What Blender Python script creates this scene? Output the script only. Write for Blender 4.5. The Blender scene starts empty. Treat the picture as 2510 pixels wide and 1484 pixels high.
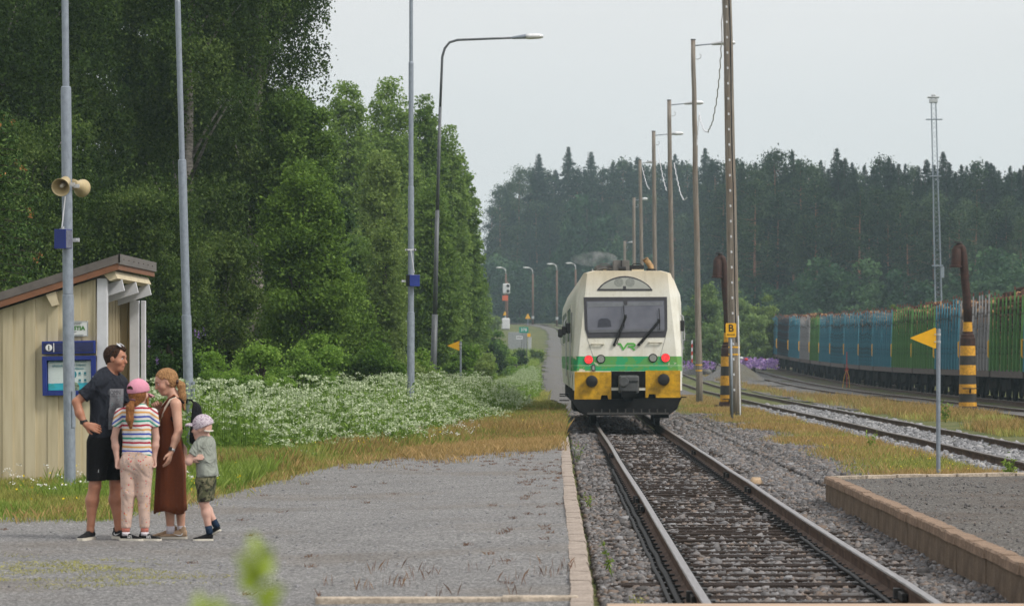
import bpy, math, random
import numpy as np
from mathutils import Vector, Matrix

SC = bpy.context.scene
COL = SC.collection
R = math.radians
random.seed(7)
RNG = np.random.default_rng(11)

# ------------------------------------------------------------------ camera, world, sun, exposure
F = 8000.0 / 2510.0            # focal length in image widths
CAMZ = 1.72
cam_data = bpy.data.cameras.new('camera')
cam = bpy.data.objects.new('camera', cam_data)
COL.objects.link(cam)
cam.location = (0, 0, CAMZ)
cam.rotation_euler = (R(90), 0, 0)
cam_data.sensor_width = 36.0
cam_data.lens = 36.0 * F
cam_data.shift_x = -(1361 - 1255) / 2510
cam_data.shift_y = (874 - 742) / 2510
cam_data.clip_start = 0.2
cam_data.clip_end = 6000
cam_data.dof.use_dof = True
cam_data.dof.focus_distance = 48
cam_data.dof.aperture_fstop = 6.0
SC.camera = cam

SUN_EL, SUN_AZ = 46, 118       # degrees; azimuth measured from +Y (view direction) towards +X
world = bpy.data.worlds.new('World')
SC.world = world
world.use_nodes = True
wn, wl = world.node_tree.nodes, world.node_tree.links
for n in list(wn): wn.remove(n)
wo = wn.new('ShaderNodeOutputWorld'); wb = wn.new('ShaderNodeBackground')
sky = wn.new('ShaderNodeTexSky'); sky.sky_type = 'NISHITA'; sky.sun_disc = False
sky.sun_elevation = R(SUN_EL); sky.sun_rotation = R(SUN_AZ); sky.dust_density = 3.0
bw = wn.new('ShaderNodeRGBToBW')
tcw = wn.new('ShaderNodeTexCoord'); sepw = wn.new('ShaderNodeSeparateXYZ')
wl.new(tcw.outputs['Generated'], sepw.inputs[0])
rampw = wn.new('ShaderNodeValToRGB')
cr = rampw.color_ramp
cr.elements[0].position = 0.0; cr.elements[0].color = (6.0, 6.5, 6.7, 1)
cr.elements[1].position = 1.0; cr.elements[1].color = (9.4, 9.3, 9.25, 1)
e = cr.elements.new(0.07); e.color = (7.0, 7.2, 7.25, 1)
e = cr.elements.new(0.13); e.color = (7.7, 7.65, 7.6, 1)
wl.new(sepw.outputs['Z'], rampw.inputs[0])
nzw = wn.new('ShaderNodeTexNoise'); nzw.inputs['Scale'].default_value = 5; nzw.inputs['Detail'].default_value = 3
mpw = wn.new('ShaderNodeMapping'); mpw.inputs['Scale'].default_value = (1, 1, 4)
wl.new(tcw.outputs['Generated'], mpw.inputs[0]); wl.new(mpw.outputs[0], nzw.inputs['Vector'])
mulw = wn.new('ShaderNodeMath'); mulw.operation = 'MULTIPLY_ADD'; mulw.inputs[1].default_value = 0.14; mulw.inputs[2].default_value = 0.93
wl.new(nzw.outputs[0], mulw.inputs[0])
mixc = wn.new('ShaderNodeMix'); mixc.data_type = 'RGBA'; mixc.blend_type = 'MULTIPLY'; mixc.inputs[0].default_value = 1
wl.new(rampw.outputs[0], mixc.inputs[6]); wl.new(mulw.outputs[0], mixc.inputs[7])
mixw = wn.new('ShaderNodeMix'); mixw.data_type = 'RGBA'; mixw.inputs[0].default_value = 0.92     # thin cloud sheet over the sky
wl.new(sky.outputs[0], mixw.inputs[6]); wl.new(mixc.outputs[2], mixw.inputs[7])
wl.new(mixw.outputs[2], wb.inputs['Color'])
wb.inputs['Strength'].default_value = 0.1
wl.new(wb.outputs[0], wo.inputs['Surface'])

sun_d = bpy.data.lights.new('sun', 'SUN'); sun_d.energy = 2.3; sun_d.angle = R(14); sun_d.color = (1, 0.95, 0.87)
sun = bpy.data.objects.new('sun', sun_d); COL.objects.link(sun)
_d = Vector((math.cos(R(SUN_EL)) * math.sin(R(SUN_AZ)), math.cos(R(SUN_EL)) * math.cos(R(SUN_AZ)), math.sin(R(SUN_EL))))
sun.rotation_euler = _d.to_track_quat('Z', 'Y').to_euler()
sun.location = (20, -10, 40)

vs = SC.view_settings
vs.view_transform = 'Standard'; vs.look = 'None'; vs.exposure = 0.22; vs.gamma = 1.0; vs.use_curve_mapping = False
cy = SC.cycles
cy.max_bounces = 5; cy.diffuse_bounces = 3; cy.glossy_bounces = 2; cy.transmission_bounces = 3
cy.transparent_max_bounces = 6; cy.volume_bounces = 1
cy.use_denoising = True
cy.caustics_reflective = False; cy.caustics_refractive = False
cy.sample_clamp_indirect = 4
cy.volume_step_rate = 4

# ------------------------------------------------------------------ helpers: scene graph
def tag(o, label=None, cat=None, group=None, kind=None):
    if label: o['label'] = label
    if cat: o['category'] = cat
    if group: o['group'] = group
    if kind: o['kind'] = kind
    return o

def thing(name, label, cat, loc=(0, 0, 0), rz=0.0, group=None, kind=None):
    o = bpy.data.objects.new(name, None); COL.objects.link(o)
    o.empty_display_size = 0.2
    o.location = loc; o.rotation_euler = (0, 0, rz)
    return tag(o, label, cat, group, kind)

def link(name, me, mat=None, parent=None, smooth=False):
    o = bpy.data.objects.new(name, me); COL.objects.link(o)
    if mat is not None:
        me.materials.clear() if len(me.materials) else None
        for m in (mat if isinstance(mat, (list, tuple)) else [mat]): me.materials.append(m)
    if parent is not None: o.parent = parent
    if smooth and len(me.polygons): me.polygons.foreach_set('use_smooth', [True] * len(me.polygons))
    return o

def copy_tree(o, parent=None):
    c = o.copy(); COL.objects.link(c); c.parent = parent
    for ch in list(o.children): copy_tree(ch, c)
    return c

def G(u, v, z=0.0):
    """world point at height z seen at (u, v) of the 2510 px wide picture"""
    y = 8000.0 * (CAMZ - z) / (v - 874.0)
    return ((u - 1361) / 8000.0 * y, y, z)

def P(u, v, y):
    return ((u - 1361) / 8000.0 * y, y, CAMZ - (v - 874.0) / 8000.0 * y)

def hgt(y):
    y = np.asarray(y, dtype=float)
    a = 6.9e-5 * np.clip(y - 150, 0, 280) ** 2
    b = np.clip(y - 430, 0, None)
    return a + 0.012 * b + 0.6 * (1 - np.exp(-b / 22.0))

def gz(x, y):
    """terrain height (no beds)"""
    x = np.asarray(x, float); y = np.asarray(y, float)
    t = np.clip((y - 95) / 45, 0, 1)
    left = -0.06 * (1 - t) - 0.12 * t
    s = np.clip((x - 0.05) / 0.12, 0, 1)
    z = left * (1 - s) + (-0.24) * s
    s2 = np.clip((x - 4.2) / 0.25, 0, 1)
    z = z * (1 - s2) + (-0.14) * s2
    und = 0.03 * np.sin(x * 1.3 + y * 0.21) * np.sin(y * 0.17 - x * 0.4)
    return z + hgt(y) + np.where((x < 0) | (x > 4.6), und * np.clip((np.abs(x - 2.3) - 2.3) / 2, 0, 1), 0)

# ------------------------------------------------------------------ helpers: meshes
def mesh_np(name, verts, faces, attr=None):
    """faces: (N,k) array"""
    verts = np.asarray(verts, dtype=np.float32); faces = np.asarray(faces, dtype=np.int32)
    me = bpy.data.meshes.new(name)
    k = faces.shape[1]
    me.vertices.add(len(verts)); me.vertices.foreach_set('co', verts.ravel())
    me.loops.add(len(faces) * k); me.loops.foreach_set('vertex_index', faces.ravel())
    me.polygons.add(len(faces))
    me.polygons.foreach_set('loop_start', np.arange(0, len(faces) * k, k, dtype=np.int32))
    me.polygons.foreach_set('loop_total', np.full(len(faces), k, dtype=np.int32))
    me.update(calc_edges=True)
    if attr is not None:
        a = me.attributes.new('r', 'FLOAT', 'FACE'); a.data.foreach_set('value', np.asarray(attr, dtype=np.float32))
    return me

class MB:
    def __init__(s): s.v = []; s.f = []; s.n = 0; s.mi = []; s.m = 0
    def add(s, verts, faces):
        s.v.extend([tuple(map(float, p)) for p in verts])
        s.f.extend([tuple(i + s.n for i in f) for f in faces]); s.mi.extend([s.m] * len(faces))
        s.n += len(verts); return s
    def box(s, c, d, rot=None, taper=1.0):
        hx, hy, hz = d[0] / 2, d[1] / 2, d[2] / 2
        vs_ = [(sx * hx * (taper if sz > 0 else 1), sy * hy * (taper if sz > 0 else 1), sz * hz) for sz in (-1, 1) for sy in (-1, 1) for sx in (-1, 1)]
        if rot is not None: vs_ = [tuple(rot @ Vector(p)) for p in vs_]
        vs_ = [(p[0] + c[0], p[1] + c[1], p[2] + c[2]) for p in vs_]
        return s.add(vs_, [(0, 2, 3, 1), (4, 5, 7, 6), (0, 1, 5, 4), (1, 3, 7, 5), (3, 2, 6, 7), (2, 0, 4, 6)])
    def bar(s, a, b, w, h):
        a = Vector(a); b = Vector(b); d = b - a
        q = d.to_track_quat('Z', 'Y').to_matrix()
        return s.box(tuple((a + b) / 2), (w, h, d.length), q)
    def cyl(s, a, b, r0, r1=None, n=12, caps=True):
        a = Vector(a); b = Vector(b); r1 = r0 if r1 is None else r1
        return s.tube([a, b], [r0, r1], n, caps)
    def tube(s, pts, rad, n=8, caps=True):
        pts = [Vector(p) for p in pts]
        if not isinstance(rad, (list, tuple)): rad = [rad] * len(pts)
        vs_ = []; up = None
        for i, p in enumerate(pts):
            d = (pts[min(i + 1, len(pts) - 1)] - pts[max(i - 1, 0)])
            d = d.normalized() if d.length > 1e-9 else Vector((0, 0, 1))
            if up is None:
                up = d.orthogonal().normalized()
            else:
                up = (up - d * up.dot(d)); up = up.normalized() if up.length > 1e-6 else d.orthogonal().normalized()
            w = d.cross(up)
            for k in range(n):
                a = 2 * math.pi * k / n
                q = p + (up * math.cos(a) + w * math.sin(a)) * rad[i]
                vs_.append(tuple(q))
        fs = []
        for i in range(len(pts) - 1):
            for k in range(n):
                k2 = (k + 1) % n
                fs.append((i * n + k, i * n + k2, (i + 1) * n + k2, (i + 1) * n + k))
        if caps:
            fs.append(tuple(reversed(range(n)))); fs.append(tuple((len(pts) - 1) * n + k for k in range(n)))
        return s.add(vs_, fs)
    def prism(s, poly, vec):
        """poly: 3D points of a planar outline, extruded by vec"""
        n = len(poly); vec = Vector(vec)
        vs_ = [tuple(p) for p in poly] + [tuple(Vector(p) + vec) for p in poly]
        fs = [tuple(reversed(range(n))), tuple(range(n, 2 * n))]
        fs += [(k, (k + 1) % n, n + (k + 1) % n, n + k) for k in range(n)]
        return s.add(vs_, fs)
    def ell(s, c, r, n=16, m=10, rot=None):
        vs_ = []; fs = []
        for i in range(m + 1):
            t = math.pi * i / m
            for k in range(n):
                a = 2 * math.pi * k / n
                p = Vector((r[0] * math.sin(t) * math.cos(a), r[1] * math.sin(t) * math.sin(a), r[2] * math.cos(t)))
                if rot is not None: p = rot @ p
                vs_.append((p.x + c[0], p.y + c[1], p.z + c[2]))
        for i in range(m):
            for k in range(n):
                fs.append((i * n + k, (i + 1) * n + k, (i + 1) * n + (k + 1) % n, i * n + (k + 1) % n))
        return s.add(vs_, fs)
    def rings(s, rings, cap=True):
        """rings: list of equal-length point loops"""
        n = len(rings[0]); vs_ = [tuple(p) for r_ in rings for p in r_]; fs = []
        for i in range(len(rings) - 1):
            for k in range(n):
                fs.append((i * n + k, i * n + (k + 1) % n, (i + 1) * n + (k + 1) % n, (i + 1) * n + k))
        if cap:
            fs.append(tuple(reversed(range(n)))); fs.append(tuple((len(rings) - 1) * n + k for k in range(n)))
        return s.add(vs_, fs)
    def mesh(s, name):
        me = bpy.data.meshes.new(name); me.from_pydata(s.v, [], s.f); me.update()
        if any(s.mi): me.polygons.foreach_set('material_index', s.mi)
        return me
    def build(s, name, mat, parent=None, smooth=False, bevel=0.0, angle=None):
        me = s.mesh(name)
        o = link(name, me, mat, parent, smooth)
        if smooth and angle:
            try:
                me.set_sharp_from_angle(angle=R(angle))
            except Exception: pass
        if bevel > 0:
            b = o.modifiers.new('bevel', 'BEVEL'); b.width = bevel; b.segments = 2; b.limit_method = 'ANGLE'
        return o

def text_obj(name, txt, size, mat, parent, loc, rot=(R(90), 0, 0), extrude=0.001, bold=0.0, sx=1.0, align='CENTER'):
    cu = bpy.data.curves.new(name, 'FONT'); cu.body = txt; cu.size = size; cu.extrude = extrude
    cu.align_x = align; cu.align_y = 'CENTER'; cu.offset = bold; cu.resolution_u = 3
    tmp = bpy.data.objects.new('tmp_text', cu); COL.objects.link(tmp)
    dg = bpy.context.evaluated_depsgraph_get(); dg.update()
    me = bpy.data.meshes.new_from_object(tmp.evaluated_get(dg))
    bpy.data.objects.remove(tmp); bpy.data.curves.remove(cu)
    me.name = name
    o = link(name, me, mat, parent); o.location = loc; o.rotation_euler = rot; o.scale = (sx, 1, 1)
    return o

# leaves: diamond cards
def leaf_cards(c, size, up_bias=0.0, droop=0.0, asp=0.62, rng=RNG, rmin=0.6):
    n = len(c)
    d = rng.normal(size=(n, 3)); d[:, 2] -= droop
    d /= np.linalg.norm(d, axis=1)[:, None]
    nrm = rng.normal(size=(n, 3)); nrm[:, 2] += up_bias
    w = np.cross(d, nrm); w /= (np.linalg.norm(w, axis=1)[:, None] + 1e-9)
    L = (size * (rmin + (1.3 - rmin) * rng.random(n)))[:, None]
    a = c - d * L * 0.5; b = c + d * L * 0.5
    s1 = c + w * L * asp * 0.5 - d * L * 0.08; s2 = c - w * L * asp * 0.5 - d * L * 0.08
    v = np.stack([a, s1, b, s2], axis=1).reshape(-1, 3)
    f = np.arange(4 * n).reshape(n, 4)
    return v, f

def cards_mesh(name, c, size, **k):
    v, f = leaf_cards(c, size, **k)
    return mesh_np(name, v, f, RNG.random(len(f)))

# ------------------------------------------------------------------ materials
MATS = {}
def newmat(name):
    m = bpy.data.materials.new(name); m.use_nodes = True
    nt = m.node_tree
    for n in list(nt.nodes): nt.nodes.remove(n)
    out = nt.nodes.new('ShaderNodeOutputMaterial')
    return m, nt, out

class NT:
    """small node helper"""
    def __init__(s, name):
        s.m, s.nt, s.out = newmat(name)
        s.tc = s.nt.nodes.new('ShaderNodeTexCoord')
    def coord(s, kind='Object', scale=(1, 1, 1), rot=(0, 0, 0), loc=(0, 0, 0)):
        mp = s.nt.nodes.new('ShaderNodeMapping'); mp.inputs['Scale'].default_value = scale
        mp.inputs['Rotation'].default_value = rot; mp.inputs['Location'].default_value = loc
        s.nt.links.new(s.tc.outputs[kind], mp.inputs[0]); return mp.outputs[0]
    def noise(s, vec, scale, detail=4, rough=0.6, dist=0.0):
        n = s.nt.nodes.new('ShaderNodeTexNoise'); n.inputs['Scale'].default_value = scale
        n.inputs['Detail'].default_value = detail; n.inputs['Roughness'].default_value = rough; n.inputs['Distortion'].default_value = dist
        s.nt.links.new(vec, n.inputs['Vector']); return n.outputs[0]
    def voro(s, vec, scale, out='Color', feature='F1', rand=1.0):
        n = s.nt.nodes.new('ShaderNodeTexVoronoi'); n.feature = feature; n.inputs['Scale'].default_value = scale
        n.inputs['Randomness'].default_value = rand
        s.nt.links.new(vec, n.inputs['Vector']); return n.outputs[out]
    def ramp(s, fac, stops, const=False):
        n = s.nt.nodes.new('ShaderNodeValToRGB'); cr_ = n.color_ramp
        if const: cr_.interpolation = 'CONSTANT'
        def c4(c): return tuple(c) + (1,) if len(c) == 3 else tuple(c)
        cr_.elements[0].position = stops[0][0]; cr_.elements[0].color = c4(stops[0][1])
        cr_.elements[1].position = stops[-1][0]; cr_.elements[1].color = c4(stops[-1][1])
        for p, c in stops[1:-1]:
            e_ = cr_.elements.new(p); e_.color = c4(c)
        s.nt.links.new(fac, n.inputs[0]); return n.outputs[0]
    def math(s, op, a, b=None, c=None):
        n = s.nt.nodes.new('ShaderNodeMath'); n.operation = op
        for i, x in enumerate((a, b, c)):
            if x is None: continue
            if isinstance(x, (int, float)): n.inputs[i].default_value = x
            else: s.nt.links.new(x, n.inputs[i])
        return n.outputs[0]
    def mix(s, fac, a, b, mode='MIX'):
        n = s.nt.nodes.new('ShaderNodeMix'); n.data_type = 'RGBA'; n.blend_type = mode
        for i, x in ((0, fac), (6, a), (7, b)):
            if isinstance(x, (int, float)): n.inputs[i].default_value = x
            elif isinstance(x, tuple): n.inputs[i].default_value = x + (1,) if len(x) == 3 else x
            else: s.nt.links.new(x, n.inputs[i])
        return n.outputs[2]
    def sep(s, vec):
        n = s.nt.nodes.new('ShaderNodeSeparateXYZ'); s.nt.links.new(vec, n.inputs[0]); return n.outputs
    def attr(s, name):
        n = s.nt.nodes.new('ShaderNodeAttribute'); n.attribute_name = name; return n.outputs['Fac']
    def objrand(s):
        return s.nt.nodes.new('ShaderNodeObjectInfo').outputs['Random']
    def bump(s, h, strength=0.3, dist=0.02):
        n = s.nt.nodes.new('ShaderNodeBump'); n.inputs['Strength'].default_value = strength; n.inputs['Distance'].default_value = dist
        s.nt.links.new(h, n.inputs['Height']); return n.outputs[0]
    def bsdf(s, col, rough=0.7, metal=0.0, normal=None, spec=0.4, emit=None, estr=0.0, trans=0.0, alpha=None):
        b = s.nt.nodes.new('ShaderNodeBsdfPrincipled')
        if isinstance(col, tuple): b.inputs['Base Color'].default_value = col + (1,) if len(col) == 3 else col
        else: s.nt.links.new(col, b.inputs['Base Color'])
        if isinstance(rough, (int, float)): b.inputs['Roughness'].default_value = rough
        else: s.nt.links.new(rough, b.inputs['Roughness'])
        b.inputs['Metallic'].default_value = metal
        b.inputs['Specular IOR Level'].default_value = spec
        b.inputs['Transmission Weight'].default_value = trans
        if normal is not None: s.nt.links.new(normal, b.inputs['Normal'])
        if emit is not None:
            b.inputs['Emission Color'].default_value = emit + (1,); b.inputs['Emission Strength'].default_value = estr
        s.nt.links.new(b.outputs[0], s.out.inputs['Surface']); return b
    def done(s): return s.m

def simple(name, col, rough=0.6, metal=0.0, var=0.12, scale=8.0, bump=0.0, spec=0.4, stretch=(1, 1, 1)):
    """a colour with soft mottling and faint bump"""
    if name in MATS: return MATS[name]
    t = NT(name)
    v = t.coord('Object', stretch)
    nz = t.noise(v, scale, 5, 0.65)
    lo = tuple(max(0.0, c * (1 - var * 1.6)) for c in col); hi = tuple(min(1.0, c * (1 + var * 1.3)) for c in col)
    c = t.ramp(nz, [(0.3, lo), (0.5, col), (0.72, hi)])
    rg = t.math('MULTIPLY_ADD', nz, 0.25, max(0.02, rough - 0.12))
    nrm = t.bump(t.noise(v, scale * 6, 3), bump, 0.01) if bump else None
    t.bsdf(c, rg, metal, nrm, spec)
    MATS[name] = t.m; return t.m

def foliage(name, dark, mid, light, transl=0.35, clump=0.6, rough=0.55, ovar=0.26):
    """leaf colours: each leaf its own tint, larger patches of the same species vary too"""
    t = NT(name)
    r = t.attr('r')
    nz = t.noise(t.coord('Object'), clump, 3, 0.6)
    f = t.math('ADD', t.math('MULTIPLY', r, 0.55), t.math('MULTIPLY', nz, 0.6))
    f = t.math('ADD', f, t.math('MULTIPLY_ADD', t.objrand(), ovar, -ovar * 0.35))
    c = t.ramp(f, [(0.30, dark), (0.60, mid), (0.88, light)])
    b = t.nt.nodes.new('ShaderNodeBsdfPrincipled'); t.nt.links.new(c, b.inputs['Base Color'])
    b.inputs['Roughness'].default_value = rough; b.inputs['Specular IOR Level'].default_value = 0.12
    tr = t.nt.nodes.new('ShaderNodeBsdfTranslucent'); t.nt.links.new(c, tr.inputs['Color'])
    mx = t.nt.nodes.new('ShaderNodeMixShader'); mx.inputs[0].default_value = transl
    t.nt.links.new(b.outputs[0], mx.inputs[1]); t.nt.links.new(tr.outputs[0], mx.inputs[2])
    t.nt.links.new(mx.outputs[0], t.out.inputs['Surface'])
    return t.m

def mat_gravel(name, cols, scale, bump=0.6, patch=None, patch_amt=0.4, grain=2.2):
    t = NT(name)
    v = t.coord('Object')
    c1 = t.voro(v, scale, 'Color')
    g = t.sep(c1)[0]
    nz = t.noise(v, scale * 0.45, 5, 0.75)
    f = t.math('ADD', t.math('MULTIPLY', g, 0.6), t.math('MULTIPLY', nz, 0.55))
    n = len(cols)
    c = t.ramp(f, [(0.2 + 0.7 * i / (n - 1), cols[i]) for i in range(n)])
    big = t.noise(v, 0.35, 5, 0.6)
    if patch is not None:
        m = t.ramp(big, [(0.5, (0, 0, 0)), (0.66, (1, 1, 1))])
        c = t.mix(t.math('MULTIPLY', m, patch_amt), c, patch)
    c = t.mix(0.35, c, t.mix(1.0, c, t.ramp(t.noise(v, 1.1, 6, 0.7), [(0.3, (0.6, 0.6, 0.6)), (0.7, (1.35, 1.33, 1.3))]), 'MULTIPLY'))
    h = t.math('ADD', t.voro(v, scale, 'Distance'), t.noise(v, scale * grain, 3))
    t.bsdf(c, 0.9, 0, t.bump(h, bump, 0.02), 0.2)
    return t.m

M = {}
M['galv'] = simple('galvanised_steel', (0.25, 0.285, 0.335), 0.5, 0.25, 0.14, 22, 0.1, stretch=(1, 1, 0.5))
M['galv_dark'] = simple('weathered_galvanised_steel', (0.115, 0.125, 0.135), 0.5, 0.3, 0.15, 9, 0.1)
M['galv_light'] = simple('bright_zinc', (0.5, 0.51, 0.52), 0.4, 0.4, 0.1, 15)
M['blue_box'] = simple('blue_enamel', (0.012, 0.028, 0.19), 0.35, 0, 0.08, 6)
M['black'] = simple('black_plastic', (0.012, 0.012, 0.013), 0.5, 0, 0.2, 10)
M['darksteel'] = simple('dark_steel', (0.028, 0.027, 0.027), 0.6, 0.3, 0.3, 6, 0.2)
M['beige_horn'] = simple('beige_horn_paint', (0.45, 0.36, 0.20), 0.5, 0, 0.12, 9)
M['horn_cone'] = simple('pale_horn_centre', (0.55, 0.52, 0.44), 0.5)
M['white_paint'] = simple('white_paint', (0.62, 0.63, 0.66), 0.6, 0, 0.07, 5, 0.05)
M['yellow'] = simple('yellow_sign_paint', (0.80, 0.42, 0.012), 0.45, 0, 0.06, 9)
M['yellow_dull'] = simple('chipped_yellow_paint', (0.58, 0.29, 0.02), 0.6, 0, 0.25, 12, 0.2)
M['blackband'] = simple('black_band_paint', (0.03, 0.028, 0.026), 0.6, 0, 0.3, 9, 0.2)
M['rustiron'] = simple('rusty_cast_iron', (0.045, 0.019, 0.013), 0.65, 0.2, 0.4, 7, 0.4)
M['red'] = simple('red_paint', (0.5, 0.03, 0.02), 0.5)
M['lamp_glass'] = simple('lamp_cover_acrylic', (0.75, 0.76, 0.78), 0.15, 0, 0.05, 6, spec=0.8)
# ------------------------------------------------------------------ ground materials
t = NT('ground_soil')
v = t.coord('Object')
n1 = t.noise(v, 0.5, 6, 0.65); n2 = t.noise(v, 9, 6, 0.7)
c = t.ramp(n2, [(0.3, (0.07, 0.075, 0.03)), (0.5, (0.13, 0.135, 0.055)), (0.7, (0.22, 0.19, 0.10))])
c = t.mix(t.ramp(n1, [(0.42, (0, 0, 0)), (0.62, (1, 1, 1))]), c, t.ramp(n2, [(0.3, (0.04, 0.065, 0.02)), (0.7, (0.10, 0.125, 0.04))]))
t.bsdf(c, 0.95, 0, t.bump(n2, 0.6, 0.05), 0.1)
M['soil'] = t.m
M['plat_gravel'] = mat_gravel('platform_gravel', [(0.06, 0.06, 0.062), (0.165, 0.162, 0.163), (0.23, 0.226, 0.227), (0.30, 0.296, 0.296), (0.52, 0.51, 0.50)], 58, 0.9, (0.20, 0.165, 0.13), 0.4)
M['plat_gravel2'] = mat_gravel('dark_platform_gravel', [(0.035, 0.03, 0.028), (0.085, 0.078, 0.072), (0.125, 0.118, 0.112), (0.18, 0.165, 0.15), (0.33, 0.32, 0.30)], 50, 0.9, (0.10, 0.065, 0.045), 0.5)
M['ballast'] = mat_gravel('ballast_bed', [(0.012, 0.010, 0.009), (0.045, 0.037, 0.033), (0.085, 0.076, 0.072), (0.14, 0.13, 0.13)], 24, 1.0, (0.10, 0.06, 0.035), 0.5)
M['ballast_light'] = mat_gravel('pale_ballast_bed', [(0.045, 0.045, 0.048), (0.13, 0.13, 0.137), (0.19, 0.19, 0.20), (0.27, 0.27, 0.28)], 22, 1.0, (0.13, 0.10, 0.07), 0.35)
M['ballast_brown'] = mat_gravel('brown_stained_ballast', [(0.03, 0.022, 0.018), (0.075, 0.052, 0.042), (0.115, 0.083, 0.07), (0.17, 0.14, 0.125)], 20, 0.9, (0.08, 0.045, 0.03), 0.5)
M['path_gravel'] = mat_gravel('path_gravel', [(0.05, 0.047, 0.046), (0.115, 0.11, 0.108), (0.155, 0.15, 0.148), (0.22, 0.215, 0.21)], 26, 0.8, (0.12, 0.11, 0.06), 0.6)

def sheet(name, x0, x1, y0, y1, dx, dy, zf, mat, mask=None, xf=None, kind='structure', parent=None, label=None):
    nx = int(round((x1 - x0) / dx)) + 1; ny = int(round((y1 - y0) / dy)) + 1
    X, Y = np.meshgrid(np.linspace(x0, x1, nx), np.linspace(y0, y1, ny))
    if xf is not None: X = X + xf(Y)
    Z = zf(X, Y)
    V = np.stack([X, Y, Z], -1).reshape(-1, 3)
    idx = np.arange(nx * ny).reshape(ny, nx)
    Fq = np.stack([idx[:-1, :-1], idx[:-1, 1:], idx[1:, 1:], idx[1:, :-1]], -1).reshape(-1, 4)
    if mask is not None:
        cen = V[Fq].mean(1); Fq = Fq[mask(cen[:, 0], cen[:, 1])]
    me = mesh_np(name, V, Fq)
    o = link(name, me, mat, parent, True)
    if kind: o['kind'] = kind
    return o

# terrain: one sheet with graded spacing, out to the horizon
xs = np.concatenate([np.linspace(-300, -60, 12)[:-1], np.linspace(-60, -8, 27)[:-1], np.linspace(-8, 8, 81)[:-1], np.linspace(8, 60, 27)[:-1], np.linspace(60, 400, 15)])
ys = np.concatenate([np.linspace(-25, 20, 7)[:-1], np.linspace(20, 120, 101)[:-1], np.linspace(120, 600, 97)[:-1], np.linspace(600, 860, 14)])
X, Y = np.meshgrid(xs, ys)
Z = gz(X, Y)
V = np.stack([X, Y, Z], -1).reshape(-1, 3)
idx = np.arange(X.size).reshape(X.shape)
Fq = np.stack([idx[:-1, :-1], idx[:-1, 1:], idx[1:, 1:], idx[1:, :-1]], -1).reshape(-1, 4)
tag(link('ground', mesh_np('ground', V, Fq), M['soil'], None, True), kind='structure')

# value noise for irregular outlines
_ng = np.random.default_rng(3).random((64, 64))
def vnoise(x, y, s):
    x = np.asarray(x) * s; y = np.asarray(y) * s
    xi = np.floor(x).astype(int); yi = np.floor(y).astype(int); fx = x - xi; fy = y - yi
    fx = fx * fx * (3 - 2 * fx); fy = fy * fy * (3 - 2 * fy)
    g = lambda a, b: _ng[a % 64, b % 64]
    return (g(xi, yi) * (1 - fx) + g(xi + 1, yi) * fx) * (1 - fy) + (g(xi, yi + 1) * (1 - fx) + g(xi + 1, yi + 1) * fx) * fy

# ------------------------------------------------------------------ left platform
PZ = 0.14
def edge_x(y): return 0.255 + 0.02 * (vnoise(y, 0 * y, 0.11) - 0.5)
def far_y(x):  # where the platform gravel gives way to grass
    return np.interp(x, [-9, -5.4, -4.6, -4.1, -3.6, -3.3, -2.0, -0.9, 0.3], [30.8, 31.6, 32.4, 35.5, 45.5, 49.0, 55.5, 58.0, 59.5])
def pz_left(x, y):
    x = np.asarray(x, float)
    return PZ - 0.075 * np.clip((0.25 - x) / 3.2, 0, 1) + 0.012 * np.sin(np.asarray(y) * 0.5 + x)
def on_platform(x, y):
    n = (vnoise(x, y, 0.9) - 0.5) * 1.6 + (vnoise(x, y, 3.1) - 0.5) * 1.2 + 1.9 + 2.8 * np.clip((x + 3.4) / 1.5, 0, 1)
    return (y < far_y(x) + n) & (x < 0.10)
# the raised ground of the platform with its grass margin
sheet('platform_ground', -14, 0.20, 18.0, 112, 0.25, 0.5, lambda x, y: np.where(y < 90, pz_left(x, y) - 0.02, (pz_left(x, y) - 0.02) + (gz(x, y) - pz_left(x, y) - 0.02) * np.clip((y - 90) / 22, 0, 1)), M['soil'])
sheet('platform_surface', -14, 0.235, 18.0, 69, 0.12, 0.16, lambda x, y: pz_left(x, y) + 0.004, M['plat_gravel'], on_platform)

def concrete(name, base):
    t = NT(name); v = t.coord('Object')
    nz = t.noise(v, 3, 6, 0.7); fine = t.noise(v, 40, 4, 0.7)
    c = t.ramp(nz, [(0.25, tuple(b * 0.55 for b in base)), (0.5, base), (0.75, tuple(min(1, b * 1.4) for b in base))])
    c = t.mix(0.6, c, t.ramp(fine, [(0.3, (0.25, 0.22, 0.2)), (0.7, (1, 1, 1))]), 'MULTIPLY')
    c = t.mix(t.math('MULTIPLY', t.ramp(t.noise(v, 11, 4, 0.7), [(0.55, (0, 0, 0)), (0.68, (1, 1, 1))]), 0.55), c, (0.09, 0.08, 0.06))
    t.bsdf(c, 0.92, 0, t.bump(t.math('ADD', nz, fine), 0.5, 0.02), 0.15)
    return t.m
M['kerb_l'] = concrete('worn_pinkish_concrete', (0.43, 0.365, 0.315))
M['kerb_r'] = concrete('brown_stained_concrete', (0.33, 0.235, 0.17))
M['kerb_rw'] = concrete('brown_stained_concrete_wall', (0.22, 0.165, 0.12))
M['kerb_pale'] = concrete('pale_concrete', (0.55, 0.47, 0.38))

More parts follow.
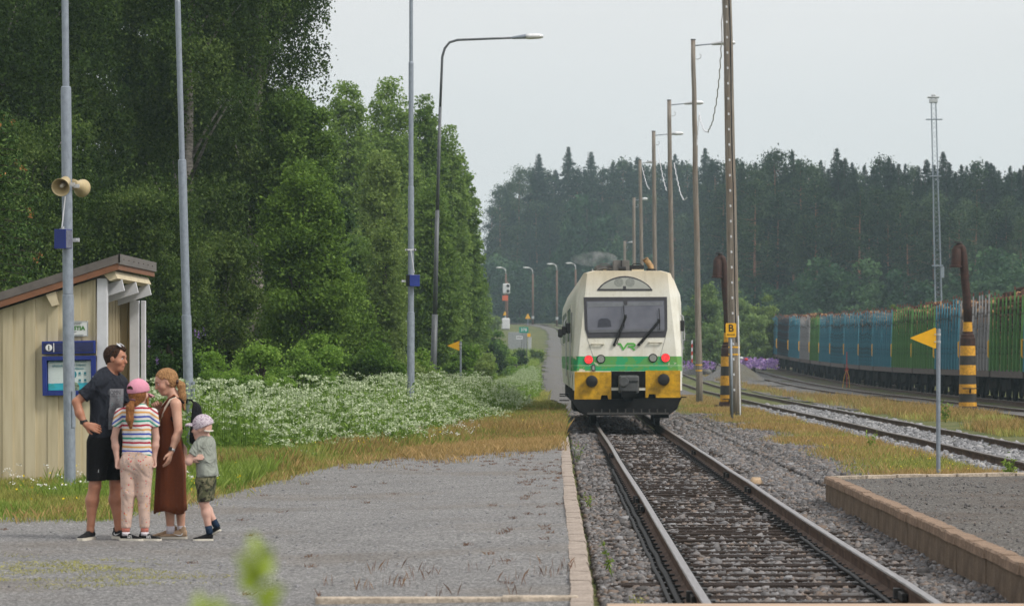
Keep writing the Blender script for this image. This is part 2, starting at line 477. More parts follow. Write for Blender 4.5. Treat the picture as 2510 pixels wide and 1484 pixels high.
def kerb_block(L, w, h, seed, cham=0.018):
    rr = random.Random(seed); mb = MB()
    rings = []; n = 7
    for i in range(n):
        y = L * i / (n - 1); j = lambda a=0.006: rr.uniform(-a, a)
        rings.append([(0 + j(0.003), y, -h), (0 + j(), y, -cham + j()), (cham + j(), y, 0 + j()), (w - 0.01 + j(), y, 0 + j()), (w + j(), y, -h)])
    mb.rings(rings)
    return mb.mesh('kerb_block')
kb = [kerb_block(0.985, 0.16, 0.09, i) for i in range(4)]
kw = [kerb_block(0.992, 0.2, 0.36, 40 + i, 0.004) for i in range(3)]
def kerb_run(name, label, xfun, y0, y1, side, mat, wallmat):
    root = thing(name, label, 'platform edge', (0, 0, 0), kind='structure')
    y = y0; i = 0
    while y < y1:
        o = link('kerb_block', kb[i % 4].copy() if i < 4 else bpy.data.meshes['kb%s%d' % (name[:3], i % 4)], None, root)
        if i < 4: o.data.name = 'kb%s%d' % (name[:3], i % 4); o.data.materials.append(mat)
        x = float(xfun(y)) + random.uniform(-0.005, 0.005)
        o.location = (x, y, PZ + 0.012 + random.uniform(-0.004, 0.004)); o.scale = (side, 1, 1)
        o.rotation_euler = (0, 0, random.uniform(-0.005, 0.005))
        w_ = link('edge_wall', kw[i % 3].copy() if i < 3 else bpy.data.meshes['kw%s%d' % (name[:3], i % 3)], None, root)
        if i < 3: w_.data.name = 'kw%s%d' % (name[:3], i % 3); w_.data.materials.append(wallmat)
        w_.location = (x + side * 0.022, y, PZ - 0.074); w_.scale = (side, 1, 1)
        y += 1.0; i += 1
    return root
kerb_run('left_platform_edge', 'weathered pinkish concrete kerb along the left platform', lambda y: float(edge_x(np.array(y))) + 0.0, 18.9, 64, -1, M['kerb_l'], M['kerb_l'])
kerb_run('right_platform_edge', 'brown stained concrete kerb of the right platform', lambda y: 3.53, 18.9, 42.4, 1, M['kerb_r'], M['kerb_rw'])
# near ends of both platforms with their cross kerbs
mb = MB(); mb.box((-0.72, 21.38, PZ - 0.02), (1.70, 0.10, 0.06)); mb.box((-0.1, 21.38, PZ - 0.016), (0.5, 0.12, 0.07)); tag(mb.build('platform_end_kerb', M['kerb_pale'], bevel=0.01), kind='structure')
mb = MB()
for i in range(9):
    mb.box((3.85 + i * 0.42, 42.9 + i * 0.19, PZ - 0.06 + 0.004 * (i % 3)), (0.43, 0.17, 0.16), Matrix.Rotation(R(24.5), 3, 'Z'))
tag(mb.build('platform_far_kerb', M['kerb_pale'], bevel=0.008), kind='structure')
sheet('right_platform_surface', 3.70, 7.3, 18.4, 44.9, 0.12, 0.2, lambda x, y: PZ - 0.015 + 0.006 * np.sin(x * 3 + y), M['plat_gravel2'], lambda x, y: y < 42.85 + (x - 3.7) * 0.45)
# board crossing at the very bottom of the picture
mb = MB()
for i in range(3):
    mb.box((1.9, 22.28 - i * 0.3, 0.0), (3.1, 0.27, 0.06))
tag(mb.build('crossing_boards', simple('pale_crossing_planks', (0.45, 0.33, 0.24), 0.85, 0, 0.2, 5, 0.2, stretch=(0.3, 4, 1)), bevel=0.01), kind='structure')

# ------------------------------------------------------------------ tracks
def main_x(y):
    y = np.asarray(y, float)
    b = np.clip(y - 400, 0, None)
    return 1.87 - b * b / (2 * 620.0)
def yard2_x(y): return 8.45 + 0 * np.asarray(y, float)
def yard3_x(y): return 14.6 - np.clip(np.asarray(y, float) - 300, 0, None) ** 2 * 2e-4
def yard4_x(y): return 18.65 - np.clip(np.asarray(y, float) - 300, 0, None) ** 2 * 3e-4

def bed(name, xfun, half, y0, y1, z, mat, dx=0.25, edge=0.35):
    def zf(X_, Y_):
        return z + hgt(Y_) + 0.02 * (vnoise(X_, Y_, 1.5) - 0.5) * 2 - 0.12 * np.clip((np.abs(X_ - xfun(Y_)) - half + 0.35) / 0.35, 0, 1) ** 1.5
    return sheet(name, -half, half, y0, y1, dx, 0.5, zf, mat, None, xfun)
bed('main_ballast', lambda y: main_x(y) + 0.15, 2.25, 18, 640, -0.25, M['ballast'])
sheet('service_path', -2.0, 0.70, 118, 470, 0.25, 1.0, lambda x, y: gz(x, y) + 0.05 + 0.03 * vnoise(x, y, 0.8), M['path_gravel'], lambda x, y: (x - main_x(y) > -2.75 + (vnoise(x, y, 0.25) - 0.5) * 0.9 + np.clip((150 - y) / 25, 0, 1)), lambda y: main_x(y) - 1.87)
bed('second_ballast', yard2_x, 1.95, 20, 420, -0.17, M['ballast_light'])
bed('third_ballast', yard3_x, 1.9, 20, 460, -0.15, M['ballast_light'])
bed('fourth_ballast', yard4_x, 2.6, 20, 460, -0.14, M['ballast_brown'])
sheet('yard_gravel', 10.2, 16.2, 60, 400, 0.3, 0.6, lambda x, y: gz(x, y) + 0.02 + 0.02 * vnoise(x, y, 1), M['path_gravel'], lambda x, y: (vnoise(x, y, 0.22) > 0.22) & (y > 112 - (x - 10.5) * 6))
sheet('yard_gravel', 4.0, 6.9, 128, 400, 0.3, 0.8, lambda x, y: gz(x, y) + 0.02 + 0.02 * vnoise(x, y, 1), M['path_gravel'], lambda x, y: vnoise(x, y, 0.22) > 0.25)

t = NT('rail_side_rust'); v = t.coord('Object', (1, 1, 1)); nz = t.noise(v, 4, 5)
M['rail_side'] = (t.bsdf(t.ramp(nz, [(0.3, (0.045, 0.027, 0.02)), (0.55, (0.10, 0.062, 0.045)), (0.75, (0.16, 0.115, 0.09))]), 0.8, 0.1, t.bump(nz, 0.2), 0.2), t.m)[1]
t = NT('rail_top_polished'); v = t.coord('Object', (40, 1.2, 1)); nz = t.noise(v, 1.5, 5)
M['rail_top'] = (t.bsdf(t.ramp(nz, [(0.3, (0.20, 0.175, 0.17)), (0.7, (0.42, 0.40, 0.41))]), t.math('MULTIPLY_ADD', nz, 0.25, 0.24), 0.85, t.bump(nz, 0.08), 0.5), t.m)[1]
t = NT('rail_top_dull'); v = t.coord('Object', (40, 1.2, 1)); nz = t.noise(v, 1.5, 5)
M['rail_top2'] = (t.bsdf(t.ramp(nz, [(0.3, (0.10, 0.075, 0.06)), (0.7, (0.26, 0.235, 0.22))]), 0.5, 0.5, t.bump(nz, 0.1), 0.4), t.m)[1]

PROF = [(-0.036, -0.012), (-0.030, -0.002), (-0.020, 0.0), (0.020, 0.0), (0.030, -0.002), (0.036, -0.012), (0.035, -0.040), (0.010, -0.052), (0.008, -0.130), (0.030, -0.148), (0.070, -0.158), (0.070, -0.17),
        (-0.070, -0.17), (-0.070, -0.158), (-0.030, -0.148), (-0.008, -0.130), (-0.010, -0.052), (-0.035, -0.040)]
def rail_obj(xfun, off, y0, y1, top, parent, seed):
    ys_ = np.concatenate([np.arange(y0, min(y1, 110), 1.0), np.arange(max(y0, 110), y1 + 0.1, 4.0)])
    rr = np.random.default_rng(seed)
    wob = np.interp(ys_, np.arange(y0, y1 + 6, 5.0), rr.normal(0, 0.006, len(np.arange(y0, y1 + 6, 5.0))))
    wz = np.interp(ys_, np.arange(y0, y1 + 6, 5.0), rr.normal(0, 0.005, len(np.arange(y0, y1 + 6, 5.0))))
    mb = MB(); rings = []
    for y, wx, wz_ in zip(ys_, wob, wz):
        s = float(xfun(y + 1) - xfun(y - 1)) / 2
        x = float(xfun(y)) + off + wx; z = float(hgt(y)) + wz_
        rings.append([(x + px, y - px * s, z + pz) for px, pz in PROF])
    n = len(PROF)
    V = [p for r_ in rings for p in r_]; fs = []; mi = []
    for i in range(len(rings) - 1):
        for k in range(n):
            k2 = (k + 1) % n
            fs.append((i * n + k, i * n + k2, (i + 1) * n + k2, (i + 1) * n + k)); mi.append(1 if k in (0, 1, 2, 3, 4) else 0)
    fs.append(tuple(range(n))); mi.append(0)
    me = bpy.data.meshes.new('rail'); me.from_pydata(V, [], fs); me.update(); me.polygons.foreach_set('material_index', mi)
    return link('rail', me, [M['rail_side'], top], parent)

t = NT('old_sleeper_timber'); v = t.coord('Object', (1.2, 14, 14)); nz = t.noise(v, 2.5, 6, 0.7)
M['sleeper'] = (t.bsdf(t.ramp(nz, [(0.3, (0.014, 0.010, 0.008)), (0.5, (0.048, 0.033, 0.027)), (0.68, (0.085, 0.062, 0.052)), (0.8, (0.15, 0.12, 0.10))]), 0.8, 0, t.bump(nz, 1.0, 0.05), 0.25), t.m)[1]
def sleeper_mesh(seed):
    rr = random.Random(seed); mb = MB()
    w = 0.0; 
    for k in range(4):   # split, weathered timber: ridges of different height along it
        ww = rr.uniform(0.045, 0.068); h = rr.uniform(-0.012, 0.0)
        mb.box((rr.uniform(-0.03, 0.03), w + ww / 2 - 0.115, -0.075 + h), (2.7 + rr.uniform(-0.1, 0.1), ww - 0.006, 0.15)); w += ww
    me = mb.mesh('sleeper'); me.materials.append(M['sleeper']); return me
slp = [sleeper_mesh(i) for i in range(5)]
fmb = MB()
for sx in (-1, 1):
    fmb.box((sx * 0.798, 0, -0.004), (0.34, 0.15, 0.018))
    for dx in (-0.105, 0.105):
        fmb.cyl((sx * 0.798 + dx, 0.02, 0), (sx * 0.798 + dx, 0.02, 0.045), 0.017, 0.015, 6)
        fmb.box((sx * 0.798 + dx * 0.8, 0, 0.018), (0.075, 0.06, 0.022))
fast_me = fmb.mesh('rail_fastening'); fast_me.materials.append(M['darksteel'])
def track(name, label, xfun, y0, y1, top, sl0, sl1, sp, seed, zs=-0.178):
    root = thing(name, label, 'railway track', (0, 0, 0), kind='structure')
    rail_obj(xfun, -0.798, y0, y1, top, root, seed); rail_obj(xfun, 0.798, y0, y1, top, root, seed + 1)
    y = sl0; i = 0
    while y < sl1 and i < 100:
        o = link('sleeper', slp[(i * 3 + i // 4) % 5], None, root)
        o.location = (float(xfun(y)) + random.uniform(-0.04, 0.04), y + random.uniform(-0.03, 0.03), float(hgt(y)) + zs + random.uniform(-0.012, 0.004))
        o.rotation_euler = (0, 0, random.uniform(-0.012, 0.012) + (math.pi if i % 2 else 0))
        if sp < 0.8 and i < 70:
            f_ = link('rail_fastening', fast_me, None, root); f_.location = (float(xfun(y)), y, float(hgt(y)) + zs + 0.006)
        y += sp * random.uniform(0.96, 1.04); i += 1
    return root
track('main_track', 'polished main railway track with dark timber sleepers', main_x, 20, 620, M['rail_top'], 22.7, 86, 0.66, 5)
track('second_track', 'duller second track right of the wooden poles', yard2_x, 20, 400, M['rail_top2'], 48, 130, 0.82, 15, -0.195)
track('third_track', 'rusty third track in front of the timber wagons', yard3_x, 20, 430, M['rail_top2'], 80, 200, 1.3, 25, -0.20)
track('fourth_track', 'rusty track carrying the timber wagons', yard4_x, 20, 430, M['rail_top2'], 105, 230, 1.3, 35, -0.20)
# fish-plate lumps at the rail joints
for (xx, yy) in [(1.07, 24.6), (1.07, 39.2), (1.07, 41.5), (2.67, 24.9), (2.67, 44.6), (2.67, 50.2), (2.67, 62.0), (1.07, 60)]:
    r_ = thing('rail_joint', 'bolted dark rail joint on the main track, %s' % ('left rail' if xx < 2 else 'right rail'), 'rail joint', (xx, yy, 0), kind='structure')
    mb = MB()
    mb.box((-0.03, 0, -0.095), (0.045, 0.5, 0.06)); mb.box((-0.05, 0.1, -0.09), (0.06, 0.09, 0.085)); mb.box((0.03, 0, -0.095), (0.045, 0.5, 0.06))
    mb.build('joint_plate', M['darksteel'], r_, bevel=0.006)

# ------------------------------------------------------------------ ballast stones
_cube = np.array([(x, y, z) for z in (-1, 1) for y in (-1, 1) for x in (-1, 1)], float) * 0.5
_cf = np.array([(0, 2, 3, 1), (4, 5, 7, 6), (0, 1, 5, 4), (1, 3, 7, 5), (3, 2, 6, 7), (2, 0, 4, 6)])
def stones(name, pos, size, mat, seed, label=None):
    rr = np.random.default_rng(seed); n = len(pos)
    V = np.repeat(_cube[None], n, 0) + rr.normal(0, 0.13, (n, 8, 3))
    V[:, 4:, :2] *= rr.uniform(0.35, 0.9, (n, 1, 1))
    dims = rr.uniform(0.6, 1.25, (n, 1, 3)) * np.asarray(size).reshape(-1, 1, 1)
    dims[:, :, 2] *= 0.72
    V *= dims
    a = rr.uniform(0, 2 * np.pi, n); b = rr.normal(0, 0.4, n)
    ca, sa, cb, sb = np.cos(a), np.sin(a), np.cos(b), np.sin(b)
    Rm = np.zeros((n, 3, 3)); Rm[:, 0, 0] = ca; Rm[:, 0, 1] = -sa * cb; Rm[:, 0, 2] = sa * sb
    Rm[:, 1, 0] = sa; Rm[:, 1, 1] = ca * cb; Rm[:, 1, 2] = -ca * sb; Rm[:, 2, 1] = sb; Rm[:, 2, 2] = cb
    V = np.einsum('nij,nkj->nki', Rm, V) + np.asarray(pos)[:, None, :]
    Fa = (np.arange(n)[:, None, None] * 8 + _cf[None]).reshape(-1, 4)
    o = link(name, mesh_np(name, V.reshape(-1, 3), Fa, np.repeat(rr.random(n), 6)), mat)
    return tag(o, label, kind='stuff')
def stone_mat(name, stops):
    t = NT(name); r_ = t.attr('r'); nz = t.noise(t.coord('Object'), 35, 3)
    f = t.math('ADD', t.math('MULTIPLY', r_, 0.8), t.math('MULTIPLY', nz, 0.25))
    t.bsdf(t.ramp(f, stops), 0.75, 0, t.bump(nz, 0.3, 0.01), 0.35); return t.m
M['stone'] = stone_mat('ballast_stone', [(0.05, (0.055, 0.051, 0.051)), (0.35, (0.112, 0.106, 0.106)), (0.58, (0.170, 0.165, 0.168)), (0.74, (0.175, 0.128, 0.098)), (0.9, (0.23, 0.23, 0.24)), (1.0, (0.30, 0.295, 0.29))])
M['stone_l'] = stone_mat('pale_ballast_stone', [(0.05, (0.10, 0.10, 0.105)), (0.4, (0.19, 0.19, 0.20)), (0.8, (0.29, 0.29, 0.305)), (1.0, (0.40, 0.39, 0.38))])
def scatter(n, x0, x1, y0, y1, rr):
    return rr.uniform(x0, x1, n), rr.uniform(y0, y1, n)
rr = np.random.default_rng(21)
P_ = []; S_ = []
for (n, y0, y1, s) in [(62000, 21, 36, 0.043), (42000, 36, 55, 0.048), (27000, 55, 85, 0.062), (12000, 85, 120, 0.08)]:
    x, y = scatter(n, 0.36, 4.35, y0, y1, rr)
    d = np.minimum(np.abs(x - 1.072), np.abs(x - 2.668))
    c = np.abs(x - 1.87)
    ph = np.abs(((y - 22.7) / 0.66 + 0.5) % 1.0 - 0.5) * 0.66
    on_sl = (ph < 0.15) & (c < 1.36)
    cover = vnoise(x, y, 0.42)
    bare = (cover > 0.40)
    keep = (d > 0.085) & ~(on_sl & bare & (rr.random(n) < 0.86)) & ~(on_sl & (rr.random(n) < 0.42)) & ~((c > 0.95) & on_sl & (rr.random(n) < 0.80)) & ~((ph > 0.15) & (rr.random(n) < 0.25)) & ~((x < 1.0) & (x > 0.86) & (y < 52))
    near_end = (x > 3.4) | (x < 0.45)
    keep &= ~(near_end & (rr.random(n) < 0.25))
    x = x[keep]; y = y[keep]
    z = -0.236 + hgt(y) + rr.uniform(0, 0.022, len(x)) + 0.045 * vnoise(x, y, 0.6) * (np.abs(x - 1.87) > 0.95) - 0.05 * np.clip((x - 3.6) / 0.7, 0, 1)
    P_.append(np.stack([x, y, z], 1)); S_.append(np.full(len(x), s) * rr.lognormal(0, 0.3, len(x)))
stones('ballast_stones', np.concatenate(P_), np.concatenate(S_), M['stone'], 5, 'crushed grey ballast stones between and beside the main rails')
# shoulder of loose stones right of the main track
P_ = []; S_ = []
x, y = scatter(30000, 4.0, 5.6, 44, 105, rr)
keep = rr.random(len(x)) < np.clip(1.35 - (x - 4.0) / (1.0 + 0.6 * vnoise(x, y, 0.4)), 0, 1) * np.where(y > 80, 0.6, 1)
x, y = x[keep], y[keep]
P_.append(np.stack([x, y, gz(x, y) + 0.05 * np.clip((4.7 - x) / 0.7, 0, 1) + 0.01], 1)); S_.append(np.full(len(x), 0.06) * rr.lognormal(0, 0.3, len(x)))
x, y = scatter(2600, 3.4, 7.0, 42.5, 50, rr)
P_.append(np.stack([x, y, gz(x, y) + 0.02], 1)); S_.append(np.full(len(x), 0.05) * rr.lognormal(0, 0.35, len(x)))
stones('shoulder_stones', np.concatenate(P_), np.concatenate(S_), M['stone'], 6, 'loose grey stones on the shoulder right of the main rails')
x, y = scatter(26000, 6.75, 10.2, 44, 125, rr)
keep = (np.abs(np.abs(x - 8.45) - 0.8) > 0.09)
x, y = x[keep], y[keep]
stones('second_track_stones', np.stack([x, y, -0.16 + hgt(y) + rr.uniform(0, 0.03, len(x)) - 0.09 * np.clip((np.abs(x - 8.45) - 1.4) / 0.4, 0, 1)], 1), np.full(len(x), 0.07) * rr.lognormal(0, 0.3, len(x)), M['stone_l'], 7, 'pale crushed stones around the second track')
# pebbles on both platforms
x, y = scatter(9000, -9, 0.1, 23.0, 62, rr)
keep = y < far_y(x) - 0.3
x, y = x[keep], y[keep]
stones('platform_pebbles', np.stack([x, y, pz_left(x, y) + 0.006], 1), 0.010 * rr.lognormal(0, 0.45, len(x)), M['stone_l'], 8, 'small pebbles strewn on the left platform')
x, y = scatter(3000, 3.75, 7.2, 23.0, 42.5, rr)
stones('right_platform_pebbles', np.stack([x, y, 0 * x + PZ - 0.008], 1), 0.012 * rr.lognormal(0, 0.45, len(x)), M['stone'], 9, 'small dark pebbles strewn on the right platform')
stones('pale_boulder', [(3.02, 49.2, -0.165)], [0.15], simple('tan_stone', (0.42, 0.30, 0.19), 0.8, 0, 0.2, 9), 3)['kind'] = 'thing'
tag(bpy.data.objects['pale_boulder'], 'tan rounded stone lying beside the right main rail', 'stone')

# ribbed cable hose clipped along the outside of the left main rail
def hose(name, label, x, y0, y1, z, pitch, r0, r1):
    ys_ = np.arange(y0, y1, pitch / 2); n = 7
    ang = np.arange(n) * 2 * np.pi / n
    rad = np.where(np.arange(len(ys_)) % 2 == 0, r0, r1)
    xx = x + 0.004 * np.sin(ys_ * 1.9)
    zz = z + 0.004 * np.sin(ys_ * 2.7 + 1)
    V = np.stack([xx[:, None] + rad[:, None] * np.cos(ang), np.repeat(ys_[:, None], n, 1), zz[:, None] + rad[:, None] * np.sin(ang)], -1).reshape(-1, 3)
    i = np.arange(len(ys_) - 1)[:, None] * n; k = np.arange(n)[None]; k2 = (k + 1) % n
    Fa = np.stack([i + k, i + k2, i + n + k2, i + n + k], -1).reshape(-1, 4)
    o = link(name, mesh_np(name, V, Fa), M['black'])
    return tag(o, label, 'hose')
hose('ribbed_hose', 'black ribbed hose lying along the foot of the left rail', 0.945, 21.0, 54, -0.15, 0.06, 0.026, 0.010)
hose('ribbed_hose', 'thinner black ribbed hose lying outermost beside the left rail', 0.885, 21.0, 48, -0.165, 0.055, 0.020, 0.008)
hose('ribbed_hose', 'short black ribbed hose inside the right main rail', 2.555, 21.0, 34, -0.155, 0.07, 0.020, 0.008)

# ------------------------------------------------------------------ gravel pile and far lupins come with the plants
def pile(name, label, u, v, y, w, h, mat):
    x0, y0, z0 = P(u, v, y); z0 = float(gz(x0, y0)) - 0.1
    nx = 26; V = []; 
    X_, Y_ = np.meshgrid(np.linspace(-1, 1, nx), np.linspace(-1, 1, nx))
    r_ = np.sqrt(X_ ** 2 + Y_ ** 2)
    Z_ = h * np.clip(1.08 - r_ * (1 + 0.2 * vnoise(X_ + 5, Y_ + 5, 2.3)), 0, 1) ** 0.9 * (0.85 + 0.3 * vnoise(X_ + 3, Y_ + 9, 3))
    V = np.stack([x0 + X_ * w, y0 + Y_ * w, z0 + Z_], -1).reshape(-1, 3)
    idx = np.arange(nx * nx).reshape(nx, nx)
    Fq = np.stack([idx[:-1, :-1], idx[:-1, 1:], idx[1:, 1:], idx[1:, :-1]], -1).reshape(-1, 4)
    return tag(link(name, mesh_np(name, V, Fq), mat, None, True), label, 'gravel pile')
pile('gravel_pile', 'grey gravel heap behind the crane pole, by purple lupins', 1797, 880, 215, 2.35, 1.35, M['path_gravel'])
pile('gravel_pile', 'low gravel heap between the train and the second wooden pole', 1700, 885, 240, 1.9, 0.8, M['path_gravel'])
# ------------------------------------------------------------------ foliage materials
M['leaf_birch'] = foliage('birch_leaves', (0.015, 0.034, 0.006), (0.055, 0.100, 0.018), (0.155, 0.22, 0.055), 0.38, 0.8)
M['leaf_dark'] = foliage('dark_broad_leaves', (0.016, 0.038, 0.009), (0.040, 0.084, 0.018), (0.095, 0.165, 0.038), 0.35, 0.6)
M['leaf_bright'] = foliage('bright_broad_leaves', (0.030, 0.072, 0.008), (0.10, 0.180, 0.026), (0.21, 0.33, 0.06), 0.4, 0.7)
M['leaf_mid'] = foliage('mid_green_leaves', (0.050, 0.105, 0.018), (0.145, 0.240, 0.050), (0.26, 0.37, 0.095), 0.45, 0.35)
M['leaf_olive'] = foliage('olive_birch_leaves', (0.085, 0.14, 0.028), (0.20, 0.285, 0.070), (0.30, 0.39, 0.12), 0.45, 0.35)
M['leaf_far'] = foliage('far_broad_leaves', (0.014, 0.044, 0.020), (0.042, 0.098, 0.042), (0.09, 0.165, 0.065), 0.3, 0.2, ovar=0.5)
M['needle'] = foliage('conifer_needles', (0.008, 0.022, 0.012), (0.030, 0.060, 0.030), (0.075, 0.115, 0.050), 0.15, 0.2, 0.7, 0.55)
M['needle_dark'] = foliage('dark_spruce_needles', (0.006, 0.017, 0.012), (0.018, 0.040, 0.025), (0.045, 0.078, 0.044), 0.12, 0.2, 0.7, 0.5)
M['needle_near'] = foliage('near_spruce_needles', (0.02, 0.05, 0.012), (0.06, 0.12, 0.03), (0.13, 0.20, 0.05), 0.2, 1.2, 0.6)
M['cone'] = foliage('orange_brown_cones', (0.16, 0.07, 0.02), (0.30, 0.14, 0.04), (0.42, 0.22, 0.08), 0.1, 2)
M['bark_birch'] = simple('birch_bark', (0.24, 0.22, 0.20), 0.8, 0, 0.5, 5, 0.3, stretch=(1, 1, 4))
M['bark'] = simple('brown_bark', (0.06, 0.045, 0.035), 0.9, 0, 0.35, 6, 0.3)
M['bark_pine'] = simple('orange_pine_bark', (0.27, 0.13, 0.085), 0.85, 0, 0.35, 2, 0.3)
M['grass'] = foliage('fresh_grass_blades', (0.09, 0.15, 0.02), (0.20, 0.30, 0.045), (0.33, 0.42, 0.10), 0.4, 0.7)
M['grass_dry'] = foliage('dry_grass_blades', (0.17, 0.18, 0.035), (0.34, 0.34, 0.085), (0.48, 0.45, 0.15), 0.3, 0.8)
M['sorrel'] = foliage('red_sorrel_stalks', (0.22, 0.18, 0.055), (0.40, 0.27, 0.10), (0.54, 0.37, 0.17), 0.3, 0.8)
M['tuft'] = foliage('brownish_red_tufts', (0.10, 0.05, 0.03), (0.20, 0.10, 0.06), (0.30, 0.18, 0.09), 0.3, 0.8)
M['parsley_flower'] = foliage('cow_parsley_umbels', (0.25, 0.33, 0.15), (0.42, 0.51, 0.29), (0.62, 0.69, 0.48), 0.35, 2)
M['parsley_leaf'] = foliage('cow_parsley_leaves', (0.09, 0.165, 0.022), (0.19, 0.31, 0.05), (0.29, 0.42, 0.09), 0.45, 0.8)
M['lupin'] = foliage('purple_lupin_flowers', (0.12, 0.07, 0.24), (0.26, 0.16, 0.42), (0.45, 0.30, 0.55), 0.3, 2)
M['yellow_fl'] = foliage('yellow_flowers', (0.55, 0.42, 0.02), (0.75, 0.6, 0.03), (0.85, 0.7, 0.05), 0.2, 2)
M['white_fl'] = foliage('white_flowers', (0.6, 0.6, 0.55), (0.75, 0.75, 0.7), (0.85, 0.85, 0.8), 0.2, 2)

RT = np.random.default_rng(77)

# ------------------------------------------------------------------ trees
def trunk_mesh(name, h, r0, bend, branches, mat, parent):
    mb = MB(); n = 9
    pts = [(bend[0] * (i / n) ** 2, bend[1] * (i / n) ** 1.5, h * i / n) for i in range(n + 1)]
    mb.tube(pts, [r0 * (1 - 0.86 * i / n) * (1.25 if i == 0 else 1) for i in range(n + 1)], 8)
    for (a, b, r_) in branches:
        a = Vector(a); b = Vector(b); m_ = (a + b) / 2 + Vector((0, 0, (b - a).length * 0.06))
        mb.tube([a, m_, b], [r_, r_ * 0.6, r_ * 0.15], 5)
    return mb.build(name, mat, parent, True)

def big_tree(label, u0, u1, vtop, vbase, y, mat, n_leaf, leaf, style='round', group=None, bark='bark', name='broadleaf_tree', seed=1, depth=None, cat='tree', ground=None):
    """a tree whose crown spans u0..u1, vtop..vbase at distance y: clumps of leaves on limbs"""
    r_ = np.random.default_rng(seed)
    px = y / 8000.0
    xc = ((u0 + u1) / 2 - 1361) * px; hw = (u1 - u0) / 2 * px
    zt = CAMZ - (vtop - 874) * px; zb = CAMZ - (vbase - 874) * px
    g = float(gz(xc, y)) - 0.05 if ground is None else ground
    zb = max(zb, g + 0.1)
    root = thing(name, label, cat, (xc, y, g), group=group)
    hd = hw * 0.8 if depth is None else depth
    H = zt - zb; zc = zb - g
    # clumps
    nc = max(16, int(44 * (hw * H) ** 0.62 / (0.85 if style == 'tall' else 2.4)))
    cl = []
    while len(cl) < nc:
        q = r_.uniform(-1, 1, 3)
        rr_ = math.sqrt(q[0] ** 2 + q[1] ** 2)
        tz = (q[2] + 1) / 2
        if style == 'round': lim = (1 - abs(tz - 0.42) ** 2.4 * 2.6)
        elif style == 'tall': lim = math.sqrt(max(0.0, 1 - max(0, (tz - 0.25) / 0.78) ** 2.1)) * (0.75 + 0.25 * min(1, tz * 4))
        elif style == 'column': lim = 1 - max(0, tz - 0.75) ** 2 * 8
        elif style == 'bush': lim = math.sqrt(max(0.02, 1 - tz ** 2.2))
        else: lim = 1
        if lim <= 0.05 or rr_ > lim * 0.95: continue
        if rr_ < lim * 0.35 and r_.random() < 0.6: continue
        cl.append((q[0] * hw * 0.9, q[1] * hd * 0.9, zc + tz * H * 0.95))
    cl = np.array(cl)
    rad = r_.uniform(0.45, 1.3, nc) * 0.55 * (hw * hd * H / nc) ** (1 / 3) * 1.5
    w = rad ** 2; w /= w.sum()
    k = r_.choice(nc, n_leaf, p=w)
    d = r_.normal(size=(n_leaf, 3)); d /= np.linalg.norm(d, axis=1)[:, None]
    rr_ = rad[k] * (r_.random(n_leaf) ** 0.45)
    pts = cl[k] + d * rr_[:, None] * np.array([1, 1, 0.72]) * (1 if style != 'tall' else 0.92)
    if style in ('tall', 'round'):      # loose leaves between the clumps soften the crown
        nd = int(n_leaf * (0.42 if style == 'tall' else 0.22)); q = r_.uniform(-1, 1, (nd * 3, 3)); tz = (q[:, 2] + 1) / 2
        lim = np.sqrt(np.clip(1 - np.clip((tz - 0.25) / 0.80, 0, None) ** 2.1, 0, 1)) if style == 'tall' else 1 - np.abs(tz - 0.42) ** 2.4 * 2.6
        wv = 0.80 + 0.35 * np.sin(q[:, 0] * 5 + q[:, 2] * 9 + seed) * np.sin(q[:, 1] * 6 - q[:, 2] * 13)
        q = q[(np.hypot(q[:, 0], q[:, 1]) < lim * wv)][:nd]; tz = (q[:, 2] + 1) / 2
        pts[-len(q):] = np.stack([q[:, 0] * hw * 0.98, q[:, 1] * hd * 0.98, zc + tz * H * 0.97], 1)
    droop = 0.2
    if style in ('column', 'tall') and bark == 'bark_birch':
        # hanging twigs: leaves slide down along strands
        st = r_.integers(0, 9999, n_leaf)
        hang = (r_.random(n_leaf) ** 1.3) * 1.5 * min(1.0, hw / 2)
        sx = np.sin(k * 12.9 + st % 23 * 1.7) * rad[k] * 0.9; sy = np.cos(k * 7.7 + st % 23 * 2.3) * rad[k] * 0.9
        m_ = r_.random(n_leaf) < 0.55
        pts[m_, 0] = cl[k][m_, 0] + sx[m_] + r_.normal(0, 0.05, m_.sum()); pts[m_, 1] = cl[k][m_, 1] + sy[m_] + r_.normal(0, 0.05, m_.sum())
        pts[m_, 2] = cl[k][m_, 2] + rad[k][m_] * 0.3 - hang[m_]
        droop = 0.9
    # stray sprigs that break the outline
    ns = int(n_leaf * 0.08); ks = r_.integers(0, nc, ns)
    dd = r_.normal(size=(ns, 3)); dd /= np.linalg.norm(dd, axis=1)[:, None]
    pts[:ns] = cl[ks] + dd * (rad[ks] * r_.uniform(1.0, 1.45, ns))[:, None]
    pts[:, 2] = np.maximum(pts[:, 2], 0.05 + 0.2 * r_.random(n_leaf))
    vv, ff = leaf_cards(pts, leaf, 0.5, droop, 0.66, r_)
    # tint follows the clump as much as the leaf
    tint = np.clip(0.55 * r_.random(n_leaf) + 0.45 * r_.random(nc)[k], 0, 1)
    link('crown', mesh_np('crown', vv, ff, tint), mat, root)
    br = []
    for i in r_.choice(nc, min(nc, 16), replace=False):
        c_ = cl[i]; z0 = max(0.3, c_[2] - r_.uniform(0.8, 2.0) * min(1.5, H / 6))
        br.append(((0.0, 0.0, z0 * 0.9), tuple(c_), 0.035 * min(2.0, hw / 2 + 0.5)))
    trunk_mesh('trunk', zc + H * 0.70, 0.07 + 0.016 * (zc + H), (hw * 0.1, 0), br, M[bark], root)
    return root

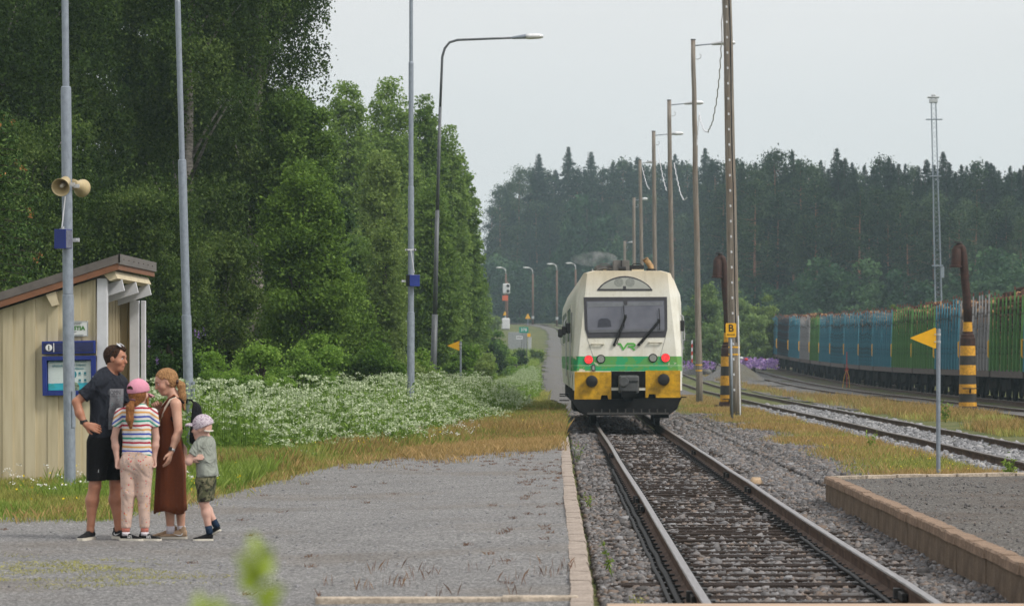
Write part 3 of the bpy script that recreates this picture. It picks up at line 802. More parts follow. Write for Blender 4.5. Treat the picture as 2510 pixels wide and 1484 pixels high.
M['leaf_willow'] = foliage('bright_willow_leaves', (0.07, 0.13, 0.035), (0.17, 0.26, 0.08), (0.28, 0.38, 0.13), 0.4, 0.3)
LW = M['leaf_willow']
LN = foliage('nettle_leaves', (0.06, 0.13, 0.015), (0.17, 0.30, 0.045), (0.30, 0.45, 0.09), 0.45, 0.6)
LB, LD, LBR, LM, LO, LF = (M[k] for k in ('leaf_birch', 'leaf_dark', 'leaf_bright', 'leaf_mid', 'leaf_olive', 'leaf_far'))
# the near wood on the left
big_tree('leafy birch crown at the very top left, behind the thick lamp pole', -120, 300, -300, 560, 90, LB, 110000, 0.10, 'column', bark='bark_birch', name='birch_tree', seed=22, depth=2)
big_tree('tall birch filling the top left corner behind the shelter', -420, 330, -420, 640, 80, LB, 120000, 0.085, 'column', bark='bark_birch', name='birch_tree', seed=2, depth=3.0)
big_tree('tall drooping birch behind the second lamp pole, left of the sky', 200, 700, -420, 660, 84, LB, 120000, 0.085, 'column', bark='bark_birch', name='birch_tree', seed=3, depth=2.8)
big_tree('tall drooping birch whose right edge meets the sky', 440, 806, -420, 560, 88, LB, 90000, 0.085, 'column', bark='bark_birch', name='birch_tree', seed=4, depth=2.6)
big_tree('bright leafy tree at the right edge of the near wood', 630, 862, 370, 905, 78, LBR, 62000, 0.085, 'round', name='broadleaf_tree', seed=5)
big_tree('broad tree with fresh green leaves above the gap in the near wood', 610, 830, 200, 620, 84, LM, 50000, 0.09, 'round', name='broadleaf_tree', seed=15)
big_tree('low drooping birch right of the shelter, above the nettles', 450, 640, 560, 900, 74, LB, 45000, 0.07, 'round', bark='bark_birch', name='birch_tree', seed=6)
big_tree('drooping birch directly behind the shelter roof', 180, 500, 430, 900, 72, LB, 80000, 0.07, 'column', bark='bark_birch', name='birch_tree', seed=7, depth=2)
big_tree('birch behind the left half of the shelter roof', -160, 250, 250, 860, 70, LB, 80000, 0.07, 'column', bark='bark_birch', name='birch_tree', seed=8, depth=2)
big_tree('shaded tree deep behind the drooping birches', 100, 900, 300, 960, 97, LD, 120000, 0.15, 'column', seed=9, depth=2)
big_tree('tall shaded tree filling the back of the near wood', -500, 770, -400, 700, 100, LD, 200000, 0.19, 'column', seed=10, depth=2.5)
big_tree('leafy tree whose low branches hang over the nettles', 600, 960, 640, 940, 86, LBR, 50000, 0.085, 'round', seed=11)
# the wood further down the line
mids = [
 ('tall aspen with a rounded top right of the near wood', 770, 930, 182, 700, 135, LM, 34000, 'tall'),
 ('tallest aspen of the middle wood, crown against the sky', 860, 1050, 170, 760, 142, LM, 40000, 'tall'),
 ('leafy tree behind the third lamp pole', 975, 1105, 215, 760, 150, LM, 32000, 'tall'),
 ('leafy tree between the third lamp pole and the sky', 1040, 1160, 290, 820, 156, LM, 32000, 'tall'),
 ('rightmost leafy tree of the middle wood, edge against the sky', 1075, 1192, 395, 860, 162, LM, 26000, 'tall'),
 ('olive green birch in front of the middle wood', 860, 1010, 350, 900, 118, LO, 36000, 'tall'),
 ('low olive birch left of the third lamp pole', 880, 1000, 520, 930, 104, LO, 26000, 'round'),
 ('rounded leafy tree beside the arched street lamp', 985, 1130, 420, 900, 125, LM, 36000, 'tall'),
 ('leafy tree behind the yellow arrow sign', 1080, 1200, 560, 900, 172, LM, 18000, 'round'),
 ('small leafy tree leaning towards the far lamps', 1130, 1205, 690, 830, 215, LM, 7000, 'round'),
 ('leafy tree filling the gap below the aspens', 790, 960, 560, 940, 110, LM, 34000, 'round'),
]
for i, (lb, u0, u1, vt, vb, y, m_, n_, st) in enumerate(mids):
    big_tree(lb, u0, u1, vt, vb, y, m_, n_, 0.13 * y / 130, st, group=None, name='broadleaf_tree', seed=30 + i)
big_tree('shaded tree behind the middle wood', 770, 1150, 330, 900, 175, LM, 60000, 0.24, 'column', seed=55, depth=2)
# bushes and shrubs
bushes = [
 ('bright nettle bank between the shelter and the second lamp pole', 340, 640, 905, 1010, 58.5, LN, 26000, 0.055),
 ('bright undergrowth behind the first cow parsley', 600, 860, 895, 985, 70, LN, 26000, 0.06),
 ('light green undergrowth left of the arched street lamp', 840, 1110, 885, 975, 88, LO, 24000, 0.075),
 ('light bush on the bank right of the yellow arrow sign', 1120, 1215, 830, 945, 140, LO, 12000, 0.11),
 ('bush with purple flowers beside the shelter post', 340, 490, 770, 985, 57, LD, 22000, 0.06),
 ('low bush behind the woman and the second lamp pole', 440, 590, 850, 990, 60, LN, 16000, 0.06),
 ('nettle clump under the drooping birch', 560, 720, 845, 975, 64, LN, 16000, 0.06),
 ('nettle clump left of the third lamp pole', 690, 860, 822, 975, 72, LN, 15000, 0.07),
 ('leafy undergrowth just left of the third lamp pole', 820, 990, 835, 965, 84, LN, 14000, 0.08),
 ('leafy undergrowth between the third lamp pole and the arched lamp', 980, 1090, 858, 955, 96, LN, 12000, 0.09),
 ('leafy undergrowth behind the yellow arrow sign', 1075, 1195, 850, 945, 120, LN, 12000, 0.11),
 ('pale shrub left of the white equipment box by the curve', 1180, 1232, 772, 812, 400, LO, 5000, 0.3),
 ('light shrub in front of the grey cabinet and left of the kilometre sign', 1196, 1250, 828, 880, 285, LN, 6000, 0.2),
 ('light weeds on the slope between the cow parsley and the grey cabinet', 1215, 1310, 878, 925, 205, LN, 9000, 0.13),
 ('olive weeds beside the service path right of the kilometre sign', 1296, 1336, 845, 885, 290, LO, 3500, 0.18),
 ('low dark bush on the bank below the grey cabinet', 1165, 1245, 838, 905, 205, LD, 7000, 0.15),
 ('bright bush on the bank left of the grey cabinet', 1150, 1250, 805, 870, 250, LN, 8000, 0.18),
 ('small brown-green bush in front of the grey cabinet', 1235, 1300, 855, 890, 250, LD, 3500, 0.15),
 ('bright bush on the bank above the cow parsley', 1140, 1230, 870, 935, 165, LN, 7000, 0.13),
 ('tall bright willow bush right of the train', 1662, 1790, 688, 885, 250, LW, 20000, 0.20),
 ('bright willow bush behind the crane with the letter sign', 1750, 1860, 672, 885, 262, LW, 20000, 0.20),
 ('low bright bush in front of the willow bushes', 1700, 1800, 770, 890, 238, LW, 9000, 0.18),
 ('bright bush behind the gravel heap', 1800, 1895, 760, 885, 244, LW, 9000, 0.18),
 ('willow bush at the end of the timber wagons', 1825, 1920, 712, 888, 258, LO, 16000, 0.20),
 ('pale bush showing above the first green wagon', 2175, 2215, 738, 800, 200, LO, 2500, 0.16),
]
for i, (lb, u0, u1, vt, vb, y, m_, n_, lf) in enumerate(bushes):
    big_tree(lb, u0, u1, vt, vb, y, m_, n_, lf, 'bush', group=None, name='bush', seed=60 + i, cat='bush')
# spruce with brown cones at the left edge of the picture
def near_spruce():
    r_ = np.random.default_rng(5)
    y = 50.0; x, _, _ = P(-40, 600, y); zt = P(0, 265, y)[2]
    root = thing('spruce_tree', 'spruce with orange brown cones at the left edge above the shelter', 'tree', (x, y, 0.0))
    pts = []; cones = []
    mb = MB(); mb.tube([(0, 0, 0), (0, 0, zt)], [0.16, 0.02], 8)
    nb = 150
    for i in range(nb):
        z = 0.8 + (zt - 0.8) * (i / nb); L = 0.35 + 1.05 * (1 - i / nb) ** 0.8; a = i * 2.4
        tip = Vector((math.cos(a) * L, math.sin(a) * L, z - 0.25 * L + 0.1))
        mb.tube([(0, 0, z), tuple(tip)], [0.02, 0.005], 4)
        for k in range(220):
            t_ = r_.random() ** 0.6; s = (1 - t_) * 0.28 * L + 0.05
            p = Vector((0, 0, z)).lerp(tip, t_) + Vector((r_.normal(0, s), r_.normal(0, s), r_.normal(0, 0.04) - 0.05))
            pts.append(tuple(p))
        if i % 3 == 0:
            for k in range(14):
                cones.append(tuple(tip + Vector((r_.normal(0, 0.03), r_.normal(0, 0.03), -0.03 + r_.normal(0, 0.03)))))
    vv, ff = leaf_cards(np.array(pts), 0.075, 0.3, 0.3, 0.35, r_)
    link('crown', mesh_np('crown', vv, ff, r_.random(len(ff))), M['needle_near'], root)
    vv, ff = leaf_cards(np.array(cones), 0.06, 0, 0.5, 0.5, r_)
    link('cones', mesh_np('cones', vv, ff, r_.random(len(ff))), M['cone'], root)
    mb.build('trunk', M['bark'], root)
near_spruce()

# far forest: a few tree shapes, each instance its own object
def conifer_proto(kind, seed):
    r_ = np.random.default_rng(seed)
    H = 24.0; pts = []; mb = MB()
    wob = r_.uniform(-0.6, 0.6, 2)
    mb.tube([(0, 0, 0), (wob[0] * .4, wob[1] * .4, H * 0.5), (wob[0], wob[1], H)], [0.24, 0.17, 0.02], 7)
    if kind == 'spruce':
        z = H * r_.uniform(0.12, 0.25)
        while z < H:
            t_ = (H - z) / H; L = (0.15 + 4.7 * t_ ** 0.70) * r_.uniform(0.7, 1.15)
            for k in range(7):
                a = r_.uniform(0, 6.283); Lk = L * r_.uniform(0.5, 1.15); n = int(10 + 24 * Lk / 3)
                s = r_.random(n) ** 0.7
                x = np.cos(a) * Lk * s + r_.normal(0, 0.04 + 0.20 * t_, n); y = np.sin(a) * Lk * s + r_.normal(0, 0.04 + 0.20 * t_, n)
                zz = z - 0.42 * Lk * s + 0.18 * Lk * s * s + r_.normal(0, 0.08, n)
                pts.append(np.stack([x, y, zz], 1))
            z += r_.uniform(0.26, 0.45) * (0.45 + 0.8 * t_)
    else:
        nb = 46; z0 = H * r_.uniform(0.34, 0.5)
        for i in range(nb):
            t_ = i / nb; z = z0 + (H - z0) * t_
            L = (2.6 * (1 - t_ ** 2.2) * (0.55 + 0.45 * min(1, t_ * 4)) + 0.4) * r_.uniform(0.6, 1.2)
            a = r_.uniform(0, 6.283); b = Vector((math.cos(a) * L, math.sin(a) * L, z + L * r_.uniform(-0.05, 0.35)))
            mb.tube([(wob[0] * z / H, wob[1] * z / H, z), tuple(b)], [0.05, 0.015], 4)
            for q in range(3):
                c_ = np.array(b) * (1 if q == 0 else r_.uniform(0.45, 0.95)); c_[2] = b.z + r_.normal(0, 0.3)
                n = 44; d = r_.normal(size=(n, 3)); pts.append(c_ + d * np.array([0.62, 0.62, 0.3]) * r_.uniform(0.6, 1.2))
        n = 90; pts.append(np.array([wob[0], wob[1], H - 0.3]) + r_.normal(size=(n, 3)) * np.array([0.35, 0.35, 0.5]))
        for i in range(8):  # dead lower twigs
            z = r_.uniform(0.2, 0.45) * H; a = r_.uniform(0, 6.28); mb.tube([(0, 0, z), (math.cos(a) * 1.3, math.sin(a) * 1.3, z + 0.1)], [0.03, 0.01], 3)
    pts = np.concatenate(pts)
    vv, ff = leaf_cards(pts, np.clip(0.16 + (H - pts[:, 2]) * 0.05, 0.16, 0.42) if kind == 'spruce' else 0.38, 0.8, 0.2, 0.5, r_)
    cr_ = mesh_np('crown', vv, ff, r_.random(len(ff)))
    cr_.materials.append(M['needle_dark'] if kind == 'spruce' else M['needle'])
    tr = mb.mesh('trunk'); tr.materials.append(M['bark_pine'] if kind == 'pine' else M['bark'])
    return cr_, tr
def leafy_proto(seed, mat):
    r_ = np.random.default_rng(seed); H = 10.0; nc = 70
    cl = []
    while len(cl) < nc:
        q = r_.uniform(-1, 1, 3); tz = (q[2] + 1) / 2
        if math.hypot(q[0], q[1]) > (1 - max(0, tz - 0.35) ** 1.6 * 1.9): continue
        cl.append((q[0] * 2.6, q[1] * 2.6, 0.6 + tz * 9.2))
    cl = np.array(cl); n = 5200; k = r_.integers(0, nc, n); d = r_.normal(size=(n, 3)); d /= np.linalg.norm(d, axis=1)[:, None]
    pts = cl[k] + d * (0.85 * r_.random(n) ** 0.45)[:, None]
    vv, ff = leaf_cards(pts, 0.40, 0.5, 0.2, 0.7, r_)
    cr_ = mesh_np('crown', vv, ff, 0.5 * r_.random(n) + 0.5 * r_.random(nc)[k]); cr_.materials.append(mat)
    mb = MB(); mb.tube([(0, 0, 0), (0.1, 0, 8)], [0.14, 0.03], 6); tr = mb.mesh('trunk'); tr.materials.append(M['bark'])
    return cr_, tr
SPR = [conifer_proto('spruce', 100 + i) for i in range(4)]
PIN = [conifer_proto('pine', 200 + i) for i in range(5)]
DEC = [leafy_proto(300 + i, LF) for i in range(3)]
def put_tree(proto, nm, label, u, vtop, y, H0, group, wscale=1.0):
    x = (u - 1361) / 8000.0 * y; g = float(gz(x, y)) - 0.2
    zt = CAMZ - (vtop - 874) / 8000.0 * y; s = max(0.3, (zt - g) / H0)
    r_ = thing(nm, label, 'tree', (x, y, g), random.uniform(0, 6.28), group)
    r_.scale = (s * wscale, s * wscale, s)
    link('crown', proto[0], None, r_); link('trunk', proto[1], None, r_)
    return r_
# skyline trees, one by one: (u, v of the top, kind)
sky_t = [(u_, v_, 's') for u_, v_ in [(1238,458),(1308,408),(1362,412),(1434,404),(1516,402),(1546,398),(1576,398),(1604,410),(1640,402),(1672,396),(1705,402),(1745,392),(1780,404),(1820,402),(1852,400),(1895,396),(1925,398),(1956,396),(2000,402),(2030,400),(2062,392),(2088,402),(2140,402),(2150,412),(2190,402),(2220,402),(2252,398),(2290,406),(2326,400),(2356,408),(2384,402),(2428,402),(2448,416),(2476,412),(2500,418),(2526,410)]] + [(1196, 600, 's'), (1206, 500, 'p'), (1226, 452, 'p'), (1248, 440, 'p'), (1270, 420, 'p'), (1296, 425, 'p'), (1321, 377, 's'), (1348, 428, 'p'), (1393, 360, 's'), (1418, 408, 'p'), (1449, 372, 's'), (1478, 410, 'p'),
 (1502, 388, 's'), (1530, 400, 'p'), (1562, 376, 's'), (1590, 405, 'p'), (1618, 400, 'p'), (1655, 374, 's'), (1688, 410, 'p'), (1729, 362, 's'), (1760, 402, 'p'), (1800, 398, 'p'), (1838, 402, 'p'), (1862, 412, 'p'),
 (1882, 388, 'p'), (1908, 377, 'p'), (1942, 369, 's'), (1965, 408, 'p'), (1986, 392, 'p'), (2012, 396, 's'), (2051, 364, 's'), (2072, 388, 's'), (2098, 420, 'p'), (2119, 408, 's'), (2160, 396, 'p'), (2178, 384, 's'),
 (2202, 395, 's'), (2235, 412, 'p'), (2272, 396, 's'), (2312, 371, 's'), (2342, 412, 's'), (2370, 405, 's'), (2398, 404, 'p'), (2418, 397, 's'), (2436, 408, 's'), (2462, 428, 'p'), (2490, 420, 'p'), (2512, 404, 's'), (2540, 410, 'p')]
special = {1393: 'tallest spruce of the skyline left of the wooden poles', 1321: 'pointed spruce standing out near the left end of the far forest', 1449: 'pointed spruce just right of the tallest skyline spruce',
 1942: 'dark pointed spruce standing out between the poles and the lattice mast', 2051: 'broad dark spruce highest above the middle of the wagons', 2312: 'dark layered spruce just right of the lattice mast',
 1729: 'spruce whose top shows between the two nearest wooden poles', 1196: 'leftmost conifer of the far forest, next to the leafy wood', 2512: 'conifer cut by the right edge of the picture'}
def ydist(u): return float(np.interp(u, [1190, 1500, 1700, 1800, 2100, 2540], [600, 590, 560, 400, 385, 370]))
for i, (u, vt, k) in enumerate(sky_t):
    y = ydist(u) + random.uniform(-6, 14)
    lab = special.get(u, 'conifer in the skyline of the far forest')
    pr = SPR[i % 4] if k == 's' else PIN[i % 5]; y += random.uniform(-8, 10)
    put_tree(pr, 'spruce_tree' if k == 's' else 'pine_tree', lab, u, vt + (0 if u in special else random.uniform(-6, 14)), y, 24.0, None if u in special else 'conifers along the skyline', random.uniform(0.9, 1.15) if k == 's' else random.uniform(0.8, 1.05))
k = 0
for u in range(2560, 3100, 22):
    put_tree((PIN + SPR)[u % 9], 'pine_tree' if u % 9 < 5 else 'spruce_tree', 'conifer in the skyline of the far forest', u, 405 + u % 23, ydist(u) + u % 13, 24.0, 'conifers along the skyline', 1.1)
for row, (dv, dy, step) in enumerate([(60, 16, 34), (84, -10, 34), (122, -22, 40)]):
    for u in range(1205 + row * 9, 2560, step):
        uu = u + random.uniform(-10, 10); y = ydist(uu) + dy
        base = float(np.interp(uu, [1190, 1210, 1260, 1320, 2440, 2560], [590, 500, 432, 405, 405, 425]))
        put_tree((PIN + SPR[:2])[k % 7], 'pine_tree' if k % 7 < 5 else 'spruce_tree', 'dark conifer inside the far forest below the skyline', uu, base + dv + random.uniform(-6, 18), y, 24.0, 'conifers inside the far forest', 1.15)
        k += 1
for u in [2103, 2031, 1848, 1945, 2176, 2415, 2250, 1735, 1768, 1800, 1880, 1905, 1972, 2002, 2060, 2075, 2132, 2150, 2205, 2228, 2290, 2330, 2352, 2388, 2440, 2470, 2500]:
    put_tree(PIN[u % 5], 'pine_tree', 'pine with a bare reddish trunk showing at the front of the far forest', u, 450 + (u * 7 % 11) * 9, ydist(u) - 34 - (u % 5) * 3, 24.0, 'pines with bare reddish trunks', 1.1)
for i in range(30):
    u = 1690 + i * 29 + random.uniform(-14, 14); vt = random.uniform(610, 730) - (30 if 2380 < u < 2500 else 0) - (20 if 2140 < u < 2260 else 0)
    put_tree(DEC[i % 3], 'broadleaf_tree', 'blue-green leafy tree at the foot of the far forest behind the wagons', u, vt, ydist(u) - random.uniform(42, 60), 10.0, 'leafy trees at the foot of the far forest', 1.25)
for i in range(24):
    u = 1172 + i * 21 + random.uniform(-8, 8)
    put_tree(DEC[i % 3], 'broadleaf_tree', 'dark leafy tree at the foot of the far forest behind the curve', u, random.uniform(600, 720), ydist(u) - random.uniform(22, 50), 10.0, 'leafy trees behind the curve', 1.2)
for (u, vt, w) in [(1440, 440, 1.5), (1478, 505, 1.2), (1400, 520, 1.2), (1520, 560, 1.1)]:
    put_tree(DEC[u % 3], 'broadleaf_tree', {1440: 'tall leafy tree in front of the conifers above the train', 1478: 'leafy tree right of the tall one above the train', 1400: 'leafy tree left of the tall one above the train', 1520: 'leafy tree in front of the forest just left of the wooden poles'}[u], u, vt, 530, 10.0, None, w * 0.62)

# ------------------------------------------------------------------ grass and flowers
def blades(name, x, y, z, h, w, mat, label, seed, lean=0.25):
    r_ = np.random.default_rng(seed); n = len(x)
    a = r_.uniform(0, 6.283, n); h = h * r_.uniform(0.55, 1.2, n)
    wx, wy = np.cos(a) * w * 0.5, np.sin(a) * w * 0.5
    lx = r_.normal(0, lean, n) * h; ly = r_.normal(0, lean, n) * h
    b0 = np.stack([x - wx, y - wy, z], 1); b1 = np.stack([x + wx, y + wy, z], 1)
    m1 = np.stack([x + wx * 0.8 + lx * 0.35, y + wy * 0.8 + ly * 0.35, z + h * 0.55], 1)
    tp = np.stack([x + lx, y + ly, z + h], 1)
    V = np.stack([b0, b1, m1, tp], 1).reshape(-1, 3)
    Fa = np.arange(4 * n).reshape(n, 4)
    o = link(name, mesh_np(name, V, Fa, r_.random(n)), mat)
    return tag(o, label, kind='stuff')
def dots(name, pts, size, mat, label, seed, up=2.0):
    r_ = np.random.default_rng(seed)
    vv, ff = leaf_cards(np.asarray(pts), size, up, 0, 0.9, r_)
    return tag(link(name, mesh_np(name, vv, ff, r_.random(len(ff))), mat), label, kind='stuff')
r_ = RT
lz = lambda x, y: np.where(y < 90, pz_left(x, y), pz_left(x, y) + (gz(x, y) - pz_left(x, y)) * np.clip((y - 90) / 22, 0, 1)) - 0.02
# by the shelter
n = 260000
x, y = scatter(n, -9.5, -2.8, 29.5, 58, r_)
fy = far_y(x) + (vnoise(x, y, 0.9) - 0.5) * 3.0
keep = (y > fy - 1.2) & (r_.random(n) < np.clip((y - fy + 1.2) / 3.6, 0.0, 1) ** 1.7) & (vnoise(x, y, 2.2) > 0.62 - 0.75 * np.clip((y - fy + 1.2) / 3.0, 0, 1)) & ~((x < -5.9) & (y > 42.0))
gm = vnoise(x, y, 0.8) + 0.25 * r_.random(n)
k1 = keep & ((gm < 0.72) & (x < -3.9)); k2 = keep & ~k1
rmp = lambda a, b, l0: np.clip((b - (far_y(a) + (vnoise(a, b, 0.9) - 0.5) * 3.0) + 0.8) / l0, 0.10, 1)
blades('grass', x[k1], y[k1], lz(x[k1], y[k1]), (0.15 + 0.12 * np.clip((y[k1] - 36) / 6, 0, 1)) * rmp(x[k1], y[k1], 4.0), 0.006, M['grass'], 'fresh green grass in front of the shelter', 1)
blades('dry_grass', x[k2], y[k2], lz(x[k2], y[k2]), 0.13 * rmp(x[k2], y[k2], 3.0), 0.006, M['grass_dry'], 'short yellowish grass at the platform margin', 2)
# the sorrel strip behind the platform
n = 230000
x, y = scatter(n, -6.5, 0.2, 45, 100, r_)
fy = far_y(x) + (vnoise(x, y, 0.9) - 0.5) * 3.0
pars = np.interp(y, [50, 56, 62, 75, 90, 110], [-4.0, -3.2, -2.2, -1.15, -0.7, -0.4])   # right limit of the cow parsley
ed = 1.5 + 6.5 * np.clip((x + 3.4) / 1.5, 0, 1); pr_ = np.clip((y - fy + ed) / (ed + 4.0), 0.0, 1)
keep = (pr_ > 0) & (r_.random(n) < pr_ ** 1.6) & (vnoise(x, y, 1.6) * 0.8 + 0.2 * r_.random(n) > 0.75 - 0.85 * pr_) & (x > pars - 1.2)
red = vnoise(x, y, 0.5) * 0.6 + 0.35 * np.clip((x + 3.4) / 2.6, 0, 1) + 0.55 * (r_.random(n) - 0.38) - 0.55 * np.clip((y - 66) / 22, 0, 1) + 0.15 * (y < 62)
k1 = keep & (red > 0.53 - 0.2 * (pr_ < 0.6)); k2 = keep & ~k1 & (r_.random(n) < 0.5); k3 = keep & ~k1 & ~k2
blades('red_sorrel', x[k1], y[k1], lz(x[k1], y[k1]), 0.30 * np.maximum(rmp(x[k1], y[k1], 8.0), 0.4), 0.007, M['sorrel'], 'orange red sorrel and hay grass behind the platform', 3)
blades('dry_grass', x[k2], y[k2], lz(x[k2], y[k2]), 0.28 * np.maximum(rmp(x[k2], y[k2], 8.0), 0.3), 0.009, M['grass_dry'], 'yellow green grass between sorrel and cow parsley', 4)
blades('grass', x[k3], y[k3], lz(x[k3], y[k3]), 0.28 * rmp(x[k3], y[k3], 8.0), 0.010, M['grass'], 'green grass at the foot of the cow parsley', 5)
# ragged tufts where the weeds creep over the gravel
cx, cy_ = scatter(1500, -5.6, 0.08, 33, 62, r_); fy = far_y(cx); reach = np.where(cx > -2.2, 7.5, 1.6)
kk = (cy_ < fy + 3) & (cy_ > fy - reach) & (r_.random(1500) < np.clip((cy_ - fy + reach) / (reach + 2), 0.03, 1) ** 1.3); cx, cy_ = cx[kk], cy_[kk]
k = np.repeat(np.arange(len(cx)), 60); sp = r_.uniform(0.06, 0.22, len(cx))[k]; x = np.minimum(cx[k] + r_.normal(0, 1, len(k)) * sp, 0.09); y = cy_[k] + r_.normal(0, 1.6, len(k)) * sp
q = (x > -2.6) | (r_.random(len(x)) < 0.25)
blades('red_sorrel', x[q], y[q], pz_left(x[q], y[q]), 0.13, 0.006, M['sorrel'], 'rusty sorrel tufts creeping over the far platform gravel', 31, 0.35)
blades('grass', x[~q], y[~q], pz_left(x[~q], y[~q]), 0.07, 0.006, M['grass_dry'], 'low yellow green tufts at the ragged gravel edge', 32, 0.4)
# tufts on the platform and along its kerb
cx, cy_ = scatter(1500, -7, 0.15, 22, 66, r_)
kk = (r_.random(1500) < np.where((cx > -0.6) | (cy_ > 48), 0.95, 0.10) * np.clip((cy_ - 20) / 40, 0.25, 1)) & (cy_ < far_y(cx) + 3)
cx, cy_ = cx[kk], cy_[kk]
x = np.repeat(cx, 22) + r_.normal(0, 0.03, len(cx) * 22); y = np.repeat(cy_, 22) + r_.normal(0, 0.04, len(cx) * 22)
kk = x < 0.2; x, y = x[kk], y[kk]
blades('sorrel_tufts', x, y, pz_left(x, y), 0.032, 0.004, M['tuft'], 'small reddish tufts growing in the platform gravel', 6, 0.6)
cx = np.array([-4.9, -4.4, -3.9, -3.4, -3.0, -4.6, -3.7, -4.2, -3.3]); cy_ = np.array([24.6, 24.9, 25.4, 25.3, 24.2, 26.4, 26.1, 23.9, 23.6])
x = np.repeat(cx, 700) + r_.normal(0, 0.28, len(cx) * 700); y = np.repeat(cy_, 700) + r_.normal(0, 0.35, len(cx) * 700)
kk = vnoise(x, y, 3) > 0.42
blades('moss_tufts', x[kk], y[kk], pz_left(x[kk], y[kk]), 0.02, 0.006, M['grass_dry'], 'low mossy tufts on the near platform gravel', 7, 0.9)
cx, cy_ = scatter(26, -1.6, 0.1, 21.6, 25.2, r_)
x = np.repeat(cx, 7) + r_.normal(0, 0.05, 26 * 7); y = np.repeat(cy_, 7) + r_.normal(0, 0.06, 26 * 7)
blades('thin_sorrel_stalks', x, y, pz_left(x, y), 0.09, 0.002, M['tuft'], 'thin sorrel stalks at the near end of the platform', 8, 0.3)
# cow parsley
def cow_parsley(name, xs_, ys_, hs, label, seed, zf):
    r_ = np.random.default_rng(seed); n = len(xs_)
    z = zf(xs_, ys_); top = z + hs
    um = 14
    k = np.repeat(np.arange(n), um)
    R_ = r_.uniform(0.05, 0.105, n)[k] * 1.0
    a = r_.uniform(0, 6.283, n * um); rr_ = np.sqrt(r_.random(n * um)) * R_
    pts = np.stack([xs_[k] + np.cos(a) * rr_, ys_[k] + np.sin(a) * rr_, top[k] - rr_ * 0.35 + r_.normal(0, 0.012, n * um)], 1)
    root = thing(name, None, None, (0, 0, 0)); root['kind'] = 'stuff'; root['label'] = label
    vv, ff = leaf_cards(pts, 0.042, 2.5, 0, 0.95, r_)
    link('flowers', mesh_np('flowers', vv, ff, r_.random(len(ff))), M['parsley_flower'], root)
    m_ = 13; k = np.repeat(np.arange(n), m_)
    tt = r_.random(n * m_)
    pts = np.stack([xs_[k] + r_.normal(0, 0.09, n * m_), ys_[k] + r_.normal(0, 0.12, n * m_), z[k] + hs[k] * (0.05 + 0.82 * tt)], 1)
    vv, ff = leaf_cards(pts, 0.10, 0.6, -0.5, 0.4, r_)
    link('leaves', mesh_np('leaves', vv, ff, r_.random(len(ff))), M['parsley_leaf'], root)
    w = 0.007
    V = np.stack([np.stack([xs_ - w, ys_, z], 1), np.stack([xs_ + w, ys_, z], 1), np.stack([xs_ + w * 0.5, ys_, top], 1), np.stack([xs_ - w * 0.5, ys_, top], 1)], 1).reshape(-1, 3)
    link('stems', mesh_np('stems', V, np.arange(4 * n).reshape(n, 4), r_.random(n)), M['parsley_leaf'], root)
    return root
n = 22000
x, y = scatter(n, -9.5, -0.4, 50, 112, r_)
pars = np.interp(y, [50, 56, 62, 75, 90, 112], [-3.9, -3.3, -2.3, -1.25, -0.85, -0.75])
d = pars - x + (vnoise(x, y, 0.7) - 0.5) * 1.0
left = np.interp(y, [50, 60, 75, 112], [-7.0, -7.5, -7.5, -5.0])
keep = (d > 0) & (x > left) & (vnoise(x, y, 0.55) * 0.8 + r_.random(n) * 0.6 > 0.52) & (r_.random(n) < np.where(y > 75, 0.55, 1.0))
x, y, d = x[keep], y[keep], d[keep]
hs = (0.26 + 0.74 * np.clip(d / 1.7, 0, 1) + 0.45 * (vnoise(x, y, 0.6) - 0.4)) * r_.uniform(0.55, 1.2, len(x))
cow_parsley('cow_parsley', x, y, np.clip(hs, 0.15, 1.3), 'wide white flowering bank of cow parsley left of the line', 41, lz)
n = 3800
x, y = scatter(n, -2.2, -0.35, 118, 215, r_)
keep = (x < -0.75 - (y - 118) * 0.004 + (vnoise(x, y, 0.3) - 0.5) * 0.7)
x, y = x[keep], y[keep]
cow_parsley('cow_parsley', x, y, r_.uniform(0.5, 1.0, len(x)), 'far paler bank of cow parsley beside the service path', 42, gz)
# ordinary greenery on the bank and behind
n = 60000
x, y = scatter(n, -16, -0.9, 100, 330, r_)
keep = x < -0.8 - (vnoise(x, y, 0.2)) * 1.6
x, y = x[keep], y[keep]
blades('tall_grass', x, y, gz(x, y), 0.55, 0.05, M['grass'], 'tall green growth on the bank left of the line', 9)
n = 26000
x, y = scatter(n, -3.0, 0.05, 84, 150, r_)
keep = (x > np.interp(y, [84, 112, 150], [-0.9, -0.9, -1.2])) & (r_.random(n) < 0.6) & (x < 0.05 - 0.25 * (y > 112) - 0.3 * (vnoise(x, y, 0.8)))
x, y = x[keep], y[keep]
blades('dry_grass', x, y, lz(x, y) * (y < 112) + gz(x, y) * (y >= 112), 0.36, 0.012, M['grass_dry'], 'yellow green grass beside the service path', 10)
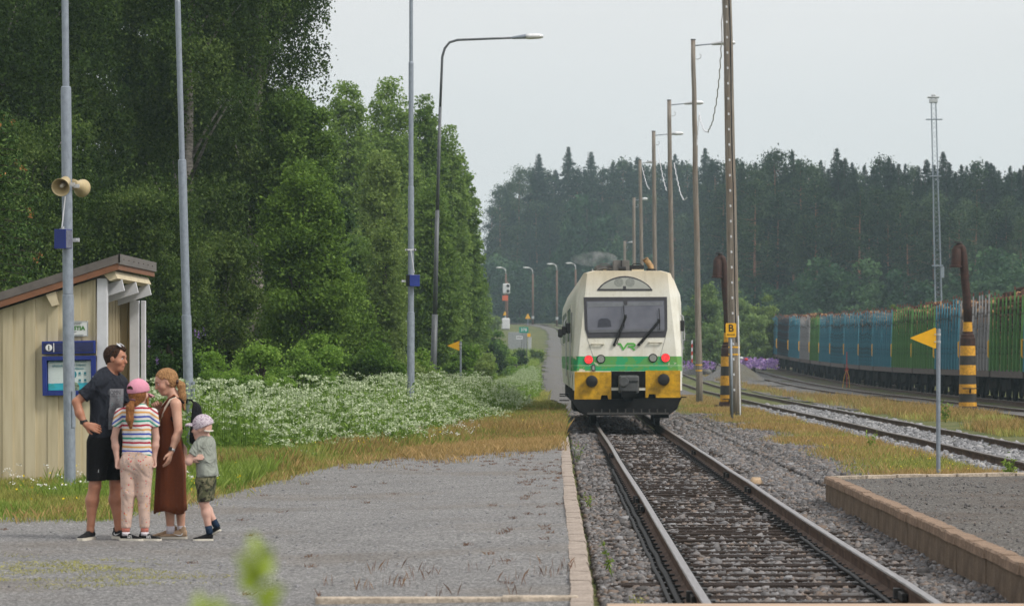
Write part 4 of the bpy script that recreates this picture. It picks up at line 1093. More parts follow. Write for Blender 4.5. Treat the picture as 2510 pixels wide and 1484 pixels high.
# right hand strip between the main line and the second track
n = 190000
x, y = scatter(n, 4.2, 7.0, 44.6, 150, r_)
lim = 4.75 + (vnoise(x, y, 0.35) - 0.5) * 1.5 - 0.2 * np.clip((y - 70) / 20, 0, 1) + 0.7 * np.clip((50 - y) / 5, 0, 1)
keep = (x > lim) & (x < 6.85) & (vnoise(x, y, 0.7) + 0.4 * r_.random(n) > 0.36) & (r_.random(n) < np.clip((x - lim) / 0.9, 0.08, 1) * np.clip(1.25 - y / 160, 0.4, 1))
red = vnoise(x, y, 0.33) + 0.7 * (r_.random(n) - 0.46)
k1 = keep & (red > 0.56); k2 = keep & ~k1 & (r_.random(n) < 0.62); k3 = keep & ~k1 & ~k2
blades('red_sorrel', x[k1], y[k1], gz(x[k1], y[k1]), 0.17, 0.006, M['sorrel'], 'orange sorrel strip left of the second track', 11)
blades('dry_grass', x[k2], y[k2], gz(x[k2], y[k2]), 0.12, 0.008, M['grass_dry'], 'yellow grass strip left of the second track', 12)
blades('grass', x[k3], y[k3], gz(x[k3], y[k3]), 0.10, 0.009, M['grass'], 'green grass in the strip left of the second track', 13)
n = 75000
x, y = scatter(n, 10.4, 13.1, 70, 230, r_)
keep = (r_.random(n) < np.where(y < 112, 1.0, 0.35) * (vnoise(x, y, 0.2) > 0.3)) & ~((y > 150) & (x > 11.6))
red = vnoise(x, y, 0.3) + 0.7 * (r_.random(n) - 0.50)
k1 = keep & (red > 0.52); k2 = keep & ~k1
blades('red_sorrel', x[k1], y[k1], gz(x[k1], y[k1]), 0.30, 0.012, M['sorrel'], 'orange sorrel around the right water crane', 14)
blades('dry_grass', x[k2], y[k2], gz(x[k2], y[k2]), 0.20, 0.014, M['grass_dry'], 'yellow grass between second and third track', 15)
# scattered flowers
cx, cy_ = scatter(260, -6.5, 0.0, 40, 100, r_); kk = cy_ > far_y(cx) + 0.6; cx, cy_ = cx[kk], cy_[kk]
dots('yellow_flowers', np.stack([cx, cy_, lz(cx, cy_) + 0.3], 1), 0.035, M['yellow_fl'], 'yellow flowers dotted in the grass', 16)
cx, cy_ = scatter(150, -7.4, -3.8, 33.5, 42, r_)
dots('yellow_flowers', np.stack([cx, cy_, lz(cx, cy_) + 0.2], 1), 0.028, M['yellow_fl'], 'yellow flowers in the grass in front of the shelter', 17)
cx, cy_ = scatter(46, -7.4, -3.8, 33.5, 42, r_); k = np.repeat(np.arange(46), 9)
dots('white_flowers', np.stack([cx[k] + r_.normal(0, 0.03, len(k)), cy_[k], lz(cx[k], cy_[k]) + 0.3 + r_.normal(0, 0.012, len(k))], 1), 0.022, M['white_fl'], 'white flower heads in front of the shelter', 18)
cx, cy_ = scatter(90, -4.5, -1.4, 54, 74, r_); k = np.repeat(np.arange(90), 10)
dots('dandelion_clocks', np.stack([cx[k] + r_.normal(0, 0.018, len(k)), cy_[k], lz(cx[k], cy_[k]) + 0.36 + r_.normal(0, 0.018, len(k))], 1), 0.02, M['white_fl'], 'dandelion clocks in front of the cow parsley', 19)
cx, cy_ = scatter(500, 4.9, 6.8, 46, 105, r_)
dots('yellow_flowers', np.stack([cx, cy_, gz(cx, cy_) + 0.2], 1), 0.022, M['yellow_fl'], 'tiny yellow flowers in the right grass strip', 20)
# lupins by the far gravel heaps, on the bank, and by the shelter bush
def lupins(label, pts, h, s, seed):
    r_ = np.random.default_rng(seed); k = np.repeat(np.arange(len(pts)), 16); p = np.asarray(pts)[k]
    t_ = r_.random(len(k)); p = p + np.stack([r_.normal(0, s, len(k)) * (1 - t_ * .7), r_.normal(0, s, len(k)), h * (0.5 + 0.5 * t_)], 1)
    return dots('lupins', p, s * 1.7, M['lupin'], label, seed)
a, b = scatter(85, 13.0, 15.6, 222, 240, r_)
lupins('purple lupins right of the gravel heap', np.stack([a, b, gz(a, b)], 1), 1.3, 0.09, 1)
a, b = scatter(35, 8.8, 11.2, 228, 240, r_)
lupins('purple lupins left of the gravel heap', np.stack([a, b, gz(a, b)], 1), 1.1, 0.08, 2)
p0 = np.array(P(487, 850, 55.0)); p1 = np.array(P(358, 865, 55.0)); p2 = np.array(P(384, 915, 55.0))
q = [p0 + (dx, 0, dz) for dx, dz in [(0, 0), (0.08, .05), (-.06, .03)]] + [p1 + (dx, 0, dz) for dx, dz in [(0, 0), (0.05, -.05)]] + [p2]
lupins('purple flower spikes on the bush beside the shelter', q, 0.28, 0.018, 3)
a = np.array([P(u, 905, 104)[0] for u in (1222, 1228, 1234, 1219, 1238)]); b = np.array([104.0, 105, 104, 103, 104.5])
lupins('small dark lupin group at the right end of the cow parsley', np.stack([a, b, lz(a, b)], 1), 0.75, 0.03, 4)
# weeds beside the tracks
def weed(label, x, y, z, h, n, mat, seed, leaf=0.05):
    r_ = np.random.default_rng(seed); root = thing('weed', label, 'weed', (x, y, z)); mb = MB(); pts = []
    for s in range(n):
        a = r_.uniform(0, 6.28); L = h * r_.uniform(0.6, 1.1); tip = Vector((math.cos(a) * L * 0.3, math.sin(a) * L * 0.3, L))
        mb.tube([(0, 0, 0), tuple(tip)], [0.004, 0.002], 4)
        for k in range(14):
            pts.append(np.array(tip) * r_.uniform(0.2, 1.0) + r_.normal(0, leaf * 0.5, 3))
    vv, ff = leaf_cards(np.array(pts), leaf, 0.5, -0.3, 0.4, r_)
    vv[:, 2] = np.maximum(vv[:, 2], 0.0)
    link('leaves', mesh_np('leaves', vv, ff, r_.random(len(ff))), mat, root); mb.build('stem', M['parsley_leaf'], root)
weed('green weed between left rail and platform edge', 0.50, 28.2, -0.2, 0.34, 3, M['grass'], 1)
weed('small weed beside the left rail near the picture bottom', 0.62, 24.4, -0.2, 0.14, 4, M['grass_dry'], 2, 0.03)
weed('tiny weed beside the left platform kerb further up', 0.42, 41, -0.2, 0.2, 4, M['grass'], 3)
weed('weed growing at the kerb end beside the train', 0.40, 58, -0.2, 0.4, 6, M['grass'], 4)
weed('leafy weed in front of the second track at the right edge', 6.55, 47.2, -0.15, 0.34, 9, M['grass'], 5, 0.07)
weed('leafy weed at the far kerb of the right platform', 6.9, 49.5, -0.15, 0.36, 9, M['grass'], 6, 0.07)
weed('single green weed in the sorrel right of the main line', 6.2, 64, -0.14, 0.42, 5, M['grass'], 7, 0.07)
weed('bright weed growing between second and third track', 11.0, 92, -0.14, 0.6, 8, M['grass'], 8, 0.1)

# out-of-focus sprig close to the camera
def sprig(label, u, v, y, scale, seed, hgt_):
    p = P(u, v, y); root = thing('leafy_sprig', label, 'plant', (p[0], p[1], p[2] - hgt_))
    mb = MB(); mb.tube([(0, 0, 0), (0.002, 0, hgt_ * 0.6), (0.006 * scale, 0, hgt_)], [0.0016, 0.0013, 0.0008], 6); mb.build('stem', M['parsley_leaf'], root)
    r_ = random.Random(seed)
    for k in range(7):
        z = hgt_ - 0.030 * scale + k * 0.0048 * scale; a = k * 2.4; L = 0.019 * scale * (1 - 0.05 * k)
        d = Vector((math.cos(a), math.sin(a) * 0.6, r_.uniform(0.5, 1.1))).normalized(); s = d.cross(Vector((0, 1, 0.2))).normalized()
        o = Vector((0.004 * scale, 0, z)); mb = MB()
        ring = [o, o + d * L * .35 + s * L * .3, o + d * L * .7 + s * L * .24, o + d * L, o + d * L * .7 - s * L * .24, o + d * L * .35 - s * L * .3]
        mb.prism([tuple(q) for q in ring], (0, 0.0004, 0)); mb.build('leaf', M['sprig'], root)
M['sprig'] = simple('yellow_green_sprig_leaf', (0.30, 0.40, 0.03), 0.6, 0, 0.1, 40)
sprig('blurred yellow green sprig standing in front of the camera', 612, 1350, 3.0, 1.55, 1, 1.45)
sprig('blurred low sprig cut by the bottom edge, left one', 478, 1492, 3.0, 1.5, 2, 1.35)
sprig('blurred low sprig cut by the bottom edge, middle one', 525, 1498, 3.05, 1.7, 3, 1.35)
sprig('blurred low sprig cut by the bottom edge, right one', 628, 1490, 3.0, 1.5, 4, 1.35)
# ------------------------------------------------------------------ shelter
M['cladding'] = None
t = NT('cream_board_cladding'); v = t.coord('Object'); nz = t.noise(t.coord('Object', (3, 3, 0.25)), 3, 5); n2 = t.noise(v, 1.2, 3)
c = t.ramp(nz, [(0.3, (0.44, 0.375, 0.24)), (0.55, (0.56, 0.485, 0.33)), (0.7, (0.60, 0.53, 0.37))])
c = t.mix(t.math('MULTIPLY', t.ramp(t.sep(t.coord('Object'))[2], [(0.0, (1, 1, 1)), (0.25, (0, 0, 0))]), 0.3), c, (0.30, 0.25, 0.15))
t.bsdf(c, 0.75, 0, t.bump(nz, 0.15, 0.01), 0.25); M['cladding'] = t.m
M['cream_shadow'] = simple('shaded_board_lining', (0.30, 0.245, 0.15), 0.8, 0, 0.15, 4, stretch=(1, 6, 0.4))  # darker cream: the shelter's inside shade is put into the colour
M['fascia'] = simple('reddish_brown_fascia', (0.20, 0.088, 0.045), 0.7, 0, 0.15, 5, stretch=(1, 1, 3))
M['roofsheet'] = simple('grey_brown_roof_sheet', (0.13, 0.115, 0.105), 0.55, 0.1, 0.18, 5)
M['white_trim'] = simple('white_trim_paint', (0.56, 0.57, 0.60), 0.6, 0, 0.08, 4, 0.05)
M['cream_beam'] = simple('cream_beam_paint', (0.56, 0.48, 0.33), 0.7, 0, 0.1, 4)

SY0, SY1 = 42.0, 45.4
sh = thing('waiting_shelter', 'cream boarded platform waiting shelter with sloping brown roof and open front', 'shelter', (-5.72, SY0, 0.05))
# local frame: x to the right (front, track side) from -3.2..0.14, y away from the camera, z up
def roof_z(x): return 2.73 + (x + 0.0) * 0.32        # underside line of the roof above the wall
mb = MB()
# end wall facing the camera: stepped lap boards, each board its own vertical strip leaning forward at one edge
bx = -3.3; i = 0
while bx < -0.19:
    w = 0.292; x1 = min(bx + w, -0.19)
    for (xa, ya, xb, yb) in [(bx, -0.004, bx + w * 0.55, -0.004), (bx + w * 0.55, -0.022, x1, -0.034)]:
        xb = min(xb, x1)
        if xb <= xa: continue
        mb.add([(xa, ya, 0.05), (xb, yb, 0.05), (xb, yb, roof_z(xb)), (xa, ya, roof_z(xa)), (xa, 0.03, 0.05), (xb, 0.03, 0.05), (xb, 0.03, roof_z(xb)), (xa, 0.03, roof_z(xa))],
               [(0, 1, 2, 3), (4, 7, 6, 5), (0, 3, 7, 4), (1, 5, 6, 2), (3, 2, 6, 7), (0, 4, 5, 1)])
    bx += w; i += 1
mb.build('end_wall', M['cladding'], sh)
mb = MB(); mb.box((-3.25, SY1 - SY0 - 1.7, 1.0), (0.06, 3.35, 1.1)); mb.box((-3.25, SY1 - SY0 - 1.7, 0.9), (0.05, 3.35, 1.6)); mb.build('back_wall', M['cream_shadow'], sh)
mb = MB()
n = 26
for k in range(n):
    xa = -3.2 + 3.1 * k / n
    mb.box((xa + 0.055, 3.36, roof_z(xa) / 2 + 0.02), (0.112, 0.03 + 0.008 * (k % 2), roof_z(xa) - 0.04))
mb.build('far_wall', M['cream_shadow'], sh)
# inner side lining of the open front and the horizontal rails seen through it
mb = MB()
for k in range(20):
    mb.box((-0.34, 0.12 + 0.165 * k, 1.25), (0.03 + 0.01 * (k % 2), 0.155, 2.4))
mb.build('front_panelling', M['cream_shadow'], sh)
mb = MB()
for z in (0.55, 1.08, 1.72): mb.box((-0.28, 1.7, z), (0.07, 3.2, 0.07))
mb.build('inner_rail', M['cream_beam'], sh)
mb = MB(); mb.box((-0.105, 0.0, 1.35), (0.13, 0.12, 2.66)); mb.build('corner_post', M['white_trim'], sh, bevel=0.006)
for (y, nm) in [(3.32, 'front_post')]:
    mb = MB(); mb.box((-0.12, y, 1.2), (0.13, 0.12, 2.5)); mb.box((0.0, y + 0.02, 1.2), (0.06, 0.10, 2.5)); mb.build(nm, M['white_trim'], sh, bevel=0.006)
# rafters poking out towards the track
for k, y in enumerate((0.30, 1.70, 3.10)):
    mb = MB(); x0, x1 = -3.2, 0.10
    mb.prism([(x0, y, roof_z(x0) - 0.09), (x1, y, roof_z(x1) - 0.09), (x1 + 0.035, y, roof_z(x1) - 0.235), (x0, y, roof_z(x0) - 0.245)], (0, 0.07, 0))
    mb.build('rafter', M['white_trim'], sh)
mb = MB()
mb.prism([(-0.08, -0.10, roof_z(-0.08) + 0.02), (0.06, -0.10, roof_z(0.06) + 0.02), (0.10, -0.10, roof_z(0.1) - 0.085), (0.0, -0.10, roof_z(0.0) - 0.085)], (0, 3.5, 0))
mb.build('eaves_beam', M['cream_beam'], sh)
for (xx, zz) in [(-0.82, 0), (-2.1, 0)]:
    mb = MB(); mb.prism([(xx, -0.12, roof_z(xx) - 0.0), (xx + 0.13, -0.12, roof_z(xx + .13)), (xx + 0.16, -0.12, roof_z(xx) - 0.13), (xx + 0.08, -0.12, roof_z(xx) - 0.15)], (0, 0.12, 0)); mb.build('purlin_end', M['cream_beam'], sh)
# roof: fascia + sheet
mb = MB(); xa, xb = -3.5, 0.12
mb.prism([(xa, -0.16, roof_z(xa) + 0.02), (xb, -0.16, roof_z(xb) + 0.02), (xb, -0.16, roof_z(xb) + 0.105), (xa, -0.16, roof_z(xa) + 0.105)], (0, 0.03, 0))
mb.prism([(xb - 0.03, -0.13, roof_z(xb) + 0.02), (xb, -0.13, roof_z(xb) + 0.02), (xb, -0.13, roof_z(xb) + 0.11), (xb - 0.03, -0.13, roof_z(xb) + 0.11)], (0, 3.75, 0))
mb.build('fascia', M['fascia'], sh)
mb = MB()
mb.prism([(xa, -0.17, roof_z(xa) + 0.112), (xb + 0.02, -0.17, roof_z(xb) + 0.112), (xb + 0.02, -0.17, roof_z(xb) + 0.22), (xa, -0.17, roof_z(xa) + 0.22)], (0, 0.02, 0))
mb.prism([(xa, -0.15, roof_z(xa) + 0.115), (xb, -0.15, roof_z(xb) + 0.115), (xb, -0.15, roof_z(xb) + 0.20), (xa, -0.15, roof_z(xa) + 0.20)], (0, 3.8, 0))
mb.prism([(xb, -0.17, roof_z(xb) + 0.09), (xb + 0.02, -0.17, roof_z(xb) + 0.09), (xb + 0.02, -0.17, roof_z(xb) + 0.22), (xb, -0.17, roof_z(xb) + 0.22)], (0, 3.84, 0))
for k in range(7): mb.ell((xb + 0.025, 0.2 + 0.5 * k, roof_z(xb) + 0.16), (0.008, 0.02, 0.01), 6, 4)
mb.build('roof', M['roofsheet'], sh)
mb = MB(); mb.box((-1.7, 1.75, 0.03), (3.2, 3.4, 0.08)); mb.build('floor_slab', M['kerb_pale'], sh)
mb = MB(); mb.box((-2.9, 1.7, 0.48), (0.4, 3.0, 0.05)); mb.box((-2.9, 0.4, 0.24), (0.3, 0.06, 0.44)); mb.box((-2.9, 3.0, 0.24), (0.3, 0.06, 0.44)); mb.build('bench', M['cream_beam'], sh)

# information board on the end wall
def on_wall(u, v): p = P(u, v, SY0 - 0.05); return p
def wall_obj(name, label, cat, u0, v0, u1, v1):
    a = on_wall(u0, v0); b = on_wall(u1, v1)
    cx, cz = (a[0] + b[0]) / 2, (a[2] + b[2]) / 2
    return thing(name, label, cat, (cx, SY0 - 0.04, cz)), abs(b[0] - a[0]), abs(a[2] - b[2])
ib, w, h = wall_obj('information_board', 'blue framed information board with timetable posters on the shelter wall', 'notice board', 105, 835, 236, 968)
ib.rotation_euler = (0, R(-1.0), 0)
HD = h * 0.235
mb = MB(); mb.box((0, -0.03, h / 2 - HD / 2), (w - 0.005, 0.11, HD)); mb.build('header_box', M['blue_box'], ib, bevel=0.006)
mb = MB(); mb.box((0, -0.088, h / 2 - HD / 2 + 0.002), (w * 0.93, 0.004, HD * 0.72)); mb.build('header_panel', simple('scratched_dark_blue_panel', (0.018, 0.024, 0.09), 0.35, 0, 0.3, 14, stretch=(1, 1, 3)), ib)
zc = -h / 2 + (h - HD - 0.03) / 2; H2 = h - HD - 0.03
mb = MB()
for (cx, cz, ww, hh) in [(-w / 2 + 0.03, zc, 0.06, H2), (w / 2 - 0.03, zc, 0.06, H2), (0, zc + H2 / 2 - 0.027, w - 0.122, 0.054), (0, zc - H2 / 2 + 0.03, w - 0.122, 0.06)]:
    mb.box((cx, -0.03, cz), (ww, 0.09, hh))
mb.box((0, 0.0, zc), (w - 0.124, 0.02, H2 - 0.118))
mb.build('frame', M['blue_box'], ib, bevel=0.004)
t = NT('timetable_poster'); g = t.coord('Object'); s_ = t.sep(g)
nz = t.noise(t.coord('Object', (1, 1, 2.2)), 5, 4)
wave = t.math('ADD', s_[2], t.math('MULTIPLY', nz, 0.02))
bl = t.ramp(nz, [(0.35, (0.02, 0.30, 0.42)), (0.55, (0.03, 0.42, 0.50)), (0.7, (0.02, 0.28, 0.22))])
lines = t.math('GREATER_THAN', t.math('FRACT', t.math('MULTIPLY', s_[2], 46)), 0.55)
nl = t.math('GREATER_THAN', t.noise(t.coord('Object', (30, 1, 60)), 3, 2), 0.52)
body = t.mix(t.math('MULTIPLY', t.math('MULTIPLY', lines, nl), 0.35), (0.60, 0.68, 0.66), (0.15, 0.2, 0.2))
t.bsdf(t.mix(t.math('GREATER_THAN', wave, -0.085), bl, body), 0.35, 0, None, 0.5); pm = t.m
pw = (w - 0.125) / 2
for sx, lab in ((-1, 'left poster'), (1, 'right poster')):
    mb = MB(); mb.box((0, 0, 0), (pw - 0.012, 0.004, H2 - 0.135)); o = mb.build('poster', pm, ib); o.location = (sx * pw / 2, -0.018, zc); o['label'] = 'white and turquoise %s behind glass' % lab
teal = simple('teal_print', (0.02, 0.20, 0.26), 0.5); ink = simple('dark_print', (0.05, 0.07, 0.08), 0.5); whitep = simple('white_print', (0.75, 0.75, 0.75), 0.5)
text_obj('poster_text', 'Kaukoliikenteen\naikataulut', 0.052, teal, ib, (-pw / 2 - 0.0, -0.023, zc + H2 * 0.31), sx=0.8)
text_obj('poster_text', 'Nyt voit ostat\nliput helposti\nverkkoon', 0.046, teal, ib, (pw / 2 - 0.03, -0.023, zc + H2 * 0.27), sx=0.85)
text_obj('poster_text', 'VR', 0.04, ink, ib, (pw - 0.06, -0.023, zc + H2 * 0.40), bold=0.001)
mb = MB()
for (dx, dz) in [(0.13, 0.03), (0.20, 0.03), (0.13, -0.06), (0.20, -0.06)]:
    mb.box((dx, -0.022, zc + dz), (0.028, 0.003, 0.028)); mb.box((dx, -0.022, zc + dz - 0.026), (0.035, 0.003, 0.005))
mb.ell((0.06, -0.022, zc + 0.015), (0.032, 0.003, 0.045), 12, 8)
mb.build('poster_icons', teal, ib)
mb = MB(); mb.ell((0.055, -0.024, zc - 0.155), (0.07, 0.003, 0.075), 16, 8); mb.build('poster_emblem', simple('grey_green_emblem', (0.18, 0.24, 0.16), 0.6, 0, 0.6, 30), ib)
zi = h / 2 - HD / 2
mb = MB(); mb.cyl((-w / 2 + 0.095, -0.089, zi), (-w / 2 + 0.095, -0.094, zi), 0.043, n=24); mb.box((-w / 2 + 0.158, -0.092, zi), (0.009, 0.004, 0.115)); mb.build('information_symbol', whitep, ib)
text_obj('symbol_letter', 'i', 0.088, simple('black_print', (0.01, 0.01, 0.012), 0.5), ib, (-w / 2 + 0.095, -0.096, zi - 0.003), bold=0.003)
mb = MB(); mb.cyl((w / 2 - 0.03, -0.076, zc - 0.02), (w / 2 - 0.03, -0.084, zc - 0.02), 0.011); mb.build('lock', M['galv_light'], ib)
# small white sign above it
sg, w, h = wall_obj('company_sign', 'small white contractor sign with green lettering on the shelter wall', 'sign', 157, 786, 216, 824)
mb = MB(); mb.box((0, -0.01, 0), (w, 0.008, h)); mb.build('sign_plate', simple('white_sign_sheet', (0.62, 0.64, 0.63), 0.4, 0, 0.05, 5), sg, bevel=0.01)
mb = MB(); 
for (a, b, c_, d_) in [(0, h / 2 - .004, w - .02, .004), (0, -h / 2 + .004, w - .02, .004), (w / 2 - .004, 0, .004, h - .02), (-w / 2 + .004, 0, .004, h - .02)]: mb.box((a, -0.017, b), (c_, 0.003, d_))
mb.build('sign_border', ink, sg)
text_obj('sign_text', 'DESTIA', 0.070, simple('dark_green_print', (0.05, 0.19, 0.03), 0.5), sg, (-0.005, -0.018, 0.006), bold=0.003, sx=1.05)
text_obj('sign_text', 'Radan kunnossapito\nDestia Rail Oy', 0.019, ink, sg, (0, -0.018, 0.068))
text_obj('sign_text', 'www.destia.fi', 0.02, ink, sg, (-0.05, -0.018, -0.038))
text_obj('sign_text', 'Raideliikenteen ohjaus 0200 000 000', 0.013, ink, sg, (0.0, -0.018, -0.078))

# ------------------------------------------------------------------ poles of the platform
def stepped_pole(name, label, base, top, secs, mat, group=None, hatch=True, cat='lamp pole', n=20):
    """base, top: world points; secs: [(fraction along, radius)] each section starts there"""
    b = Vector(base); d = Vector(top) - b
    root = thing(name, label, cat, base, group=group)
    for i, (f0, r0) in enumerate(secs):
        f1 = secs[i + 1][0] if i + 1 < len(secs) else 1.0
        mb = MB(); a = d * f0; c_ = d * f1
        e_ = (c_ - a).normalized()
        mb.tube([a, a + e_ * 0.001, c_ - e_ * 0.05, c_ - e_ * 0.01, c_], [r0, r0, r0, r0 * 0.96, r0 * 0.80], n)
        mb.build('pole_section', mat, root, True, angle=40)
    if hatch:
        mb = MB(); r0 = secs[0][1]; mb.box((r0 * 0.72, -r0 * 0.69, 1.05), (0.05, 0.008, 0.44), Matrix.Rotation(R(46), 3, 'Z')); mb.build('service_door', mat, root)
    return root
def on_ray(u, v, y): return P(u, v, y)
ya = 39.2
stepped_pole('lamp_pole', 'thick grey stepped lamp pole in front of the shelter, carrying the loudspeaker', P(172, 1216, ya), P(156, -330, ya), [(0, 0.069), ((1216 - 720) / 1546, 0.062), ((1216 - 212) / 1546, 0.041), (0.86, 0.03)], M['galv'], 'grey platform lamp poles')
yb = 52.0
stepped_pole('lamp_pole', 'grey stepped lamp pole behind the woman with the backpack', (P(467, 1128, yb)[0], yb, 0.06), P(427, -300, yb), [(0, 0.077), ((1128 - 770) / 1428, 0.066), ((1128 - 390) / 1428, 0.045), (0.79, 0.038)], M['galv'], 'grey platform lamp poles')
yc = 72.5
stepped_pole('lamp_pole', 'grey stepped lamp pole at the end of the platform with a small blue box', (P(1007, 1058, yc)[0], yc, 0.03), P(1008, -300, yc), [(0, 0.082), ((1058 - 762) / 1358, 0.068), ((1058 - 455) / 1358, 0.055), ((1058 - 150) / 1358, 0.042)], M['galv'], 'grey platform lamp poles')

# horn loudspeaker and the two blue boxes
hp = P(171, 455, ya)
hl = thing('horn_loudspeaker', 'pair of beige horn loudspeakers clamped to the thick lamp pole', 'loudspeaker', (hp[0], ya, hp[2]))
def horn(dirv, off, parent, mat, full=True):
    d = Vector(dirv).normalized(); q = d.to_track_quat('Z', 'Y'); rings = []; n = 24
    prof = [(-0.16, 0.052), (-0.155, 0.062), (-0.05, 0.064), (0.0, 0.070), (0.05, 0.084), (0.09, 0.103), (0.108, 0.112), (0.108, 0.107), (0.09, 0.098), (0.04, 0.075), (-0.02, 0.055), (-0.05, 0.03)]
    for z, r_ in prof:
        rings.append([tuple(q @ Vector((r_ * math.cos(2 * math.pi * k / n), r_ * math.sin(2 * math.pi * k / n), z)) + Vector(off)) for k in range(n)])
    mb = MB(); mb.rings(rings); mb.build('horn', mat, parent, True)
    mb = MB(); mb.tube([q @ Vector((0, 0, -0.06)) + Vector(off), q @ Vector((0, 0, 0.055)) + Vector(off), q @ Vector((0, 0, 0.065)) + Vector(off)], [0.034, 0.024, 0.015], 14); mb.build('reflex_cone', M['horn_cone'], parent, True)
horn((-0.10, -1, -0.36), (-0.055, -0.20, 0.0), hl, M['beige_horn'])
horn((0.30, 1.0, -0.15), (0.075, 0.20, 0.0), hl, M['beige_horn'])
mb = MB(); mb.box((0.04, -0.085, 0.015), (0.07, 0.03, 0.035)); mb.box((0.09, -0.05, -0.005), (0.07, 0.012, 0.045)); mb.cyl((-0.05, -0.1, 0), (0.09, 0.1, 0), 0.018); mb.build('bracket', M['galv_light'], hl)
mb = MB(); a = P(163, 482, ya); b = P(155, 560, ya)
mb.tube([(a[0] - hp[0], -0.10, a[2] - hp[2]), (b[0] - hp[0], -0.11, b[2] - hp[2])], 0.008, 6); mb.build('cable_conduit', M['white_paint'], hl)
def blue_box(label, u0, u1, v0, v1, y, side):
    a = P(u0, v0, y); b = P(u1, v1, y); w = b[0] - a[0]; h = a[2] - b[2]
    r_ = thing('junction_box', label, 'junction box', ((a[0] + b[0]) / 2, y - 0.14, b[2]), R(-28 * side))
    mb = MB(); mb.box((0, 0, h / 2), (w * 0.9, w * 0.7, h * 0.97)); mb.build('cabinet', M['blue_box'], r_, bevel=0.004)
    mb = MB(); mb.box((side * (w * 0.45 + 0.003), 0, h / 2), (0.006, w * 0.62, h * 0.9)); mb.build('side_plate', simple('greyish_side_plate', (0.14, 0.145, 0.19), 0.3, 0, 0.2, 20) if side > 0 else M['black'], r_)
    mb = MB(); mb.cyl((0, 0, h * 0.98), (0, 0, h * 0.98 + 0.035), 0.014); mb.box((0, 0, h * 0.99), (0.07, 0.05, 0.01)); mb.build('cable_gland', M['galv_light'], r_)
    mb = MB(); mb.box((side * w * 0.72, 0.07, h * 0.45), (0.10, 0.012, 0.045)); mb.cyl((side * w * 0.82, 0.062, h * 0.45), (side * w * 0.82, 0.052, h * 0.45), 0.012); mb.build('clamp_bracket', M['white_paint'], r_)
    return r_
blue_box('blue metal junction box under the horn loudspeaker', 140, 178, 562, 611, ya, 1)
blue_box('small blue junction box on the pole at the platform end', 998, 1028, 673, 702, yc, -1)
br = P(1007, 612, yc); r_ = thing('clamp_bracket', 'white clamp bracket above the small blue junction box', 'bracket', (br[0], yc - 0.06, br[2]))
mb = MB(); mb.box((0, 0, 0), (0.24, 0.02, 0.035)); mb.build('clamp_bar', M['white_paint'], r_)
a = P(1016, 668, yc); mb = MB(); mb.tube([(0.0, -0.02, 0), (a[0] - br[0], -0.06, a[2] - br[2])], 0.009, 6); mb.build('cable_conduit', M['white_paint'], r_)
mb = MB(); mb.cyl((0.085, -0.01, 0), (0.085, -0.02, 0), 0.012); mb.cyl((-0.085, -0.01, 0), (-0.085, -0.02, 0), 0.012); mb.build('bolt', M['darksteel'], r_)

# arched street lamp
yd = 106.0; px = yd / 8000
b0 = (P(1060, 1000, yd)[0], yd, 0.03); rt = thing('street_lamp', 'tall dark grey street lamp with long horizontal arm over the platform end', 'street lamp', b0)
def L_(u, v): p = P(u, v, yd); return Vector((p[0] - b0[0], 0, p[2] - b0[2]))
def seg(a, b, ra, rb): mb = MB(); mb.tube([a, (a + b) / 2, b], [ra, (ra + rb) / 2, rb], 14); mb.build('pole_section', M['galv_dark'], rt, True)
seg(Vector((0, 0, 0)), L_(1066, 770), 0.105, 0.098); seg(L_(1066, 770), L_(1072, 515), 0.075, 0.07); seg(L_(1072, 515), L_(1079, 262), 0.058, 0.05)
mb = MB(); mb.tube([L_(1079, 262), L_(1082, 190), L_(1084, 140), L_(1090, 119), L_(1102, 104), L_(1122, 98), L_(1150, 97), L_(1200, 95), L_(1256, 93)], [0.045, 0.043, 0.042, 0.042, 0.04, 0.04, 0.038, 0.037, 0.036], 12); mb.build('arm', M['galv_dark'], rt, True)
def luminaire(parent, p0, p1, w, h, mat_body, mat_glass):
    """body from p0 to p1 (local), a tapering housing then a clear bowl"""
    a = Vector(p0); b = Vector(p1); d = b - a
    def ring(t_, ww, hh, up):
        c_ = a + d * t_; n = 12
        return [tuple(c_ + Vector((0, math.cos(2 * math.pi * k / n) * ww / 2, up + math.sin(2 * math.pi * k / n) * hh / 2))) for k in range(n)]
    mb = MB(); mb.rings([ring(0, w * .35, h * .3, 0), ring(0.08, w * .5, h * .5, 0), ring(0.45, w * .9, h * .8, h * .1), ring(0.46, w * .8, h * .7, h * .1)]); mb.build('housing', mat_body, parent, True, angle=50)
    mb = MB(); mb.rings([ring(0.46, w * .9, h * .85, h * .1), ring(0.6, w, h * 0.95, h * .08), ring(0.85, w, h * 0.9, h * .04), ring(0.97, w * .8, h * .6, 0), ring(1.0, w * .5, h * .25, -h * .05)]); mb.build('bowl', mat_glass, parent, True)
luminaire(rt, L_(1252, 93), L_(1332, 89), 0.3, 0.20, M['galv'], M['lamp_glass'])

